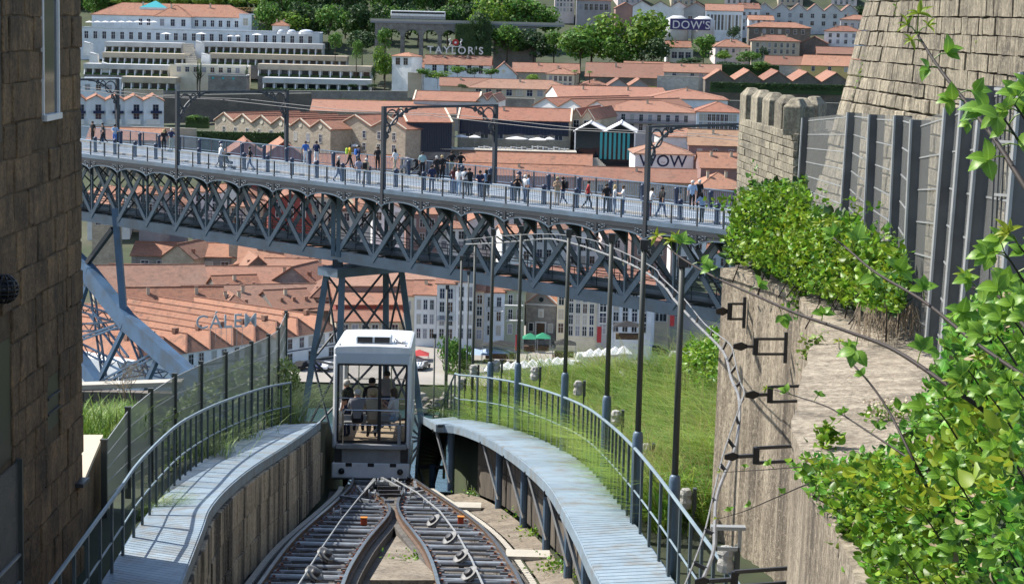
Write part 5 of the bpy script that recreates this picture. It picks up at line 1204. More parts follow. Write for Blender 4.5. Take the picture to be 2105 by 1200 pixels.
# ---- single bramble canes with their own leaves
leafme = {}
for mt in ('leaf_bramble', 'leaf_young', 'leaf_dark'):
    leafme[mt] = npmesh('leaf', BIGL[0], BIGL[1], mt, True); setlv(leafme[mt], BIGL[0], 1)
def cane(label, pts, r0, r1, sprays, lsize, youngtip=True, thorn=True):
    q = smoothpts([P(*p) for p in pts], 8); t = thing('bramble_cane', label, 'branch', (0, 0, 0), 0, 'bramble canes'); n = len(q)
    MB().tube(q, [lerp(r0, r1, k / (n - 1)) for k in range(n)], 7).build('stem', 'stem_dark', t, True)
    if thorn:
        m = MB()
        for k in range(3, n - 2, 2):
            d = Vector((random.uniform(-1, 1), random.uniform(-1, 1), random.uniform(-1, 1))).normalized(); r_ = lerp(r0, r1, k / n); m.tube([q[k] + d * r_ * .5, q[k] + d * r_ * 2.4], [r_ * .35, .0005], 4, False)
        m.build('thorns', 'stem_dark', t)['kind'] = 'stuff'
    for f, nl, az0 in sprays:
        k = min(n - 1, int(f * (n - 1))); base = q[k]; s = lsize * .85 * random.uniform(.75, 1.2); yt = youngtip and f > .93
        side = Vector((math.cos(az0), -.35, math.sin(az0))).normalized(); tip = base + side * s * random.uniform(.7, 1.1)
        MB().tube([base, base.lerp(tip, .5) + Vector((0, 0, s * .12)), tip], [.003, .0025, .002], 4).build('leaf_stalk', 'leaf_bush', t)
        for j in range(nl):
            a = az0 + (j - (nl - 1) / 2) * .95 + random.uniform(-.2, .2); dvec = Vector((math.cos(a), random.uniform(-.5, .25), math.sin(a) * .7)).normalized()
            ls = s * random.uniform(.8, 1.15) * (.75 if yt else 1)
            y = dvec; zc_ = Vector((random.uniform(-.35, .35), -.65, .75)).normalized(); x = y.cross(zc_).normalized(); zc_ = x.cross(y); wsc = .45 if yt else 1
            o = inst('leaf', leafme['leaf_young' if yt else 'leaf_bramble'], t); o.matrix_basis = Matrix(((x.x * ls * wsc, y.x * ls, zc_.x * ls, tip.x), (x.y * ls * wsc, y.y * ls, zc_.y * ls, tip.y), (x.z * ls * wsc, y.z * ls, zc_.z * ls, tip.z), (0, 0, 0, 1)))
    return t
PI = math.pi
cane('long thorny cane slanting from lower right up to the bridge end', [(2110, 930, 9.2), (2030, 850, 9.0), (1960, 800, 9.0), (1840, 720, 9.4), (1740, 680, 9.8), (1640, 645, 10.2), (1560, 610, 10.6), (1470, 570, 11), (1400, 530, 11.4), (1370, 505, 11.6)], .013, .004, [(.12, 3, 1.2), (.2, 3, 2.3), (.3, 4, 1.4), (.42, 3, -1.8), (.5, 4, 1.5), (.62, 3, -1.2), (.7, 3, .6), (.78, 4, 2.2), (.86, 3, .2), (.93, 3, 1.2), (.97, 5, 1.6), (1, 5, 2.4), (1, 4, .8)], .085)
cane('dark cane reaching up across the old city wall at the top right', [(2130, 420, 7.2), (2095, 365, 7.3), (2040, 280, 7.5), (1985, 210, 7.7), (1930, 140, 7.9), (1885, 70, 8.1)], .012, .005, [(.1, 3, .3), (.16, 4, .2), (.3, 4, 3.3), (.36, 3, .1), (.52, 3, 3.6), (.6, 4, 3.0), (.66, 3, .2), (.8, 3, 3.2), (.86, 3, .5), (.95, 5, 3.0), (1, 5, 1.6), (1, 4, .7), (1, 4, 2.5)], .075)
cane('cane with broad leaves crossing in front of the fence foot', [(2130, 790, 8.4), (2000, 700, 8.8), (1900, 620, 9.2), (1800, 560, 9.6), (1740, 510, 10), (1695, 475, 10.2)], .010, .004, [(.1, 4, 1.2), (.2, 4, 2.0), (.3, 5, .6), (.42, 4, 1.8), (.55, 4, .8), (.66, 4, -1), (.76, 3, 1.4), (.88, 4, 2.2), (.97, 5, 1.5), (1, 4, 2.2)], .085)
cane('short cane with a yellow tip pointing at the wall top', [(1960, 1110, 11.6), (1915, 1020, 11.2), (1880, 950, 11.0), (1830, 850, 11.3), (1790, 790, 11.5), (1750, 745, 11.7), (1725, 715, 11.9)], .011, .004, [(.3, 3, 2.6), (.5, 3, .7), (.7, 3, 2.4), (.92, 4, 1.2), (1, 5, 1.7)], .075)
cane('thin cane arching left over the streaked wall', [(2060, 1100, 11.2), (1960, 1010, 11.5), (1880, 950, 12), (1790, 890, 12.5), (1710, 840, 13), (1640, 815, 13.3), (1590, 800, 13.5)], .009, .003, [(.2, 4, 1.5), (.35, 4, 1.9), (.5, 3, .9), (.62, 4, 2.2), (.75, 3, 1.1), (.88, 3, 2.6), (1, 4, 3.0)], .075)
cane('slender trailing cane low on the streaked wall', [(1760, 1000, 15.4), (1680, 990, 16), (1600, 1020, 16.6), (1530, 1050, 17), (1480, 1065, 17.3)], .007, .003, [(.3, 3, 2.0), (.5, 3, 1.0), (.7, 3, 2.5), (.9, 3, 2.0), (1, 3, 3.1)], .07)
cane('upper trailing cane across the streaked wall', [(1740, 975, 15.6), (1660, 960, 16.2), (1570, 965, 16.8), (1490, 970, 17.2)], .006, .003, [(.3, 3, 1.2), (.6, 3, 2.4), (.85, 3, 1.4), (1, 3, 3.0)], .07)
cane('leafy cane rising at the right edge of the picture', [(2130, 700, 7.5), (2080, 640, 7.7), (2040, 600, 7.8), (1990, 590, 8)], .009, .004, [(.1, 4, 2.0), (.3, 5, 1.2), (.5, 5, 2.0), (.7, 4, .9), (.9, 5, 2.5), (1, 5, 2.0)], .08)
SHOOT = ['hanging before the bar grille', 'at the right edge above the grille bar', 'at the right edge level with the bridge girder', 'just left of the right edge shoot by the girder', 'below the bars at the right edge', 'below the bars further in', 'before the foot of the nearest fence post', 'right of the nearest fence post foot', 'at the right edge below the fence', 'left end of the upper thicket', 'in the middle of the upper thicket', 'right in the upper thicket', 'left of centre in the thicket', 'right of centre in the thicket', 'at the left flank of the lower thicket', 'in the heart of the lower thicket', 'at the right edge of the lower thicket', 'lowest left by the picture edge', 'lowest middle by the picture edge']
# large single leaves standing in front of the thicket
for k, (x, y, Y) in enumerate([(2060, 240, 7.2), (2085, 215, 7.0), (2095, 505, 7.2), (2065, 520, 7.3), (2085, 660, 7.6), (2050, 690, 7.8), (1990, 760, 8.8), (2040, 820, 8.2), (2090, 800, 7.8), (1930, 845, 9.4), (2000, 900, 9.0), (2070, 930, 8.4), (1960, 980, 9.6), (2050, 1040, 8.8), (1900, 1060, 10.2), (1980, 1120, 9.4), (2080, 1130, 8.6), (1860, 1150, 10.8), (1930, 1180, 10)]):
    a = cane(f'bramble shoot with broad leaves {SHOOT[k]}', [(x + 40, y + 60, Y + .3), (x + 15, y + 20, Y + .1), (x, y, Y)], .005, .003, [(.3, 3, random.uniform(0, PI)), (.6, 4, random.uniform(0, PI)), (1, 5, random.uniform(.6, 2.6)), (1, 3, random.uniform(2, 4))], .085, youngtip=(k % 4 == 2), thorn=False)
# ---- grass on the slope beyond the right walkway
def blades(name, base, length, width, mat_, parent=None, lean=None, droop=.6, seg=3):
    n = len(base); az = rng.uniform(0, 2 * np.pi, n) if lean is None else rng.normal(lean, .8, n); L = length * rng.uniform(.55, 1.2, n); d = np.stack([np.cos(az), np.sin(az), np.zeros(n)], 1); sd_ = np.stack([-np.sin(az), np.cos(az), np.zeros(n)], 1)
    out0 = rng.uniform(.1, .45, n); rows_ = []
    for k in range(seg + 1):
        t_ = k / seg; hor = (out0 * t_ + droop * t_ ** 2.2) * L; ver = (t_ - .45 * droop * t_ ** 2.6) * L
        c = base + d * hor[:, None] + np.array([0, 0, 1]) * ver[:, None]; w_ = width * (1 - .85 * t_)
        rows_ += [c - sd_ * w_, c + sd_ * w_]
    V = np.stack(rows_, 1).reshape(-1, 3); k2 = 2 * (seg + 1); F = np.array([(2 * k, 2 * k + 1, 2 * k + 3, 2 * k + 2) for k in range(seg)]); F = (F[None] + (np.arange(n) * k2)[:, None, None]).reshape(-1, 4)
    o = inst(name, npmesh(name, V, F, mat_), parent); o['kind'] = 'stuff'; return o
B_ = []; BLn = []
tus = [(random.uniform(-1.5, 10), random.uniform(27, 67)) for _ in range(1250)]
for cx, cy in tus:
    xe = atY(RO, min(cy, 57)).x + .55 if cy < 57 else -1.2
    if cx < xe: cx = xe + random.random() * .5
    if cy < 33.5 and cx > 2.62: continue
    hump = random.uniform(0, 1.4) ** 2
    ts = random.choice([.55, .7, .8, 1.0, 1.25, 1.5])
    for j in range(int(26 + 26 * ts)):
        x, y = cx + random.gauss(0, .13 * ts), cy + random.gauss(0, .15 * ts)
        if x < xe - .12: continue
        B_.append((x, y, slope_z(x, y) + hump * .22)); BLn.append(ts)
B_ = np.array(B_); BLn = np.array(BLn)
pale = rng.random(len(B_)) < .10
pg = thing('grass_stalks', 'pale dry stalks standing among the grass of the slope', 'grass', (0, 0, 0)); blades('stalks', B_[pale] + np.array([0, 0, .15]), 1.5, .007, 'dry_grass', pg, lean=-2.2, droop=.45)
gr_ = blades('slope_grass', B_, 1.0 * BLn, .014, 'grass_slope', None, lean=-2.4, droop=.85); tag(gr_, 'tall arching green grass covering the slope right of the walkway', 'grass', kind='stuff')
# leafy shrub at the top right of the slope against the wall
s1 = thing('slope_shrub', 'tall leafy green shrub on the slope against the streaked wall', 'shrub', (0, 0, 0))
pp = pixcloud([(1395, 735), (1425, 690), (1440, 715), (1462, 665), (1480, 690), (1485, 860), (1450, 850), (1420, 800)], 1500, lambda x, y: 55 + (1480 - x) * .03, 1.2); leaves('foliage', clumped(pp, 110, .5), .15, 'leaf_bush', s1)
m = MB()
for k in range(26): x = random.uniform(1395, 1475); q = P(x, random.uniform(690, 760), 56); m.tube([Vector((q.x, q.y, slope_z(q.x, q.y))), q], [.015, .006], 4)
m.build('stems', 'stem_dark', s1)['kind'] = 'stuff'
s1 = thing('slope_shrub', 'dense dark green weeds under the railing at the foot of the slope', 'shrub', (0, 0, 0))
for k, poly in enumerate([[(1250, 1010), (1320, 1060), (1380, 1140), (1330, 1100), (1280, 1060)], [(1380, 1000), (1460, 960), (1470, 1080), (1420, 1080)]]):
    leaves('foliage', pixcloud(poly, 700, lambda x, y: 44 - (y - 950) * .05, .5), .11, 'leaf_bush', s1)
# ---- left side: tufts along the walkway
def tuft(label, px, py, Y, n, L, mat_='grass_pale', spread=.22, lean=None):
    q = P(px, py, Y); t = thing('grass_tuft', label, 'grass', (0, 0, 0), 0, 'grass tufts beside the walkways'); b = np.array([(q.x + random.gauss(0, spread), q.y + random.gauss(0, spread * 1.5), q.z) for _ in range(n)]); blades('blades', b, L, .008, mat_, t, lean=lean, droop=.8); return t
tuft('thick pale green grass tuft flopping onto the left walkway', 318, 1068, 33.2, 420, .62, 'grass_pale', .12, -.5)
tuft('wispy pale grass tuft along the middle of the left railing', 420, 940, 42, 260, .8, 'grass_pale', .3)
tuft('wispy pale grass tuft higher up the left railing', 480, 905, 46.5, 260, .8, 'grass_pale', .3)
tuft('long drooping grass tuft at the far end of the left walkway', 585, 870, 55, 420, 1.3, 'grass_pale', .3)
tuft('small dark weed tuft at the foot of the left railing', 228, 1180, 30.5, 200, .3, 'grass_green', .1)
gb = []
for k in range(2600):
    x = random.uniform(165, 300); y = random.uniform(862, 905); q = P(x, y, random.uniform(38, 50)); gb.append((q.x, q.y, q.z))
tag(blades('meadow_grass', np.array(gb), .55, .012, 'grass_green'), 'bright sunlit grass below the dark wall behind the mesh fence', 'grass', kind='stuff')
s2 = thing('fence_shrub', 'leafy grey green shrub growing over the far end of the mesh fence', 'shrub', (0, 0, 0))
pp = pixcloud([(560, 745), (590, 735), (612, 760), (622, 800), (600, 850), (565, 850), (550, 800)], 1300, lambda x, y: 58.5, .4); leaves('foliage', pp, .11, 'grass_pale', s2, 1.0, .4)
MB().tube([P(588, 870, 58.5), P(588, 760, 58.5)], [.03, .01], 5).build('stem', 'bark', s2)
s3 = thing('fence_shrub', 'mass of dull green creeper seen through the mesh fence', 'shrub', (0, 0, 0))
leaves('foliage', pixcloud([(330, 860), (420, 770), (520, 730), (560, 760), (555, 860), (480, 890), (400, 930), (340, 990)], 2600, lambda x, y: interp([(330, 40.5), (420, 47), (560, 57)], x), .3), .13, 'grass_pale', s3, 1.1, .3)
# bare twiggy bush before the dark wall
s4 = thing('bare_bush', 'leafless twiggy bush in front of the bridge arch at the left', 'bush', (0, 0, 0)); m = MB()
def twig(p, d, L, r_, lev):
    q = p + d * L; m.tube([p, p.lerp(q, .5) + Vector((random.uniform(-.04, .04), 0, random.uniform(-.04, .04))), q], [r_, r_ * .8, r_ * .6], 4, False)
    if lev > 0:
        for _ in range(3): twig(p.lerp(q, random.uniform(.5, 1)), (d + Vector((random.gauss(0, .55), random.gauss(0, .4), random.gauss(0, .4)))).normalized(), L * random.uniform(.55, .85), r_ * .62, lev - 1)
for x, y in ((262, 832), (255, 836), (275, 832)): twig(P(x, y, 47), Vector((random.uniform(-.3, .4), 0, 1)).normalized(), .45, .014, 4)
m.build('twigs', 'dry_twig', s4)['kind'] = 'stuff'
# weeds on the trackside strip
for k, (x, y, n) in enumerate([(985, 1015, 140), (1100, 1098, 120), (1140, 1165, 160), (1180, 1178, 120), (830, 1150, 50), (1060, 1060, 50), (990, 1000, 60), (1165, 1090, 50)]):
    q = PS(x, y, zt, -.1); t = thing('weed_patch', f'low green weed patch on the strip by the right track, {nmv[k]} from the car' if k not in (4,) else 'small weed patch on the concrete between the two tracks', 'weed', (0, 0, 0), 0, 'weed patches')
    leaves('foliage', np.array([(q.x + random.gauss(0, .22), q.y + random.gauss(0, .35), q.z + random.uniform(.0, .12)) for _ in range(n)]), .075, 'leaf_bush', t, .8, .3)
# pink flowering plant on the wall top
fl = thing('flowering_plant', 'small plant with pinkish flowers on the right wall top', 'plant', (0, 0, 0)); pp = pixcloud([(1770, 850), (1800, 830), (1900, 830), (1910, 870), (1850, 880), (1800, 880)], 320, lambda x, y: 19.5, .15); leaves('foliage', pp, .05, 'leaf_bush', fl); leaves('flowers', pixcloud([(1765, 825), (1850, 815), (1900, 835), (1890, 860), (1790, 860)], 160, lambda x, y: 19.3, .15), .035, 'c_beige', fl)

# little plants rooted in the old wall and along the wall top
for k, (x, y, Y, n, lab) in enumerate([(1855, 15, 49.5, 110, 'tuft of weeds rooted near the top of the old city wall'), (1785, 150, 51.8, 140, 'larger tuft of weeds on the corner of the old city wall'), (1775, 195, 52, 110, 'lower tuft of weeds on the corner of the old city wall'), (1840, 130, 50, 60, 'small tuft of weeds in the middle of the old city wall'), (1840, 215, 50, 80, 'tuft of weeds low on the old city wall above the fence'), (2020, 85, 42, 40, 'dry tuft high on the right of the old city wall'), (1672, 715, 24.3, 150, 'green weeds growing on the edge of the right wall'), (1700, 900, 18.4, 130, 'weeds on the near edge of the right wall top'), (1640, 610, 28.8, 120, 'weeds trailing from the bush over the wall edge'), (1745, 1090, 15.2, 140, 'dry rooty weeds under the near bramble edge')]):
    q = P(x, y, Y - .15); t = thing('wall_weed', lab, 'weed', (0, 0, 0), 0, 'weeds in the walls'); s_ = 9 / SC(Y) * (1.6 if k > 5 else 1)
    leaves('foliage', np.array([(q.x + random.gauss(0, s_), q.y - abs(random.gauss(0, .06)), q.z + random.gauss(0, s_ * 1.4)) for _ in range(n)]), .075, 'leaf_bush' if k % 3 else 'grass_green', t, 1.0, -.1)
# ============================================================ the far bank: buildings
_win = {}
def winmesh(w_, h, frame, glass, bar=True):
    k = (round(w_, 1), round(h, 1), frame, glass)
    if k not in _win:
        w_, h = k[0], k[1]; m = MB(); fw = .14
        for a, b in (((-w_ / 2 - fw, -.06, -fw), (-w_ / 2, .05, h + fw)), ((w_ / 2, -.06, -fw), (w_ / 2 + fw, .05, h + fw)), ((-w_ / 2, -.06, h), (w_ / 2, .05, h + fw)), ((-w_ / 2 - .05, -.14, -fw), (w_ / 2 + .05, .05, 0))): m.bb(a, b)
        if bar: m.bb((-.04, -.04, 0), (.04, .0, h)); m.bb((-w_ / 2, -.04, h * .6), (w_ / 2, .0, h * .6 + .07))
        f = m.mesh('window', frame); g = MB().bb((-w_ / 2, -.02, 0), (w_ / 2, .0, h)).mesh('pane', glass); _win[k] = (f, g)
    return _win[k]
def window(parent, x, y, z, w_, h, rz=0, frame='w_palegrey', glass='glass', bar=True, pane=True):
    if glass == 'glass': glass = random.choice(['glass', 'glass', 'glass', 'glass_blue', 'c_grey', 'c_brown', 'c_stone'])
    f, g = winmesh(w_, h, frame, glass, bar); o = inst('window', f, parent, (x, y, z), (0, 0, rz)); inst('pane', g, o); return o
def wall_poly(top, d):
    """front outline top: list of (x,z) left to right, ground at z=-3; extruded d back"""
    m = MB(); poly = [(top[0][0], 0, -9)] + [(x, 0, z) for x, z in top] + [(top[-1][0], 0, -9)]; m.prism(poly, (0, 0, 0), (0, d, 0)); return m
def slab(m, a, b, c, d, th=.22):
    a, b, c, d = map(Vector, (a, b, c, d)); n = (b - a).cross(d - a).normalized()
    if n.z < 0: n = -n
    lo = n * -th; m.add([a, b, c, d, a + lo, b + lo, c + lo, d + lo], [(0, 1, 2, 3), (7, 6, 5, 4), (0, 4, 5, 1), (1, 5, 6, 2), (2, 6, 7, 3), (3, 7, 4, 0)])
def house(name, label, x0, x1, yb, ye, yr=None, roof='G', d=10, rot=0, wall='w_white', rm='roof', wins=None, n=1, cat='building', group=None, Y=None, coping=None, glass='glass', frame='w_palegrey', door=None, side=None, chim=None, rise=None, over=.4, round_=False):
    if chim is None: chim = random.choice([0, 1, 1, 2]) if roof in 'GH' and 'glass' not in wall else 0
    xc = (x0 + x1) / 2
    q = PT(xc, yb) if Y is None else P(xc, yb, Y); s = SC(q.y); rz = R(rot); w_ = (x1 - x0) / s / max(.3, math.cos(rz)); h = (yb - ye) / s
    if rise is None: rise = 1.5 if yr is None else max(.4, (P(xc, yr, q.y + (d / 2 if roof in 'GH' else .3)).z - q.z) - h)
    # origin: front left corner
    o = q - Vector((math.cos(rz), math.sin(rz), 0)) * w_ / 2
    t = thing(name, label, cat, o, rz, group)
    if roof == 'G':
        m = MB(); poly = [(0, 0, -9), (0, 0, h), (0, d / 2, h + rise), (0, d, h), (0, d, -9)]; m.prism(poly, (0, 0, 0), (w_, 0, 0)); m.build('wall', wall, t)
        r_ = MB(); e = over; k = rise / (d / 2)
        slab(r_, (-e, -e, h - e * k + .24), (w_ + e, -e, h - e * k + .24), (w_ + e, d / 2, h + rise + .24), (-e, d / 2, h + rise + .24)); slab(r_, (-e, d + e, h - e * k + .24), (w_ + e, d + e, h - e * k + .24), (w_ + e, d / 2, h + rise + .24), (-e, d / 2, h + rise + .24))
        ro = r_.build('roof', rm, t); MB().bar((-e, d / 2, h + rise + .28), (w_ + e, d / 2, h + rise + .28), .35, .18).build('ridge', rm, ro)
        if coping:
            for x in (0, w_):
                c = MB(); c.bar((x, -e, h + .25 - e * k), (x, d / 2, h + rise + .3), .5, .35); c.bar((x, d + e, h + .25 - e * k), (x, d / 2, h + rise + .3), .5, .35); c.build('gable_coping', coping, ro)
    elif roof == 'E':
        b = w_ / n; top = []
        for k in range(n): top += [(k * b, h), ((k + .5) * b, h + rise)]
        top.append((w_, h)); wall_poly(top, d).build('wall', wall, t)
        r_ = MB(); e = over; ro = bpy.data.objects.new('roof', None); link(ro, t)
        for k in range(n):
            xl, xm, xr = k * b - (e if k == 0 else 0), (k + .5) * b, (k + 1) * b + (e if k == n - 1 else 0); zl = h - (e * rise / (b / 2) if k == 0 else 0) + .24; zr = h - (e * rise / (b / 2) if k == n - 1 else 0) + .24; z2 = h + rise + .24
            r_ = MB(); slab(r_, (xl, -e, zl), (xm, -e, z2), (xm, d + e, z2), (xl, d + e, zl)); slab(r_, (xr, -e, zr), (xm, -e, z2), (xm, d + e, z2), (xr, d + e, zr)); r_.bar((xm, -e, z2 + .04), (xm, d + e, z2 + .04), .35, .16); r_.build('roof_bay', rm, ro)
            if coping: c = MB(); c.bar((xl, -.1, zl + .05), (xm, -.1, z2 + .05), .4, .3); c.bar((xr, -.1, zr + .05), (xm, -.1, z2 + .05), .4, .3); c.build('gable_coping', coping, ro)
            if round_: m = MB(); m.lathe([(.45, -.12), (.75, -.12), (.75, .02), (.45, .02)], ((k + .5) * b, 0, h + rise * .3), 14, 'y'); o2 = m.build('round_window', 'w_cream', t); MB().lathe([(.46, -.06), (.46, .0)], ((k + .5) * b, 0, h + rise * .3), 14, 'y').build('pane', 'glass', o2)
    elif roof == 'H':
        MB().bb((0, 0, -9), (w_, d, h)).build('wall', wall, t); e = over + .1; ri = min(d, w_) / 2; rx0, rx1 = (ri, w_ - ri) if w_ > d else (w_ / 2, w_ / 2)
        ry0, ry1 = (d / 2, d / 2) if w_ > d else (w_ / 2, d - w_ / 2)
        V = [(-e, -e, h), (w_ + e, -e, h), (w_ + e, d + e, h), (-e, d + e, h), (-e, -e, h + .2), (w_ + e, -e, h + .2), (w_ + e, d + e, h + .2), (-e, d + e, h + .2), (rx0, ry0, h + rise), (rx1, ry1 if w_ <= d else ry0, h + rise)]
        if w_ > d: F = [(3, 2, 1, 0), (0, 1, 5, 4), (1, 2, 6, 5), (2, 3, 7, 6), (3, 0, 4, 7), (4, 5, 9, 8), (5, 6, 9), (6, 7, 8, 9), (7, 4, 8)]
        else: F = [(3, 2, 1, 0), (0, 1, 5, 4), (1, 2, 6, 5), (2, 3, 7, 6), (3, 0, 4, 7), (4, 5, 8), (5, 6, 9, 8), (6, 7, 9), (7, 4, 8, 9)]
        ro = MB().add(V, F).build('roof', rm, t); c = MB(); 
        for a, b in ((4, 8), (7, 8 if w_ > d else 9), (5, 9 if w_ > d else 8), (6, 9), (8, 9)): c.bar(V[a], V[b], .32, .16)
        c.build('hip_tiles', rm, ro)
    elif roof == 'F':
        MB().bb((0, 0, -9), (w_, d, h)).build('wall', wall, t); ro = MB().bb((-.1, -.1, h), (w_ + .1, d + .1, h + .25)).build('roof', rm, t)
        c = MB(); c.bb((-.12, -.12, h + .25), (w_ + .12, .15, h + .6)); c.bb((-.12, d - .15, h + .25), (w_ + .12, d + .12, h + .6)); c.build('parapet', wall, ro)
    elif roof == 'S':
        MB().prism([(0, 0, -9), (0, 0, h), (0, d, h + rise), (0, d, -9)], (0, 0, 0), (w_, 0, 0)).build('wall', wall, t); r_ = MB(); slab(r_, (-over, -over, h + .2 - over * rise / d), (w_ + over, -over, h + .2 - over * rise / d), (w_ + over, d, h + rise + .22), (-over, d, h + rise + .22)); ro = r_.build('roof', rm, t)
    if wins:
        nc, nr, ww, wh = wins[:4]; u0, u1 = (wins[4], wins[5]) if len(wins) > 5 else (.06, .94); v0 = wins[6] if len(wins) > 6 else .12; st = (h * .96 - h * v0) / nr
        for i in range(nc):
            for j in range(nr): window(t, w_ * lerp(u0, u1, (i + .5) / nc), 0, h * v0 + st * j + (st - wh) * .45, ww, wh, 0, frame, glass)
    if side:
        nc, nr, ww, wh, which = side; st = h * .85 / nr
        for i in range(nc):
            for j in range(nr): window(t, w_ if which == 'R' else 0, d * (i + .5) / nc, h * .1 + st * j + (st - wh) * .4, ww, wh, R(90) if which == 'R' else R(-90), frame, glass)
    if door:
        o2 = MB().bb((w_ * door - .6, -.08, -.5), (w_ * door + .6, .02, 2.3)).build('door', 'c_brown', t); MB().bb((w_ * door - .75, -.05, -.5), (w_ * door + .75, .02, 2.45)).build('door_frame', frame, o2)
    for k in range(chim):
        x = w_ * (k + random.uniform(.5, .8)) / (chim + .4); zc_ = h + rise * .3; o2 = MB().bb((x - .35, d * .34, zc_), (x + .35, d * .34 + .6, h + rise + .5)).build('chimney', 'w_beige', t); MB().bb((x - .45, d * .34 - .1, h + rise + .5), (x + .45, d * .34 + .7, h + rise + .65)).build('chimney_cap', 'roof_brown', o2)
    t['w'] = w_; t['h'] = h; t['rise'] = rise; return t
def cleanprops():
    for o in bpy.data.objects:
        for k in ('w', 'h', 'rise'):
            if k in o: del o[k]
def text(name, body, mat_, parent, size, loc, rot=(R(90), 0, 0), ext=.05, font_bold=0.0, align='CENTER', space=1.0):
    cu = bpy.data.curves.new(name, 'FONT'); cu.body = body; cu.size = size; cu.extrude = ext; cu.align_x = align; cu.offset = font_bold; cu.space_character = space; o = bpy.data.objects.new('tmp', cu); C.objects.link(o)
    dg = bpy.context.evaluated_depsgraph_get(); dg.update(); me = bpy.data.meshes.new_from_object(o.evaluated_get(dg)); bpy.data.objects.remove(o); me.materials.clear(); me.materials.append(M(mat_)); return inst(name, me, parent, loc, rot)
# ---- trees
def crownmesh(name, rx, rz, n, leaf, mat_, seed, lobes=9, shape='round'):
    r2 = np.random.default_rng(seed); c = []
    for k in range(lobes):
        a = r2.uniform(0, 2 * np.pi); f = r2.uniform(.25, .75); zz = r2.uniform(-.55, .75); c.append((np.cos(a) * f * rx * np.sqrt(1 - min(.9, zz * zz)), np.sin(a) * f * rx * np.sqrt(1 - min(.9, zz * zz)), zz * rz * .75, r2.uniform(.32, .52)))
    c = np.array(c); k = r2.integers(0, lobes, n); d = r2.normal(size=(n, 3)); d /= np.linalg.norm(d, axis=1, keepdims=True); rad = r2.uniform(.72, 1.05, n) ** .6
    pts = c[k, :3] + d * (c[k, 3] * rad)[:, None] * np.array([rx, rx, rz]) 
    if shape == 'cone': hh = (pts[:, 2] + rz) / (2 * rz); f = np.clip(1.15 - hh, .08, 1)[:, None]; pts[:, :2] *= f
    if shape == 'column': pts[:, :2] *= .9
    # a leaf clump: quad facing roughly outwards
    nn = d + r2.normal(size=(n, 3)) * .6; nn /= np.linalg.norm(nn, axis=1, keepdims=True); x = np.cross(nn, r2.normal(size=(n, 3))); x /= np.linalg.norm(x, axis=1, keepdims=True); y = np.cross(nn, x); s = (leaf * r2.uniform(.5, 1.2, n))[:, None]
    V = np.stack([pts + x * s, pts + y * s * .7, pts - x * s, pts - y * s * .7], 1).reshape(-1, 3); F = np.arange(4 * n).reshape(-1, 4); return npmesh(name, V, F, mat_)
def trunkmesh(h, r_, spread):
    m = MB(); m.tube([(0, 0, -1.5), (.05, 0, h * .4), (0, .1, h * .75)], [r_, r_ * .75, r_ * .45], 7)
    for k in range(6): a = k * 1.05; m.tube([(0, 0, h * (.4 + .05 * k)), (spread * .4 * math.cos(a), spread * .4 * math.sin(a), h * .7), (spread * .75 * math.cos(a), spread * .75 * math.sin(a), h * .9)], [r_ * .4, r_ * .25, r_ * .1], 5)
    return m.mesh('trunk', 'bark')
TV = {}
for mt, key in (('leaf_dark', 'd'), ('leaf_mid', 'm'), ('leaf_bright', 'b')):
    TV[key] = [crownmesh('crown', 1, 1, 1500, .085, mt, 11 + k * 7 + ord(key), 11) for k in range(3)]
TV['cone'] = [crownmesh('crown', 1, 1, 900, .09, 'leaf_bright', 5, 9, 'cone')]; TV['cyp'] = [crownmesh('crown', 1, 1, 500, .12, 'leaf_dark', 6, 9, 'column')]
TRK = trunkmesh(1, .035, .5)
_tc = [0]
def tree(px, py_top, py_bot, wpx, kind, label, Y=None, group=None, name='tree', flat=1.0):
    q = PT(px, py_bot) if Y is None else P(px, py_bot, Y); s = SC(q.y); H = (py_bot - py_top) / s; rx = wpx / s / 2; _tc[0] += 1
    t = thing(name, label, 'tree', q, 0, group); rz = H * .49 * flat if kind not in ('cyp', 'cone') else H * .49
    cr = TV[kind][_tc[0] % len(TV[kind])]; inst('crown', cr, t, (0, 0, H - rz * 1.0), (0, 0, _tc[0] * 1.3), (rx, rx, rz)); inst('trunk', TRK, t, (0, 0, 0), (0, 0, _tc[0]), (H * .7, H * .7, H * .7)); return t
def hedge(label, x0, x1, yb, yt, Y=None, d=1.5, mat_='hedge', name='hedge'):
    xc = (x0 + x1) / 2; q = PT(xc, yb) if Y is None else P(xc, yb, Y); s = SC(q.y); w_ = (x1 - x0) / s; h = (yb - yt) / s; t = thing(name, label, 'hedge', q, 0, None)
    n = int(max(250, w_ * h * 14)); n = min(n, 2500); pts = np.stack([rng.uniform(-w_ / 2, w_ / 2, n), rng.uniform(-d / 2, d / 2, n), rng.uniform(0, h, n)], 1); pts[: n // 2, 1] = -d / 2
    leaves('foliage', pts, .5, mat_, t); MB().bb((-w_ / 2 + .1, -d / 2 + .2, -1.5), (w_ / 2 - .1, d / 2, h - .15)).build('branches', 'leaf_dark', t); return t
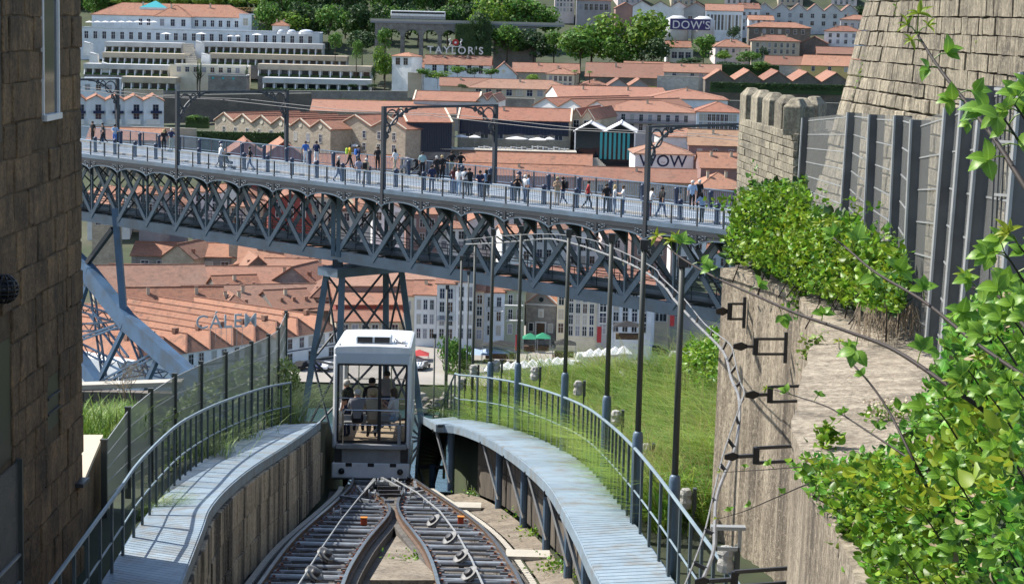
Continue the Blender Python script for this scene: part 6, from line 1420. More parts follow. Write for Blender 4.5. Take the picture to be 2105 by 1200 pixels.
def wall_(label, x0, y0, x1, y1, hpx, Y0=None, Y1=None, mat_='w_stonegrey', d=.8, name='stone_wall'):
    a = PT(x0, y0) if Y0 is None else P(x0, y0, Y0); b = PT(x1, y1) if Y1 is None else P(x1, y1, Y1); h = hpx / SC((a.y + b.y) / 2); m = MB(); t = thing(name, label, 'wall', a)
    o = Vector((0, 0, 0)); v = b - a; n = Vector((-v.y, v.x, 0)).normalized() * d; dn = Vector((0, 0, -4)); up = Vector((0, 0, h))
    m.add([o + dn, v + dn, v + up, o + up, o + dn + n, v + dn + n, v + up + n, o + up + n], [(0, 1, 2, 3), (5, 4, 7, 6), (3, 2, 6, 7), (4, 0, 3, 7), (1, 5, 6, 2)]); m.build('wall_body', mat_, t)
    c = MB(); c.add([o + up - n * .2, v + up - n * .2, v + up + n * 1.2, o + up + n * 1.2] + [k + Vector((0, 0, .2)) for k in (o + up - n * .2, v + up - n * .2, v + up + n * 1.2, o + up + n * 1.2)], [(3, 2, 1, 0), (4, 5, 6, 7), (0, 1, 5, 4), (1, 2, 6, 5), (2, 3, 7, 6), (3, 0, 4, 7)]); c.build('coping', 'c_stone', t); return t
def parasol(px, py, wpx, label, col='c_white', group=None, Y=None, hgt=2.6):
    q = PT(px, py) if Y is None else P(px, py, Y); r_ = wpx / SC(q.y) / 2; t = thing('parasol', label, 'parasol', q - Vector((0, 0, hgt)), 0, group)
    MB().lathe([(r_, hgt), (r_, hgt - .15), (r_ * .97, hgt), (r_ * .5, hgt + .35), (.05, hgt + .6)], (0, 0, 0), 8).build('canopy', col, t); MB().tube([(0, 0, 0), (0, 0, hgt + .5)], .05, 5).build('pole', 'galv', t)
# ---- waterfront row
G = 'houses along the waterfront'
house('town_house', 'narrow cream town house at the left end of the waterfront row', 828, 850, 712, 606, 578, 'G', 12, 0, 'w_cream', 'roof', (1, 3, 0.68, 1.7), group=G, Y=420)
house('town_house', 'white three storey house with a small roof dormer behind the leafy tree', 850, 896, 712, 604, 578, 'G', 12, 0, 'w_white', 'roof', (3, 3, 0.68, 1.9), group=G, Y=419, chim=1)
house('town_house', 'pale grey four storey house left of the twin tall window house', 896, 935, 715, 581, 560, 'G', 12, 0, 'w_offwhite', 'roof', (2, 4, 0.88, 2.0), group=G, Y=418)
house('town_house', 'tall white four storey house with big dark windows in the waterfront row', 935, 975, 715, 577, 556, 'G', 12, 0, 'w_white', 'roof', (2, 4, 0.88, 2.0), group=G, Y=418)
house('town_house', 'narrow beige house squeezed between two white fronts', 975, 993, 712, 596, 574, 'G', 12, 0, 'w_beige', 'roof_bright', (1, 4, 1.0, 1.8), group=G, Y=419)
house('town_house', 'white house with balcony railings left of the green front', 993, 1036, 705, 599, 575, 'G', 12, 0, 'w_bluewhite', 'roof_bright', (2, 3, 0.78, 1.9), group=G, Y=421)
house('town_house', 'olive green house with balconies beside the chapel', 1036, 1077, 703, 594, 572, 'G', 12, 0, 'w_green_wall', 'roof', (2, 3, 0.78, 2.0), group=G, Y=421)
ch = house('chapel', 'small grey stone chapel with pointed gable and wooden door', 1080, 1142, 693, 623, 598, 'E', 16, -14, 'w_stonegrey', 'roof_bright', None, cat='chapel', Y=424, coping='w_palegrey')
cw_, ch_ = ch['w'], ch['h']
o = MB().bb((cw_ / 2 - .9, -.12, -.5), (cw_ / 2 + .9, .02, 3.0)).build('door', 'c_brown', ch); MB().bb((cw_ / 2 - 1.2, -.08, -.5), (cw_ / 2 + 1.2, .02, 3.3)).build('door_surround', 'w_palegrey', o)
for x in (-2.1, 2.1): window(ch, cw_ / 2 + x, 0, 1.2, .9, 1.7, 0, 'w_palegrey', 'glass', False)
o = MB().bb((cw_ / 2 - .6, -.1, 4.2), (cw_ / 2 + .6, .02, 6.0)).build('niche', 'w_palegrey', ch); MB().bb((cw_ / 2 - .3, -.14, 4.4), (cw_ / 2 + .3, -.05, 5.6)).build('statue', 'c_stone', o)
MB().bb((-.2, -.2, ch_ - .3), (cw_ + .2, .02, ch_)).build('cornice', 'w_palegrey', ch); MB().lathe([(.5, -.1), (.5, .02)], (cw_ / 2, 0, ch_ + .9), 14, 'y').build('round_window', 'glass', ch)
house('town_house', 'narrow pale house right of the chapel', 1143, 1161, 700, 596, 580, 'G', 12, -6, 'w_cream', 'roof', (1, 3, 1.0, 1.9), group=G, Y=420)
house('town_house', 'cream house with regular windows right of the chapel', 1161, 1226, 705, 592, 572, 'G', 12, -6, 'w_cream', 'roof', (4, 4, 0.78, 1.9), group=G, Y=416)
house('town_house', 'dark narrow house between the cream and the white fronts', 1226, 1250, 700, 590, 570, 'G', 12, -6, 'w_grey', 'roof_brown', (1, 4, 1.3, 2.0), group=G, Y=415)
house('town_house', 'bluish white house with dark awning at street level', 1250, 1337, 694, 595, 575, 'G', 14, -8, 'w_bluewhite', 'roof', (4, 4, 0.98, 2.0), group=G, Y=410)
house('town_house', 'low brown shop with an orange doorway at the right end of the waterfront', 1337, 1372, 668, 628, 612, 'G', 10, -8, 'w_beige', 'roof', (2, 1, 1.5, 2.5), group=G, Y=420)
house('town_house', 'low dark shop fronts behind the pole at the right end', 1372, 1480, 662, 620, 604, 'G', 10, -10, 'w_grey', 'roof_brown', (5, 1, 1.8, 2.4), group=G, Y=424)
for (x0, x1, yt, yb) in ((1000, 1034, 636, 641), (1037, 1076, 624, 629), (1040, 1075, 655, 660), (1195, 1224, 628, 632), (898, 932, 655, 660)):
    q = P((x0 + x1) / 2, yb, 417); w_ = (x1 - x0) / SC(417); t = thing('balcony', f'dark iron balcony on the waterfront front near the {["white", "green", "lower green", "cream", "grey"][[1000, 1037, 1040, 1195, 898].index(x0)]} wall', 'balcony', q, 0, 'balconies')
    MB().bb((-w_ / 2, 0, 0), (w_ / 2, 1.2, .12)).build('slab', 'w_palegrey', t); m = MB()
    for k in range(int(w_ / .2) + 1): m.bb((-w_ / 2 + k * .2 - .02, 0, .12), (-w_ / 2 + k * .2 + .02, .04, 1.0))
    m.bb((-w_ / 2, 0, .96), (w_ / 2, .05, 1.02)); m.build('railing', 'bridge_dark', t)
# big roofs directly behind the row
G2 = 'roofs between the river and the bridge line'
house('warehouse', 'broad pale tiled roof behind the left houses of the waterfront row', 690, 900, 640, 588, 548, 'G', 30, 8, 'w_brownpink', 'roof_pale', None, group=G2, Y=440)
house('warehouse', 'tiled roof behind the tall white waterfront houses', 880, 1080, 620, 580, 545, 'G', 30, 0, 'w_beige', 'roof', None, group=G2, Y=450)
house('warehouse', 'tiled roof behind the chapel', 1080, 1330, 620, 585, 552, 'G', 26, -6, 'w_beige', 'roof', None, group=G2, Y=452)
house('warehouse', 'beige building seen between the pier legs of the bridge', 690, 830, 725, 660, 640, 'G', 14, 10, 'w_stone', 'roof', (6, 2, 1.2, 2.2), group=G2, Y=422)
house('shed', 'dark red shed roof seen between the pier legs', 690, 830, 690, 625, 600, 'S', 12, 10, 'w_redwall', 'roof', None, group=G2, Y=432)
# ---- riverside wine lodge with hipped bays (left)
def lodge():
    a = P(330, 790, 371); b = P(692, 738, 408); a.z = b.z = zT(385); v = b - a; v.z = 0; L = v.length; rz = math.atan2(v.y, v.x); t = thing('wine_lodge', 'long white riverside lodge with a row of hipped tiled bays', 'building', a, rz); h = 5.6; n = 8; bw = L / n; d = 46; rise = 3.1
    MB().bb((-10, 0, -3), (L, d, h)).build('wall', 'w_white', t); MB().bb((-10, -.06, 2.6), (L, .02, 2.8)).build('string_course', 'c_navy', t)
    ro = bpy.data.objects.new('roof', None); link(ro, t)
    for k in range(-1, n):
        x0, x1 = k * bw, (k + 1) * bw; xm = (x0 + x1) / 2; e = .5; m = MB(); V = [(x0, -e, h), (x1, -e, h), (xm, bw * .45, h + rise), (x0, d, h), (x1, d, h), (xm, d, h + rise)]
        m.add(V, [(0, 1, 2), (0, 2, 5, 3), (1, 4, 5, 2), (3, 5, 4), (1, 0, 3, 4)]); m.build('roof_bay', 'roof_bright', ro); c = MB(); c.bar(V[0], V[2], .35, .18); c.bar(V[1], V[2], .35, .18); c.bar(V[2], V[5], .35, .18); c.build('hip_tiles', 'roof', ro)
        o = MB().bb((xm - .5, bw * .9, h + rise - .3), (xm + .5, bw * .9 + .9, h + rise + .7)).build('roof_vent', 'roof_pale', ro)
    for k in range(n):
        for j, xx in enumerate((.28, .72)):
            window(t, (k + xx) * bw, 0, 3.2, 1.1, 1.9, 0, 'w_palegrey'); 
            if j: window(t, (k + xx) * bw, 0, .3, 1.3, 1.9, 0, 'w_palegrey', 'shop_dark')
    return t, a, rz
ld, la, lrz = lodge()
# rooftop letters
sg = thing('roof_sign', 'grey rooftop letters on a frame over the riverside lodge', 'sign', P(466, 660, 384), R(26)); s_ = SC(394)
text('letters', 'CÁLEM', 'w_palegrey', sg, 31 / s_ * 1.25, (0, 0, -1.2), space=1.12, font_bold=.02)
for k in range(-3, 4): MB().bar((k * 1.05, .1, -1.3), (k * 1.05, .3, -5.2), .07).build('strut', 'galv', sg)
MB().bar((-3.8, .1, -1.3), (3.8, .1, -1.3), .08).build('base_rail', 'galv', sg)
# roofs behind it
G3 = 'tiled lodges below the bridge'
house('warehouse', 'long tiled roof with a dark right gable above the riverside lodge', 255, 460, 690, 640, 603, 'G', 13, 14, 'w_stonedark', 'roof_bright', None, group=G3, Y=425, rise=4.2)
house('warehouse', 'brownish tiled roof over a stone wall behind the arch column', 205, 425, 650, 598, 550, 'G', 20, 16, 'w_stone', 'roof_pale', None, group=G3, Y=447, rise=4.5)
house('warehouse', 'wide tiled roof with little vents right of the dark gable', 400, 700, 700, 640, 590, 'G', 26, 18, 'w_stonedark', 'roof_pale', None, group=G3, Y=432, rise=4)
house('warehouse', 'wide mottled tiled roof beneath the bridge girder', 420, 720, 660, 610, 562, 'G', 30, 10, 'w_stonedark', 'roof', None, group=G3, Y=460, rise=5)
house('warehouse', 'stone walled lodge with dark openings under an orange roof', 270, 490, 572, 527, 500, 'G', 18, 2, 'w_stonegrey', 'roof_bright', (6, 1, 1.8, 1.6, .05, .95, .35), group=G3, Y=500)
house('warehouse', 'small gabled tile roof in front of the stone walled lodge', 405, 490, 600, 578, 533, 'E', 14, -24, 'w_stone', 'roof_bright', None, group=G3, Y=482, rise=3)
house('warehouse', 'twin gabled tiled roofs right of the stone walled lodge', 490, 690, 590, 552, 512, 'G', 22, 6, 'w_stonedark', 'roof_bright', None, group=G3, Y=490, rise=4.6)
house('warehouse', 'low tiled roofs close behind the trestle pier', 540, 860, 610, 575, 545, 'G', 22, 4, 'w_stonedark', 'roof', None, group=G3, Y=478, rise=3.4)
for k, (x0, x1, yb, ye, yr, rf_, Y, rt, rr, wl) in enumerate([(455, 540, 628, 604, 585, 'G', 445, 24, 'roof_bright', 'w_stonedark'), (560, 640, 600, 578, 556, 'E', 466, -20, 'roof', 'w_stonegrey'), (640, 700, 640, 612, 590, 'H', 440, 10, 'roof_brown', 'w_beige'), (300, 370, 618, 600, 580, 'H', 452, 8, 'roof_brown', 'w_stone'), (500, 560, 572, 555, 535, 'E', 484, 16, 'roof_brown', 'w_stonedark'), (330, 400, 545, 530, 512, 'E', 496, -18, 'roof_pale', 'w_stone'), (600, 680, 566, 548, 530, 'G', 492, 22, 'roof', 'w_stonegrey'), (455, 520, 660, 640, 622, 'H', 428, 20, 'roof', 'w_stonedark'), (570, 650, 655, 634, 612, 'G', 434, 30, 'roof_brown', 'w_stonegrey'), (220, 285, 600, 580, 560, 'G', 466, 4, 'roof_bright', 'w_stone')]):
    t = house('warehouse', f'{["small steep orange", "gabled mottled", "hipped dark", "little hipped brown", "narrow gabled brown", "pale gabled", "long mottled", "low hipped", "slanting brown", "bright little"][k]} roof in the jumble below the bridge, {["right of the dark gable", "near the pier", "beside the pier leg", "behind the arch column", "in the middle row", "in the back row left", "in the back row right", "above the grey letters", "right of the grey letters", "left by the arch"][k]}', x0, x1, yb, ye, yr, rf_, 13, rt, wl, rr, None, group=G3, Y=Y, rise=3.2)
    for j in range(3): xx = t['w'] * (.2 + .3 * j); o = MB().bb((xx, 2.2, t['h'] + .7), (xx + .7, 3.0, t['h'] + 2.2)).build('roof_vent', 'roof_pale', t)
# ---- dense roofs glimpsed through the truss
G4 = 'houses glimpsed through the bridge truss'; glim = [(190, 250, 470, 420, 'w_stone', 'roof'), (285, 330, 440, 400, 'w_grey', 'roof_bright'), (340, 380, 460, 425, 'w_grey', 'roof_bright'), (395, 455, 440, 395, 'w_white', 'roof_bright'), (470, 520, 470, 425, 'w_stone', 'roof'), (555, 640, 450, 415, 'w_redwall', 'roof_bright'), (640, 690, 470, 405, 'w_cream', 'roof'), (700, 760, 480, 435, 'w_offwhite', 'roof_bright'), (765, 830, 485, 430, 'w_white', 'roof_pale'), (835, 900, 510, 440, 'w_brownpink', 'roof_bright'), (900, 960, 520, 470, 'w_white', 'roof'), (960, 1030, 530, 455, 'w_palepink', 'roof_bright'), (1030, 1095, 545, 480, 'w_white', 'roof_bright'), (1095, 1160, 545, 470, 'w_offwhite', 'roof_pale'), (1165, 1230, 555, 490, 'w_white', 'roof'), (1235, 1300, 560, 480, 'w_palepink', 'roof_bright'), (1300, 1370, 570, 495, 'w_brownpink', 'roof'), (1380, 1450, 570, 480, 'w_white', 'roof_bright'), (1450, 1520, 590, 520, 'w_bluewhite', 'roof')]
nm = {'w_white': 'white', 'w_grey': 'grey', 'w_stone': 'stone', 'w_redwall': 'dark red', 'w_cream': 'cream', 'w_offwhite': 'off white', 'w_brownpink': 'brown pink', 'w_palepink': 'pale pink', 'w_bluewhite': 'bluish white'}; ordn = ['first', 'second', 'third', 'fourth', 'fifth', 'sixth', 'seventh', 'eighth', 'ninth', 'tenth', 'eleventh', 'twelfth', 'thirteenth', 'fourteenth', 'fifteenth', 'sixteenth', 'seventeenth', 'eighteenth', 'nineteenth', 'twentieth']
for k, (x0, x1, yb, ye, wl, rf_) in enumerate(glim):
    house('town_house', f'{nm[wl]} house seen through the truss, {ordn[k]} from the left', x0, x1, yb, ye, ye - 16, ['G', 'H', 'E'][k % 3], 12, random.uniform(-14, 14), wl, rf_, (3, 2, 1.2, 1.9), group=G4, Y=500 + (k % 4) * 9)
for k in range(15):
    x0 = 180 + k * 92; house('town_house', f'tiled house in the second line behind the truss, {ordn[k]} from the left', x0, x0 + 86, 440 + k * 3, 400 + k * 3.2, 382 + k * 3.2, ['H', 'G', 'G', 'E'][k % 4], 14, random.uniform(-20, 20), ['w_offwhite', 'w_stone', 'w_white', 'w_brownpink', 'w_palepink'][k % 5], ['roof', 'roof_bright', 'roof_pale'][k % 3], (4, 2, 1.1, 1.6), group=G4, Y=548 + (k % 3) * 8)
# ---- market stalls and vehicles on the quay
for k, (x, y, wpx, col, lab) in enumerate([(975, 725, 70, 'c_bluetent', 'pale blue canopy on the quay, left one of the blue pair'), (1018, 722, 60, 'c_bluetent', 'pale blue canopy on the quay, right one of the blue pair'), (1090, 693, 32, 'c_green', 'green canopy before the chapel, left one'), (1116, 692, 32, 'c_green', 'green canopy before the chapel, right one'), (1290, 668, 60, 'c_black', 'dark awning before the bluish white house'), (1160, 705, 50, 'c_black', 'black awning right of the green canopies'), (862, 727, 40, 'c_red', 'dark red awning left of the leafy quay tree'), (852, 738, 36, 'c_white', 'white parasol left of the leafy quay tree'), (1030, 708, 80, 'c_black', 'long black awning left of the green canopies')]):
    q = P(x, y, 404); r_ = wpx / SC(404) / 2; t = thing('canopy_tent', lab, 'canopy', q - Vector((0, 0, 2.6)), 0, 'canopies on the quay'); m = MB(); m.add([(-r_, -2, 2.5), (r_, -2, 2.5), (r_, 2, 2.5), (-r_, 2, 2.5), (0, 0, 3.5)], [(0, 1, 4), (1, 2, 4), (2, 3, 4), (3, 0, 4), (3, 2, 1, 0)]); m.build('cloth', col, t)
    for sx in (-1, 1):
        for sy in (-1, 1): MB().bb((sx * r_ * .95 - .04, sy * 1.9 - .04, -.5), (sx * r_ * .95 + .04, sy * 1.9 + .04, 2.5)).build('leg', 'galv', t)
    MB().bb((-r_ * .8, -.9, -.2), (r_ * .8, .6, .9)).build('counter', 'c_brown', t)
for k in range(17):
    x = 1010 + k * 17; y = 758 - k * 1.6 - (10 if k > 11 else 0)
    if 9 < k < 12: continue
    q = P(x, y, 392); t = thing('market_stall', f'white pointed market stall on the quay, {ordn[k]} from the left', 'stall', q - Vector((0, 0, 2.4)), R(8), 'white market stalls'); m = MB(); m.add([(-1.5, -1.5, 2.2), (1.5, -1.5, 2.2), (1.5, 1.5, 2.2), (-1.5, 1.5, 2.2), (0, 0, 3.6)], [(0, 1, 4), (1, 2, 4), (2, 3, 4), (3, 0, 4), (3, 2, 1, 0)]); m.build('cloth', 'c_white', t); MB().bb((-1.3, 1.2, -.4), (1.3, 1.3, 2.2)).build('back_cloth', 'c_white', t)
    for sx in (-1, 1): MB().bb((sx * 1.4 - .04, -1.44, -.4), (sx * 1.4 + .04, -1.36, 2.2)).build('leg', 'galv', t)
def vehicle(px, py, L, W_, H_, col, label, rz=0, van=True, Y=400):
    q = P(px, py, Y); q.z = zT(Y) + .05; t = thing('parked_vehicle', label, 'van' if van else 'car', q, R(rz), 'vehicles on the quay'); m = MB()
    prof = [(-L / 2, .35), (-L / 2, H_ * .55), (-L / 2 + L * .08, H_), (L / 2 - L * .28, H_), (L / 2 - L * .1, H_ * .55), (L / 2, H_ * .48), (L / 2, .35)] if van else [(-L / 2, .35), (-L / 2, H_ * .6), (-L * .38, H_ * .62), (-L * .25, H_), (L * .12, H_), (L * .25, H_ * .62), (L / 2, H_ * .5), (L / 2, .35)]
    m.prism([(x, -W_ / 2, z) for x, z in prof], (0, 0, 0), (0, W_, 0)); m.build('body', col, t, bevel=.06); MB().bb((L * .0 if van else -L * .2, -W_ / 2 - .02, H_ * .58), (L * .3 if van else L * .12, W_ / 2 + .02, H_ * .9)).build('windows', 'glass', t)
    for x in (-L * .32, L * .32):
        for y in (-W_ / 2, W_ / 2): o = MB().lathe([(.15, -.1), (.34, -.1), (.34, .1), (.15, .1)], (x, y, .34), 12, 'y').build('wheel', 'rubber_black', t)
vehicle(1215, 715, 6.2, 2.2, 2.7, 'car_white', 'large white van parked among the stalls', 4, True, 401)
vehicle(1183, 728, 5.0, 2.0, 2.1, 'car_white', 'smaller white van parked at the left of the large van', 4, True, 396)
vehicle(1410, 690, 6.5, 2.3, 2.6, 'car_grey', 'grey van parked near the right end of the quay', 4, True, 405)
vehicle(1352, 676, 4.4, 1.8, 1.5, 'c_black', 'black car parked before the orange doorway', 4, False, 416)
for k, (x, y, c) in enumerate([(856, 755, 'car_white'), (862, 742, 'car_pale'), (850, 768, 'car_white'), (868, 765, 'car_grey'), (655, 800, 'c_navy'), (672, 775, 'car_white'), (620, 770, 'c_black'), (1310, 700, 'car_white')]): vehicle(x, y, 4.3, 1.8, 1.5, c, f'{["white", "pale", "white", "grey", "dark blue", "white", "black", "white"][k]} car parked {["beside the funicular roof, uppermost left", "beside the funicular roof, behind the white ones", "beside the funicular window, lowest", "under the quay tree", "by the foot of the trestle pier", "right of the trestle leg", "before the riverside lodge", "before the bluish white house"][k]}', 70, False, 395 if k < 4 else 392)
tree(925, 685, 800, 66, 'm', 'leafy green tree on the quay between the thin poles, left of two', Y=393); tree(958, 700, 795, 40, 'm', 'smaller leafy tree on the quay, right of two', Y=394)
for k, (x, y) in enumerate([(1058, 722), (1226, 706), (1376, 672)]):
    q = P(x, y, 400); t = thing('banner', f'tall red banner on the quay, {["by the blue canopies", "beside the large white van", "near the right end"][k]}', 'banner', q, 0, 'red banners'); MB().bb((0, 0, -2), (.06, .06, 3.6)).build('mast', 'galv', t); MB().bb((.06, 0, .2), (.95, .04, 3.4)).build('flag', 'c_red', t)
for k in range(26):
    x = random.uniform(1060, 1420); y = 742 - (x - 1060) * .09 + random.uniform(-14, 20); q = P(x, y, 0 + 398 + random.uniform(-6, 8)); q.z = zT(q.y) + .05
    person(q, random.choice(['stand', 'walk']), random.uniform(0, 360), random.choice(['black', 'white', 'red', 'navy', 'grey', 'blue']), random.choice(['denim', 'black', 'grey']), 'darkhair', 'tiny visitor strolling on the quay among the market stalls', group='tiny visitors on the quay')
for k in range(14):
    x = 1200 + k * 20; q = P(x, 724 - k * .8, 398); q.z = zT(398) + .05; t = thing('planter_shrub', 'small round clipped shrub in the row along the quay', 'shrub', q, 0, 'clipped shrubs along the quay'); inst('crown', TV['d'][k % 3], t, (0, 0, .9), (0, 0, k), (.6, .6, .8)); MB().bb((-.3, -.3, -.2), (.3, .3, .3)).build('planter', 'c_stone', t)
# ---- cultural quarter on the slope (stone warehouses)
G5 = 'stone warehouses on the slope'
wh = house('stone_warehouse', 'row of stone gabled warehouses with round windows under pink roofs', 424, 690, 297, 257, 222, 'E', 30, -42, 'w_stone', 'roof_pink', (9, 1, 1.1, 2.2, .03, .97, .12), n=6, Y=604, group=G5, coping='w_cream', round_=True, rise=2.3)
house('stone_warehouse', 'stone gabled warehouse with a wide front right of the round windows', 690, 836, 322, 262, 232, 'E', 13, -38, 'w_stone', 'roof_pink', (4, 2, 1.1, 2.0), n=2, Y=588, group=G5, coping='w_cream', rise=3)
t = house('glass_hall', 'dark blue slatted glass hall at the end of the stone warehouses', 836, 928, 314, 252, 226, 'G', 22, 14, 'glass_blue', 'roof_pink', None, Y=586, coping='w_cream', rise=3.6)
for k in range(26): MB().bb((t['w'] * k / 26, -.25, 0), (t['w'] * k / 26 + .12, 0, t['h'])).build('fin', 'c_navy', t)
MB().bb((0, -.3, -2), (t['w'], .02, .2)).build('plinth', 'w_stonegrey', t)
t = house('terrace_hall', 'long stone hall with a dark glazed upper floor and pink roof', 940, 1172, 305, 248, 222, 'G', 18, -3, 'w_stone', 'roof_pink', (7, 1, 2.2, 2.6, .04, .96, .08), Y=604, coping='w_cream', rise=3.2)
o = MB().bb((.6, -.12, t['h'] * .48), (t['w'] - .6, .04, t['h'] * .98)).build('glazed_storey', 'glass_blue', t)
for k in range(30): MB().bb((.6 + (t['w'] - 1.2) * k / 30, -.22, t['h'] * .48), (.6 + (t['w'] - 1.2) * k / 30 + .12, -.1, t['h'] * .98)).build('mullion', 'c_navy', o)
house('stone_warehouse', 'twin narrow stone gables at the right end of the glazed hall', 1170, 1218, 300, 244, 225, 'E', 30, -16, 'w_stone', 'roof_pink', (2, 2, 1.6, 3), n=2, Y=611, group=G5, coping='w_cream', rise=2.6)
house('stone_warehouse', 'low stone building with two small gables above the glazed hall', 850, 985, 212, 208, 190, 'G', 16, -3, 'w_palegrey', 'roof_pink', None, Y=665, group=G5, coping='w_cream', rise=2.6)
house('stone_warehouse', 'pair of grey gable ends at the end of the low pink roof', 981, 1022, 220, 208, 194, 'E', 24, -6, 'w_palegrey', 'roof_pink', None, n=2, Y=664, group=G5, coping='w_cream', rise=1.8)
house('stone_warehouse', 'long pink roof behind the round window gables', 640, 935, 250, 232, 212, 'G', 26, 2, 'w_stone', 'roof_pink', None, Y=655, group=G5, rise=3)
house('white_warehouse', 'white gabled warehouses with small square windows', 1096, 1250, 256, 222, 205, 'E', 44, -40, 'w_white', 'roof_pink', (6, 1, 1.2, 1.4, .04, .96, .3), n=3, Y=655, rise=2.6)
house('white_warehouse', 'pink roofs stepping back above the white gabled warehouses', 1150, 1380, 225, 205, 184, 'G', 40, 6, 'w_white', 'roof_pink', None, Y=700, rise=3.5)
t = house('long_white_building', 'long white and pink three storey building with iron balcony', 1222, 1430, 277, 231, 212, 'H', 22, -3, 'w_palepink', 'roof_pink', (10, 2, 1.1, 2.0), Y=645, rise=3.2)
o = MB().bb((t['w'] * .22, -1.2, t['h'] * .5), (t['w'], 0, t['h'] * .5 + .2)).build('balcony', 'w_grey', t); m = MB()
for k in range(90): m.bb((t['w'] * .22 + t['w'] * .78 * k / 90, -1.2, t['h'] * .5), (t['w'] * .22 + t['w'] * .78 * k / 90 + .05, -1.15, t['h'] * .5 + 1.1))
m.bb((t['w'] * .22, -1.2, t['h'] * .5 + 1.05), (t['w'], -1.12, t['h'] * .5 + 1.15)); m.build('balcony_rail', 'bridge_dark', o)
house('long_white_building', 'white wing with tall close set windows at the right end', 1430, 1518, 290, 232, 216, 'H', 20, -4, 'w_bluewhite', 'roof_pink', (9, 3, 1.0, 2.0), Y=640, rise=3)
house('long_white_building', 'broad pink roofs behind the long white building', 1330, 1495, 220, 205, 192, 'H', 30, -2, 'w_white', 'roof_pink', None, Y=690, rise=3.2)
t = house('glass_pavilion', 'modern pavilion with zigzag white roof and turquoise glass', 1180, 1305, 320, 272, 262, 'E', 20, -4, 'glass', 'w_white', None, n=2, Y=596, rise=2.4)
for k in range(7):
    xx = t['w'] * (.42 + .52 * k / 7); MB().bb((xx, -.2, -1), (xx + t['w'] * .04, -.05, t['h'] - .1)).build('turquoise_panel', 'glass_teal', t)
for x in (0, t['w'] - .4): MB().bb((x, -.3, -1), (x + .4, .1, t['h'])).build('corner_post', 'w_white', t)
t = house('lettered_building', 'pale building with large dark letters on its blank wall', 1304, 1424, 372, 318, 296, 'H', 18, 2, 'w_white', 'roof_pale', None, Y=572, rise=3.2, chim=0)
text('letters', 'WOW', 'c_navy', t, 4.6, (t['w'] * .48, -.06, t['h'] * .55), ext=.04, font_bold=.03)
text('small_letters', 'the', 'w_palepink', t, .9, (t['w'] * .48, -.1, t['h'] * .68), ext=.03)
MB().bb((t['w'], 0, -3), (t['w'] + 5, 12, t['h'] * .9)).build('side_block', 'w_brownpink', t)
G6 = 'tiled houses by the tower'
house('tile_house', 'old straw coloured tile roof on a grey house left of the tower', 1415, 1525, 328, 300, 278, 'G', 16, -4, 'w_brownpink', 'roof_old', (3, 1, 1.2, 1.6), group=G6, Y=585, rise=4)
house('tile_house', 'orange tile roof partly behind the battlements', 1440, 1530, 362, 346, 320, 'G', 14, 2, 'w_brownpink', 'roof_bright', None, group=G6, Y=560, rise=3.8)
house('tile_house', 'bright orange hipped roof above the straw coloured roof', 1360, 1480, 292, 283, 268, 'H', 16, 4, 'w_white', 'roof_bright', None, group=G6, Y=605, rise=2.4)
house('tile_house', 'long low tile roof before the lettered building', 1200, 1430, 405, 374, 352, 'G', 16, -3, 'w_stone', 'roof', (5, 1, 1.2, 1.8), group=G6, Y=548, rise=3)
house('tile_house', 'jumbled orange roofs just left of the tower', 1430, 1540, 410, 390, 362, 'H', 14, 8, 'w_brownpink', 'roof_bright', None, group=G6, Y=540, rise=4)
house('tile_house', 'long bright orange roof behind the crowd on the bridge', 945, 1215, 345, 338, 320, 'G', 14, -2, 'w_stonegrey', 'roof_bright', None, group=G6, Y=578, rise=2.6)
house('tile_house', 'lower orange roof with skylights behind the crowd', 930, 1200, 372, 362, 344, 'G', 14, -2, 'w_brownpink', 'roof_bright', None, group=G6, Y=560, rise=2.6)
house('tile_house', 'red brown gabled roof behind the left part of the bridge walk', 470, 620, 330, 318, 294, 'E', 20, 10, 'w_redwall', 'roof_bright', None, n=2, group=G6, Y=560, rise=3.5)
house('tile_house', 'low orange roof seen through the far parapet at the left', 180, 330, 300, 288, 266, 'G', 14, 2, 'w_stone', 'roof_bright', None, group=G6, Y=590, rise=3)
house('tile_house', 'orange roofs seen through the far parapet left of the middle', 600, 820, 358, 345, 322, 'G', 16, 4, 'w_stone', 'roof_bright', None, group=G6, Y=560, rise=3)
# terrace with parasols
wall_('stone terrace wall below the white parasols', 880, 318, 1185, 326, 12, 588, 588, 'w_stonegrey', 6, 'terrace_wall')
for k, (x, y, w_) in enumerate([(948, 281, 30), (976, 282, 26), (1062, 285, 46), (1106, 287, 40), (1130, 286, 22)]): parasol(x, y, w_, f'white parasol on the stone terrace, {ordn[k]} from the left', 'c_white', 'parasols on the stone terrace', 596)
for k, (x, y, w_) in enumerate([(850, 301, 24), (868, 300, 24), (886, 299, 22)]): parasol(x, y, w_, f'pale blue parasol before the slatted glass hall, {ordn[k]} from the left', 'c_paleblue', 'pale blue parasols', 592)
parasol(730, 300, 22, 'single white parasol before the wide stone warehouse', 'c_white', None, 590)
for k in range(22):
    x = 935 + k * 11; q = P(x, 303 + random.uniform(-2, 4), 592); t = thing('terrace_table', 'small white table with chairs on the stone terrace', 'table', q - Vector((0, 0, .7)), 0, 'white terrace tables'); MB().lathe([(.55, .7), (.55, .75)], (0, 0, 0), 8).build('top', 'c_white', t); MB().bb((-.05, -.05, 0), (.05, .05, .7)).build('leg', 'galv', t); MB().bb((-1.0, -.25, 0), (-.55, .25, .9)).build('chair', 'c_white', t)
t = thing('terrace_stairs', 'broad pale steps descending beside the turquoise pavilion', 'stairs', P(1215, 345, 580))
for k in range(8): MB().bb((-8, k * .7, k * .35 - 3), (5 - k * .4, k * .7 + .7, k * .35)).build('step', 'c_stone', t)
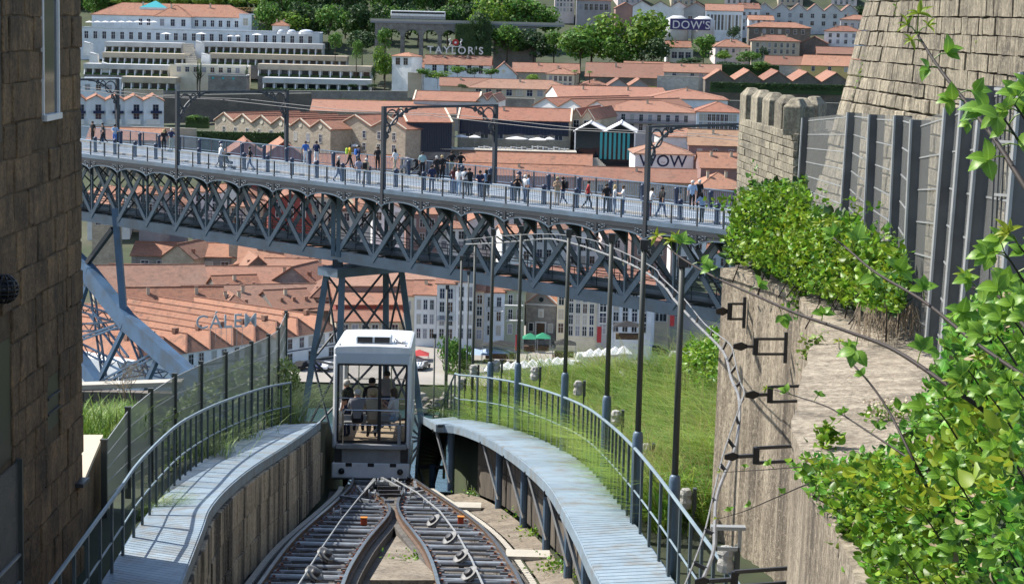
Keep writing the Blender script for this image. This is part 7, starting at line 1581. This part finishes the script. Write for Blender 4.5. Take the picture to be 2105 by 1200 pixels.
wall_('stone wall with ivy below the round window gables', 410, 308, 690, 314, 22, 612, 606, 'w_stonegrey', 1, 'stone_wall'); hedge('dark trimmed ivy hedge along the stone wall above the bridge walk', 404, 676, 312, 272, 600, 1.2)
hedge('short dark hedge left of the round window gables', 382, 430, 254, 240, 640, 3); wall_('bright pale wall left of the ivy hedge', 338, 290, 404, 292, 26, 606, 606, 'w_beige'); wall_('grey stone wall under the white terraced houses', 270, 290, 345, 292, 28, 612, 612, 'w_stonegrey')
# ---- white row houses at the left
for k, (x0, x1) in enumerate([(150, 178), (178, 218), (218, 257), (257, 296), (296, 336)]):
    t = house('row_house', f'white row house with blue shade and orange roof, {ordn[k]} from the left', x0, x1, 252, 208, 198, 'E', 16, 12, 'w_bluewhite', 'roof_bright', None, n=1, group='white row houses', Y=640, rise=1.6)
    window(t, t['w'] * .6, 0, t['h'] * .52, 1.6, 2.0, 0, 'w_grey', 'glass_blue'); window(t, t['w'] * .6, 0, t['h'] * .1, 1.6, 2.0, 0, 'w_grey', 'glass_blue'); MB().bb((t['w'] * .35, -1.0, t['h'] * .42), (t['w'] * .9, 0, t['h'] * .54)).build('balcony', 'c_navy', t); MB().bb((t['w'] * .1, -1.6, -.5), (t['w'] * .8, -1.4, 1.1)).build('garden_wall', 'w_white', t)
house('white_house', 'bluish white flat house behind the leftmost portal bracket', 165, 240, 196, 165, None, 'F', 12, 4, 'w_bluewhite', 'w_palegrey', (3, 1, 1.6, 1.8), Y=700)
# ---- terraced hotel
G7 = 'terrace wings of the hotel'
def tier(label, x0, x1, yt, yb, Y, nb, step=1, fin='w_white'):
    a = P(x0, yb, Y); b = P(x1, yb + (x1 - x0) * .0237, Y); w_ = (b - a).length; h = (yb - yt) / SC(Y); t = thing('terrace_wing', label, 'building', a, 0, G7)
    MB().bb((0, 2.2, -6), (w_, 12, h * .55)).build('back_wall', 'w_palegrey', t); MB().bb((0, .0, -6), (w_, 1.8, -.1)).build('retaining_front', 'w_stonegrey', t)
    MB().bb((-.2, .6, h * .55), (w_ + .2, 12, h)).build('parapet_slab', 'w_beige' if step % 2 else 'w_palegrey', t); hz = MB()
    bw = w_ / nb
    for k in range(nb):
        MB().prism([(k * bw, -.2, 0), (k * bw, 2.2, 0), (k * bw, 2.2, h * .55), (k * bw, 1.2, h * .55)], (0, 0, 0), (.42, 0, 0)).build('fin_wall', fin, t)
        MB().bb((k * bw + bw * .25, 2.1, .0), (k * bw + bw * .85, 2.25, h * .5)).build('glass_door', 'glass', t); MB().bb((k * bw + .6, .2, 0), (k * bw + bw - .2, .9, .8)).build('planter', 'hedge', t)
    return t
tier('top terrace wing left of the hotel stairs', 215, 372, 86, 107, 905, 11, 0); tier('top terrace wing right of the hotel stairs', 414, 662, 86, 108, 905, 17, 0)
tier('second terrace wing left of the hotel stairs', 210, 388, 108, 130, 888, 12, 1); tier('second terrace wing right of the hotel stairs', 430, 712, 110, 132, 888, 18, 1)
tier('third terrace wing on the left side', 172, 345, 131, 153, 870, 10, 0); tier('third terrace wing on the right side', 530, 762, 132, 156, 870, 11, 1)
tier('lowest terrace wing on the left side', 250, 360, 158, 184, 850, 6, 1); tier('lowest terrace wing on the right side', 540, 760, 160, 184, 850, 10, 0)
for k, (x, yt, yb, Y) in enumerate([(408, 84, 112, 897), (420, 110, 126, 880), (215, 128, 152, 872), (190, 108, 128, 890), (178, 86, 105, 900)]):
    q = P(x, yb, Y); h = (yb - yt) / SC(Y); t = thing('white_fin', f'sunlit slanting white wall block among the terraces, {ordn[k]}', 'wall', q, 0, 'white blocks'); MB().prism([(-1.5, 0, -2), (2.5, 0, -2), (2.2, 0, h * .8), (-1.2, 0, h)], (0, 0, 0), (0, 3, 0)).build('block', 'w_white', t); MB().bb((-1.4, -.1, h * .8), (2.3, .0, h * .86)).build('ledge', 'w_palegrey', t)
t = thing('garden_stairs', 'long straight stair descending through the hotel terraces', 'stairs', P(376, 90, 905))
for k in range(14): MB().bb((k * .55, -k * 2.4, -k * .75 - 3), (k * .55 + 4.5, -k * 2.4 + 2.4, -k * .75)).build('step', 'c_stone', t)
t = house('spa_pavilion', 'round fronted pale spa pavilion with white roof below the stairs', 350, 506, 152, 137, None, 'F', 14, 0, 'w_cream', 'w_white', (8, 1, 1.6, 2.0), Y=862); t = house('pool_terrace', 'low stone terrace with three bright blue pool lights', 428, 505, 184, 156, None, 'F', 12, 0, 'w_stonegrey', 'w_white', None, Y=846)
for k in range(3): MB().lathe([(.55, -.1), (.5, -.12)], (t['w'] * (.13 + .27 * k), 0, t['h'] * .8), 10, 'y').build('pool_light', 'glass_teal', t)
for k, x in enumerate([407, 412, 506]): tree(x, 124 + (8 if k == 2 else 0), 182, 7, 'cyp', f'thin dark cypress between the terraces, {ordn[k]} from the left', Y=852, name='cypress')
t = house('hotel', 'long white hotel with orange tiled roof and arcaded front', 190, 516, 60, 35, 13, 'H', 24, 0, 'w_bluewhite', 'roof_bright', (14, 1, 1.6, 2.9, .28, .98, .1), Y=958, rise=6.0, frame='w_white', glass='glass_blue')
house('hotel', 'white flat end block at the right of the hotel', 492, 517, 61, 32, None, 'F', 10, 0, 'w_bluewhite', 'w_palegrey', (1, 1, 2.2, 3.2), Y=955, frame='w_white'); house('hotel', 'middle hipped pavilion of the hotel roof', 318, 392, 60, 36, 14, 'H', 16, 0, 'w_bluewhite', 'roof_bright', (3, 1, 1.8, 3.0), Y=952, rise=5.5)
t = house('hotel', 'lower white storey of the hotel with a row of windows and umbrellas', 160, 655, 90, 64, None, 'F', 16, 0, 'w_bluewhite', 'w_palegrey', (26, 1, 1.7, 3.2, .02, .98, .05), Y=930, frame='w_white', glass='glass_blue')
for k in range(9): parasol(184 + k * 16.5, 46, 17, f'white parasol on the upper hotel terrace, {ordn[k]} from the left', 'c_white', 'hotel terrace parasols', 945, 2.4)
for k, (x, y, w_) in enumerate([(342, 70, 22), (414, 70, 22), (474, 75, 15), (489, 75, 13), (529, 72, 22)]): parasol(x, y, w_, f'white parasol before the lower hotel storey, {ordn[k]} from the left', 'c_white', 'lower hotel parasols', 922, 3.0)
t = thing('roof_lantern', 'pale blue glass pyramid skylight on the hotel roof', 'skylight', P(320, 16, 970)); s_ = 28 / SC(970); MB().add([(-s_, -s_, 0), (s_, -s_, 0), (s_, s_, 0), (-s_, s_, 0), (0, 0, 3.2)], [(0, 1, 4), (1, 2, 4), (2, 3, 4), (3, 0, 4), (3, 2, 1, 0)]).build('glazing', 'glass_teal', t); MB().bb((-s_, -s_, -3), (s_, s_, 0)).build('kerb', 'w_white', t)
t = house('gazebo', 'small gazebo with red pyramid roof beside the hotel', 560, 592, 63, 54, 46, 'H', 7, 0, 'w_palegrey', 'roof_bright', None, Y=935, rise=2.5); 
for k, (x, w_) in enumerate([(578, 14), (600, 18), (630, 30)]): q = P(x, 67, 925); t = thing('glass_dome', f'pale glass dome on the hotel annex, {ordn[k]} from the left', 'dome', q); MB().lathe([(w_ / SC(925) / 2 * c, math.sqrt(1 - c * c) * 1.3) for c in (1, .9, .7, .4, .02)], (0, 0, 0), 14).build('shell', 'car_pale', t, True); MB().lathe([(w_ / SC(925) / 2 + .2, -.8), (w_ / SC(925) / 2 + .2, 0)], (0, 0, 0), 14).build('ring', 'w_white', t)
t = thing('crane_jib', 'yellow lattice crane jib in front of the wood', 'crane', P(480, 16, 985)); L_ = 76 / SC(985); m = MB(); n = 10
MB().bar((-8, 0, 0), (L_, 0, 0), .25).build('upper_chord', 'w_yellow', t); MB().bar((-8, 0, -1.4), (L_, 0, -1.4), .2).build('lower_chord', 'w_yellow', t)
for k in range(16): x0 = -8 + (L_ + 8) * k / 16; m.bar((x0, 0, 0), (x0 + (L_ + 8) / 32, 0, -1.4), .14); m.bar((x0 + (L_ + 8) / 32, 0, -1.4), (x0 + (L_ + 8) / 16, 0, 0), .14)
m.build('lacing', 'w_yellow', t)
wall_('long grey stone retaining wall under the hotel terraces', 505, 207, 865, 209, 20, 815, 800, 'w_stonegrey'); wall_('dark stone bank below the left terraces', 330, 232, 640, 226, 34, 760, 800, 'w_stonedark'); hedge('clipped dark hedge along the top of the grey retaining wall', 540, 700, 190, 183, 832, 2)
wall_('pale stone block wall above the white row houses', 255, 196, 335, 198, 12, 760, 760, 'w_beige')
for k, (x, y) in enumerate([(725, 182), (765, 182), (950, 183)]): tree(x, y - 10, y, 24, 'd', f'round clipped bush, {["left of the tall cypress", "right of the tall cypress", "dark dome before the pergola"][k]}', Y=825 if k < 2 else 735, name='clipped_bush')
# ---- port lodge with the big rooftop sign
t = house('white_lodge', 'long white house with orange roof under the rooftop letters', 873, 1008, 153, 134, 117, 'G', 12, -2, 'w_bluewhite', 'roof', (5, 1, 1.6, 3.2), Y=830, rise=3.4, glass='glass_blue')
sg = thing('roof_sign', 'white rooftop letters with a round red crest above the white house', 'sign', P(936, 111, 836)); text('letters', "TAYLOR'S", 'c_white', sg, 4.2, (0, 0, 0), ext=.12, space=1.28, font_bold=.05); MB().lathe([(1.35, 0), (1.35, .25)], (0, 0, 4.6), 20, 'y').build('crest_disc', 'c_red', sg); MB().lathe([(.5, -.1), (.5, 0)], (0, 0, 4.5), 8, 'y').build('crest_device', 'c_white', sg)
for s in (-1, 1):
    m = MB(); m.tube([(s * 1.5, 0, 3.2), (s * 2.3, 0, 3.5), (s * 2.0, 0, 4.6), (s * 2.7, 0, 5.6), (s * 2.0, 0, 6.0)], .25, 5); m.build('crest_supporter', 'c_white', sg)
MB().bb((-2.4, 0, 2.75), (2.4, .15, 3.05)).build('crest_ribbon', 'c_white', sg); m = MB(); [m.bar((k * 2.6, .2, -1), (k * 2.6, .2, 2.9), .12) for k in range(-4, 5)]; m.build('support_frame', 'galv', sg)
house('white_lodge', 'white gable front with a round plaque right of the lettered house', 1008, 1062, 163, 154, 132, 'E', 24, 0, 'w_bluewhite', 'roof', None, n=1, Y=820, rise=4.6, round_=True)
house('tower_house', 'small white tower house with orange cap left of the lettered house', 805, 846, 157, 117, 108, 'H', 8, -30, 'w_white', 'roof_bright', (2, 1, 2.0, 2.8, .1, .9, .55), Y=840, rise=1.6); house('white_lodge', 'brown tiled roof tucked left of the lettered house', 838, 880, 147, 142, 118, 'G', 14, 0, 'w_white', 'roof_brown', None, Y=845, rise=4)
house('lodge_roof', 'broad orange roof behind the cream villa', 1055, 1190, 158, 150, 134, 'G', 20, 0, 'w_beige', 'roof', None, Y=835, rise=3.5); house('lodge_roof', 'long dull orange roof with arcaded porch and awnings', 960, 1175, 200, 184, 167, 'H', 16, -2, 'w_beige', 'roof_pale', (9, 1, 2.0, 2.2), Y=755, rise=3.4); house('lodge_roof', 'low brown roof behind the pergola garden', 905, 1010, 188, 178, 164, 'G', 14, 2, 'w_beige', 'roof_brown', None, Y=770, rise=2.8)
house('cream_villa', 'cream two storey villa with palms before it', 1123, 1180, 186, 154, 142, 'H', 12, -4, 'w_cream', 'roof', (5, 2, 1.0, 1.8), Y=790, rise=2.6); wall_('pale sunlit wall left of the lettered house', 838, 180, 866, 182, 30, 800, 800, 'w_beige'); wall_('stone garden wall under the arcaded porch', 1022, 216, 1098, 218, 14, 730, 726, 'w_stonegrey')
house('lodge_roof', 'big brown tiled barn roof with a triangular vent gable', 1204, 1370, 166, 160, 132, 'G', 26, -4, 'w_stonedark', 'roof_brown', None, Y=815, rise=5.2); house('lodge_roof', 'small dark gables with yellow wall before the brown barn', 1250, 1335, 190, 178, 168, 'E', 20, 0, 'w_grey', 'roof', None, n=2, Y=770, rise=2.6)
house('lodge_roof', 'pink roofed house with palm beside the brown barn', 1196, 1250, 186, 176, 163, 'H', 12, 4, 'w_palepink', 'roof', (3, 1, 1.2, 1.6), Y=785, rise=2); house('lodge_roof', 'orange roof behind the brown barn ridge', 1280, 1370, 152, 146, 130, 'G', 14, -10, 'w_grey', 'roof', None, Y=835, rise=3.4)
house('lodge_roof', 'brown roof on a pale stone wall right of the barn', 1365, 1480, 172, 150, 136, 'G', 16, -5, 'w_stonewhite', 'roof_brown', (5, 1, 1.4, 1.0, .1, .9, .7), Y=800, rise=3); wall_('pale blotched high wall right of the barn', 1350, 193, 1435, 196, 36, 785, 780, 'w_stonewhite')
house('long_lodge', 'long dark lodge with a row of four low gables', 1450, 1745, 205, 168, 150, 'E', 40, -3, 'w_stonedark', 'roof', (9, 1, 1.4, 1.8, .05, .95, .2), n=5, Y=775, rise=3.6); wall_('dark garden wall in shade below the long lodge', 1440, 232, 1745, 240, 26, 760, 752, 'w_stonedark')
# palms
for k, (x, yt, yb) in enumerate([(1181, 148, 186), (1211, 150, 182)]):
    q = P(x, yb, 786); H = (yb - yt) / SC(786); t = thing('palm_tree', f'small palm beside the cream villa, {["left", "right"][k]} one', 'tree', q, 0, 'palms'); MB().tube([(0, 0, -1), (.1, 0, H * .5), (0, 0, H)], [.22, .18, .16], 6).build('trunk', 'bark', t); m = MB()
    for j in range(16): a = j * .4; m.add([(0, 0, H), (math.cos(a) * .9 - math.sin(a) * .15, math.sin(a) * .9 + math.cos(a) * .15, H + .6), (math.cos(a) * 1.9, math.sin(a) * 1.9, H - .3 - .5 * (j % 2)), (math.cos(a) * .9 + math.sin(a) * .15, math.sin(a) * .9 - math.cos(a) * .15, H + .6)], [(0, 1, 2, 3)])
    m.build('crown', 'leaf_mid', t)
# ---- viaduct
vd = thing('viaduct', 'stone viaduct with tall arches behind the rooftop letters', 'viaduct', P(770, 110, 905)); s_ = SC(905); Lv = 330 / s_; Hv = 62 / s_; na = 6; bw = 38 / s_
m = MB(); ys0 = 9.5 / s_
x = 4.0
tops_ = Hv
def arch_wall(m, L, H, centers, r_, spring):
    xs = sorted(set([0, L] + [c + r_ * math.cos(a) for c in centers for a in np.linspace(0, math.pi, 13)] + [c + s * r_ for c in centers for s in (-1, 1)]))
    for a, b in zip(xs, xs[1:]):
        mid = (a + b) / 2; z0 = z1 = -12
        for c in centers:
            if abs(mid - c) < r_:
                z0 = spring + math.sqrt(max(0, r_ * r_ - (a - c) ** 2)); z1 = spring + math.sqrt(max(0, r_ * r_ - (b - c) ** 2))
        m.prism([(a, 0, z0), (b, 0, z1), (b, 0, H), (a, 0, H)], (0, 0, 0), (0, 6, 0))
arch_wall(m, Lv, Hv, [8 + k * bw for k in range(6)], bw * .40, Hv * .56); m.build('arcade', 'w_stonegrey', vd); MB().bb((-2, -.5, Hv), (Lv + 12, 6.5, Hv + .8)).build('cornice', 'c_grey', vd); MB().bb((-2, -.4, Hv + .8), (Lv + 12, -.1, Hv + 1.8)).build('parapet', 'c_stone', vd)
t = thing('bus', 'long white coach crossing the viaduct', 'bus', P(850, 34, 906), 0); MB().bb((-10, 0, 0), (14, 2.6, 2.4)).build('body', 'car_white', t, bevel=.2); MB().bb((-9.6, -.03, 1.1), (13.6, .02, 1.9)).build('windows', 'glass', t); MB().bb((-10, .1, -1.2), (14, 2.5, 0)).build('skirt', 'car_grey', t)
# ---- upper right: more lodges and the big lettered tanks
G8 = 'lodges on the upper right slope'
house('upper_lodge', 'white walled lodge with zigzag roof behind the big trees', 1300, 1450, 70, 16, 4, 'E', 30, -4, 'w_white', 'roof', (6, 1, 1.6, 3), n=4, group=G8, Y=985, rise=2.6); house('upper_lodge', 'grey gabled lodge behind the blue white letters', 1405, 1452, 60, 20, 6, 'E', 30, -4, 'w_grey', 'roof', (2, 1, 2, 2.4), n=1, group=G8, Y=978, rise=3)
house('upper_lodge', 'blue grey slatted hall right of the letters', 1450, 1525, 78, 24, 10, 'G', 20, -4, 'w_bluewhite', 'roof', (10, 1, .9, 7, .02, .98, .2), group=G8, Y=970, rise=3); house('upper_lodge', 'tall white block at the foot of the long grey lodge', 1520, 1560, 72, 20, 9, 'G', 16, 0, 'w_white', 'roof', (3, 3, 1, 1.5), group=G8, Y=985, rise=2.6)
house('upper_lodge', 'long grey lodge with six pale gables', 1555, 1760, 60, 24, 8, 'E', 30, -6, 'w_palegrey', 'roof', (8, 2, 1.6, 2.0), n=6, group=G8, Y=1000, rise=3.4, coping='w_white')
house('upper_house', 'white house with orange roof in the middle of the upper slope', 1540, 1590, 48, 42, 32, 'G', 10, 0, 'w_white', 'roof_bright', (4, 1, 1, 1.2), group=G8, Y=960, rise=2); house('upper_house', 'dark house with broad orange roof above the ochre villa', 1540, 1665, 74, 58, 48, 'H', 14, -3, 'w_stonedark', 'roof_bright', (7, 1, 1.2, 1.8), group=G8, Y=940, rise=2.6)
house('upper_house', 'ochre villa with tall windows amid dark cypresses', 1545, 1642, 116, 86, 74, 'H', 14, -4, 'w_beige', 'roof', (7, 2, 1.0, 1.8), group=G8, Y=905, rise=2.8); house('upper_house', 'pink dormered house left of the ochre villa', 1470, 1545, 112, 98, 78, 'H', 12, 6, 'w_palepink', 'roof', (5, 1, 1.0, 1.6), group=G8, Y=915, rise=3.4)
house('upper_house', 'white house with orange roof near the old wall', 1695, 1765, 96, 66, 55, 'H', 12, -14, 'w_white', 'roof', (4, 2, 1.2, 1.6), group=G8, Y=925, rise=2.6); house('upper_house', 'pink house with orange roof touching the old wall', 1728, 1790, 66, 42, 32, 'H', 12, -8, 'w_palepink', 'roof', (4, 1, 1.2, 2.2), group=G8, Y=960, rise=2.4)
house('upper_house', 'yellow walled house under bright orange roofs near the old wall', 1650, 1760, 150, 136, 118, 'G', 14, -16, 'w_yellow', 'roof_bright', (3, 1, 1.2, 1.8), group=G8, Y=850, rise=4); house('upper_house', 'small barn with brown roof and pale wall left of the yellow house', 1572, 1650, 147, 134, 119, 'G', 12, -12, 'w_stonewhite', 'roof_brown', None, group=G8, Y=858, rise=3.4)
house('upper_house', 'reddish roofs stepping up beside the old wall', 1680, 1770, 122, 112, 100, 'G', 14, -6, 'w_brownpink', 'roof_brown', None, group=G8, Y=895, rise=2.8); house('upper_house', 'dark gabled house right of the ochre villa', 1645, 1700, 110, 90, 74, 'E', 16, -10, 'w_stonedark', 'roof', None, group=G8, Y=915, rise=3); house('upper_house', 'cream garden house below the round tree', 1376, 1424, 124, 105, None, 'F', 10, 0, 'w_cream', 'w_palegrey', (3, 1, 2.2, 2.6), group=G8, Y=880, glass='glass_blue'); house('upper_house', 'orange roofed house behind the cream garden house', 1370, 1420, 105, 98, 85, 'G', 10, 0, 'w_white', 'roof_bright', (4, 1, 1.2, 1.2), group=G8, Y=900, rise=2.6)
house('upper_house', 'grey house at the top edge left of the zigzag roof', 1185, 1255, 30, 2, -8, 'G', 14, 0, 'w_grey', 'roof_brown', (6, 1, 1.6, 3), group=G8, Y=1010, rise=2.5); house('upper_house', 'salmon scaffolded house at the top edge', 1140, 1180, 30, -6, -18, 'F', 14, 0, 'w_palepink', 'w_grey', (5, 3, .9, 1.6), group=G8, Y=1020); house('upper_house', 'brown brick gable left of the white zigzag lodge', 1265, 1306, 45, 18, 8, 'E', 20, 0, 'w_brownpink', 'roof', None, group=G8, Y=990, rise=2.6)
for k in range(9): house('upper_house', f'distant house at the very top edge, {ordn[k]} from the left', 1270 + k * 55, 1320 + k * 55, 10, -14 + (k % 3) * 6, -26 + (k % 3) * 6, 'G', 12, random.uniform(-12, 12), ['w_palepink', 'w_white', 'w_beige', 'w_bluewhite'][k % 4], 'roof', (4, 2, 1.1, 1.5), group=G8, Y=1050 + (k % 2) * 20, rise=3)
sg = thing('lettered_tanks', 'pair of pale round tanks carrying large white letters on blue', 'tank', P(1425, 72, 935)); s_ = SC(935)
for x in (-32, 22): MB().lathe([(24 / s_, -4), (24 / s_, 30 / s_), (2, 38 / s_)], (x / s_, 24 / s_, 0), 20).build('tank', 'w_palegrey', sg, True)
MB().bb((-48 / s_, -.4, 2.2), (34 / s_, -.1, 2.2 + 22 / s_)).build('sign_board', 'c_purple', sg); text('letters', "DOW'S", 'c_white', sg, 5.0, (-5 / s_, -.45, 2.75), ext=.06, space=1.1, font_bold=.04)
# ---- trees
Gt = 'wood behind the hotel'
for k in range(46):
    x = 170 + (k % 34) * 27 + (k // 34) * 13 + random.uniform(-8, 8); tree(x, -30 - random.uniform(0, 12), 40 + random.uniform(-6, 10), random.uniform(56, 80), ['d', 'm', 'm'][k % 3], 'green tree in the wood along the top edge behind the hotel', 1010 + random.uniform(0, 50), Gt)
for k in range(20): tree(550 + k * 22 + random.uniform(-8, 8), 5 + random.uniform(-8, 12), 84 + random.uniform(-6, 10), random.uniform(56, 76), 'd' if k % 2 else 'm', 'dark tree in the hollow between hotel and viaduct', 960 + random.uniform(-10, 25), 'trees beside the viaduct')
for k in range(8): tree(250 + k * 40, -10, 14, 46, 'b', 'sunlit tree top peeping over the hotel roof', 990, 'sunlit trees over the hotel roof')
tree(590, 22, 68, 92, 'b', 'bright round tree behind the gazebo', 950); tree(640, 5, 60, 80, 'm', 'loose green tree right of the bright round tree', 968); tree(690, 66, 110, 36, 'm', 'small upright tree at the end of the top terrace', 880); tree(733, 80, 128, 28, 'm', 'slim upright tree right of the second terrace', 870)
tree(790, 92, 168, 50, 'b', 'light green poplar beside the white tower house', 845); tree(768, 130, 170, 14, 'cyp', 'dark cypress left of the light green poplar', 845, name='cypress'); tree(790, 55, 108, 40, 'm', 'yellowish green tree before the viaduct arch', 890); tree(745, 60, 112, 70, 'd', 'dark spreading tree left of the viaduct', 892)
for k, (x, yt, yb, w_) in enumerate([(1010, -6, 80, 110), (1075, -10, 70, 110), (1120, 0, 75, 80), (1040, 50, 125, 80), (1095, 60, 128, 90), (985, 20, 112, 60), (1140, 62, 128, 60), (960, 60, 118, 50)]): tree(x, yt, yb, w_, ['b', 'm', 'm', 'm', 'd', 'd', 'm', 'd'][k], f'big tree right of the viaduct, {["tall left", "tall middle", "tall right", "dark lower left", "dark lower middle", "ivy dark edge", "dark lower right", "shaded by the letters"][k]}', 900 + (k < 3) * 50)
tree(1215, 24, 140, 140, 'b', 'large sunlit green tree in the upper middle, left of a pair', 880); tree(1190, 60, 142, 110, 'm', 'lower shaded tree under the large sunlit tree', 872); tree(1315, 18, 140, 140, 'b', 'large dark green tree, right of the pair', 885); tree(1270, 55, 142, 110, 'm', 'tree filling the gap between the two large trees', 875); tree(1345, 75, 140, 70, 'd', 'dark tree at the right foot of the large pair', 870)
tree(1447, 68, 128, 58, 'm', 'round green tree right of the cream garden house', 885); tree(1490, 103, 132, 46, 'b', 'pale green umbrella pine before the pink house', 870, flat=.8); tree(1540, 105, 136, 60, 'm', 'wide green tree left of the cypresses', 868); tree(1565, 92, 125, 14, 'cyp', 'dark cypress before the ochre villa, left', 872, name='cypress'); tree(1575, 96, 126, 14, 'cyp', 'dark cypress before the ochre villa, right', 872, name='cypress'); tree(1508, 52, 86, 28, 'd', 'dark tree below the slatted hall', 930); tree(1560, 125, 150, 50, 'm', 'green shrubby tree left of the small barn', 850); tree(1765, 10, 50, 40, 'd', 'dark tree at the top beside the old wall', 1000)
for k, (x, y, w_, c) in enumerate([(940, 150, 50, 'm'), (975, 152, 40, 'd'), (1010, 152, 44, 'm'), (900, 160, 60, 'b'), (1090, 166, 44, 'b'), (870, 152, 40, 'm'), (1215, 190, 56, 'm'), (1340, 190, 60, 'b'), (1400, 190, 50, 'm'), (1500, 140, 60, 'd'), (1420, 132, 60, 'd'), (620, 250, 40, 'm'), (400, 250, 36, 'm')]): tree(x, y - 14, y + 4, w_, c, f'garden shrub, {["first before the lettered house", "second before the lettered house", "third before the lettered house", "yellowish beside the pergola", "beside the white gable", "left of the lettered house", "under the palms", "beside the blotched wall", "right of the blotched wall", "below the cypresses", "below the garden house", "behind the round window gables", "left of the round window gables"][k]}', 800 if k < 9 else 860 if k < 11 else 640, name='garden_shrub')
hedge('long dark hedge bank below the garden house', 1375, 1600, 150, 132, 852, 4); hedge('green lawn bank with hedge above the pink roofs', 690, 870, 214, 206, 770, 3, 'leaf_bright'); hedge('vine covered fence line along the long lodge', 1460, 1745, 185, 172, 768, .6, 'hedge'); hedge('ivy clad dark slope right of the viaduct arches', 935, 1010, 112, 50, 898, 3)
cleanprops()
dup = [k for k, v in LABELS.items() if len(v) > 1 and 'group' not in v[0]]
print('labels', len(LABELS), 'shared without group', dup)
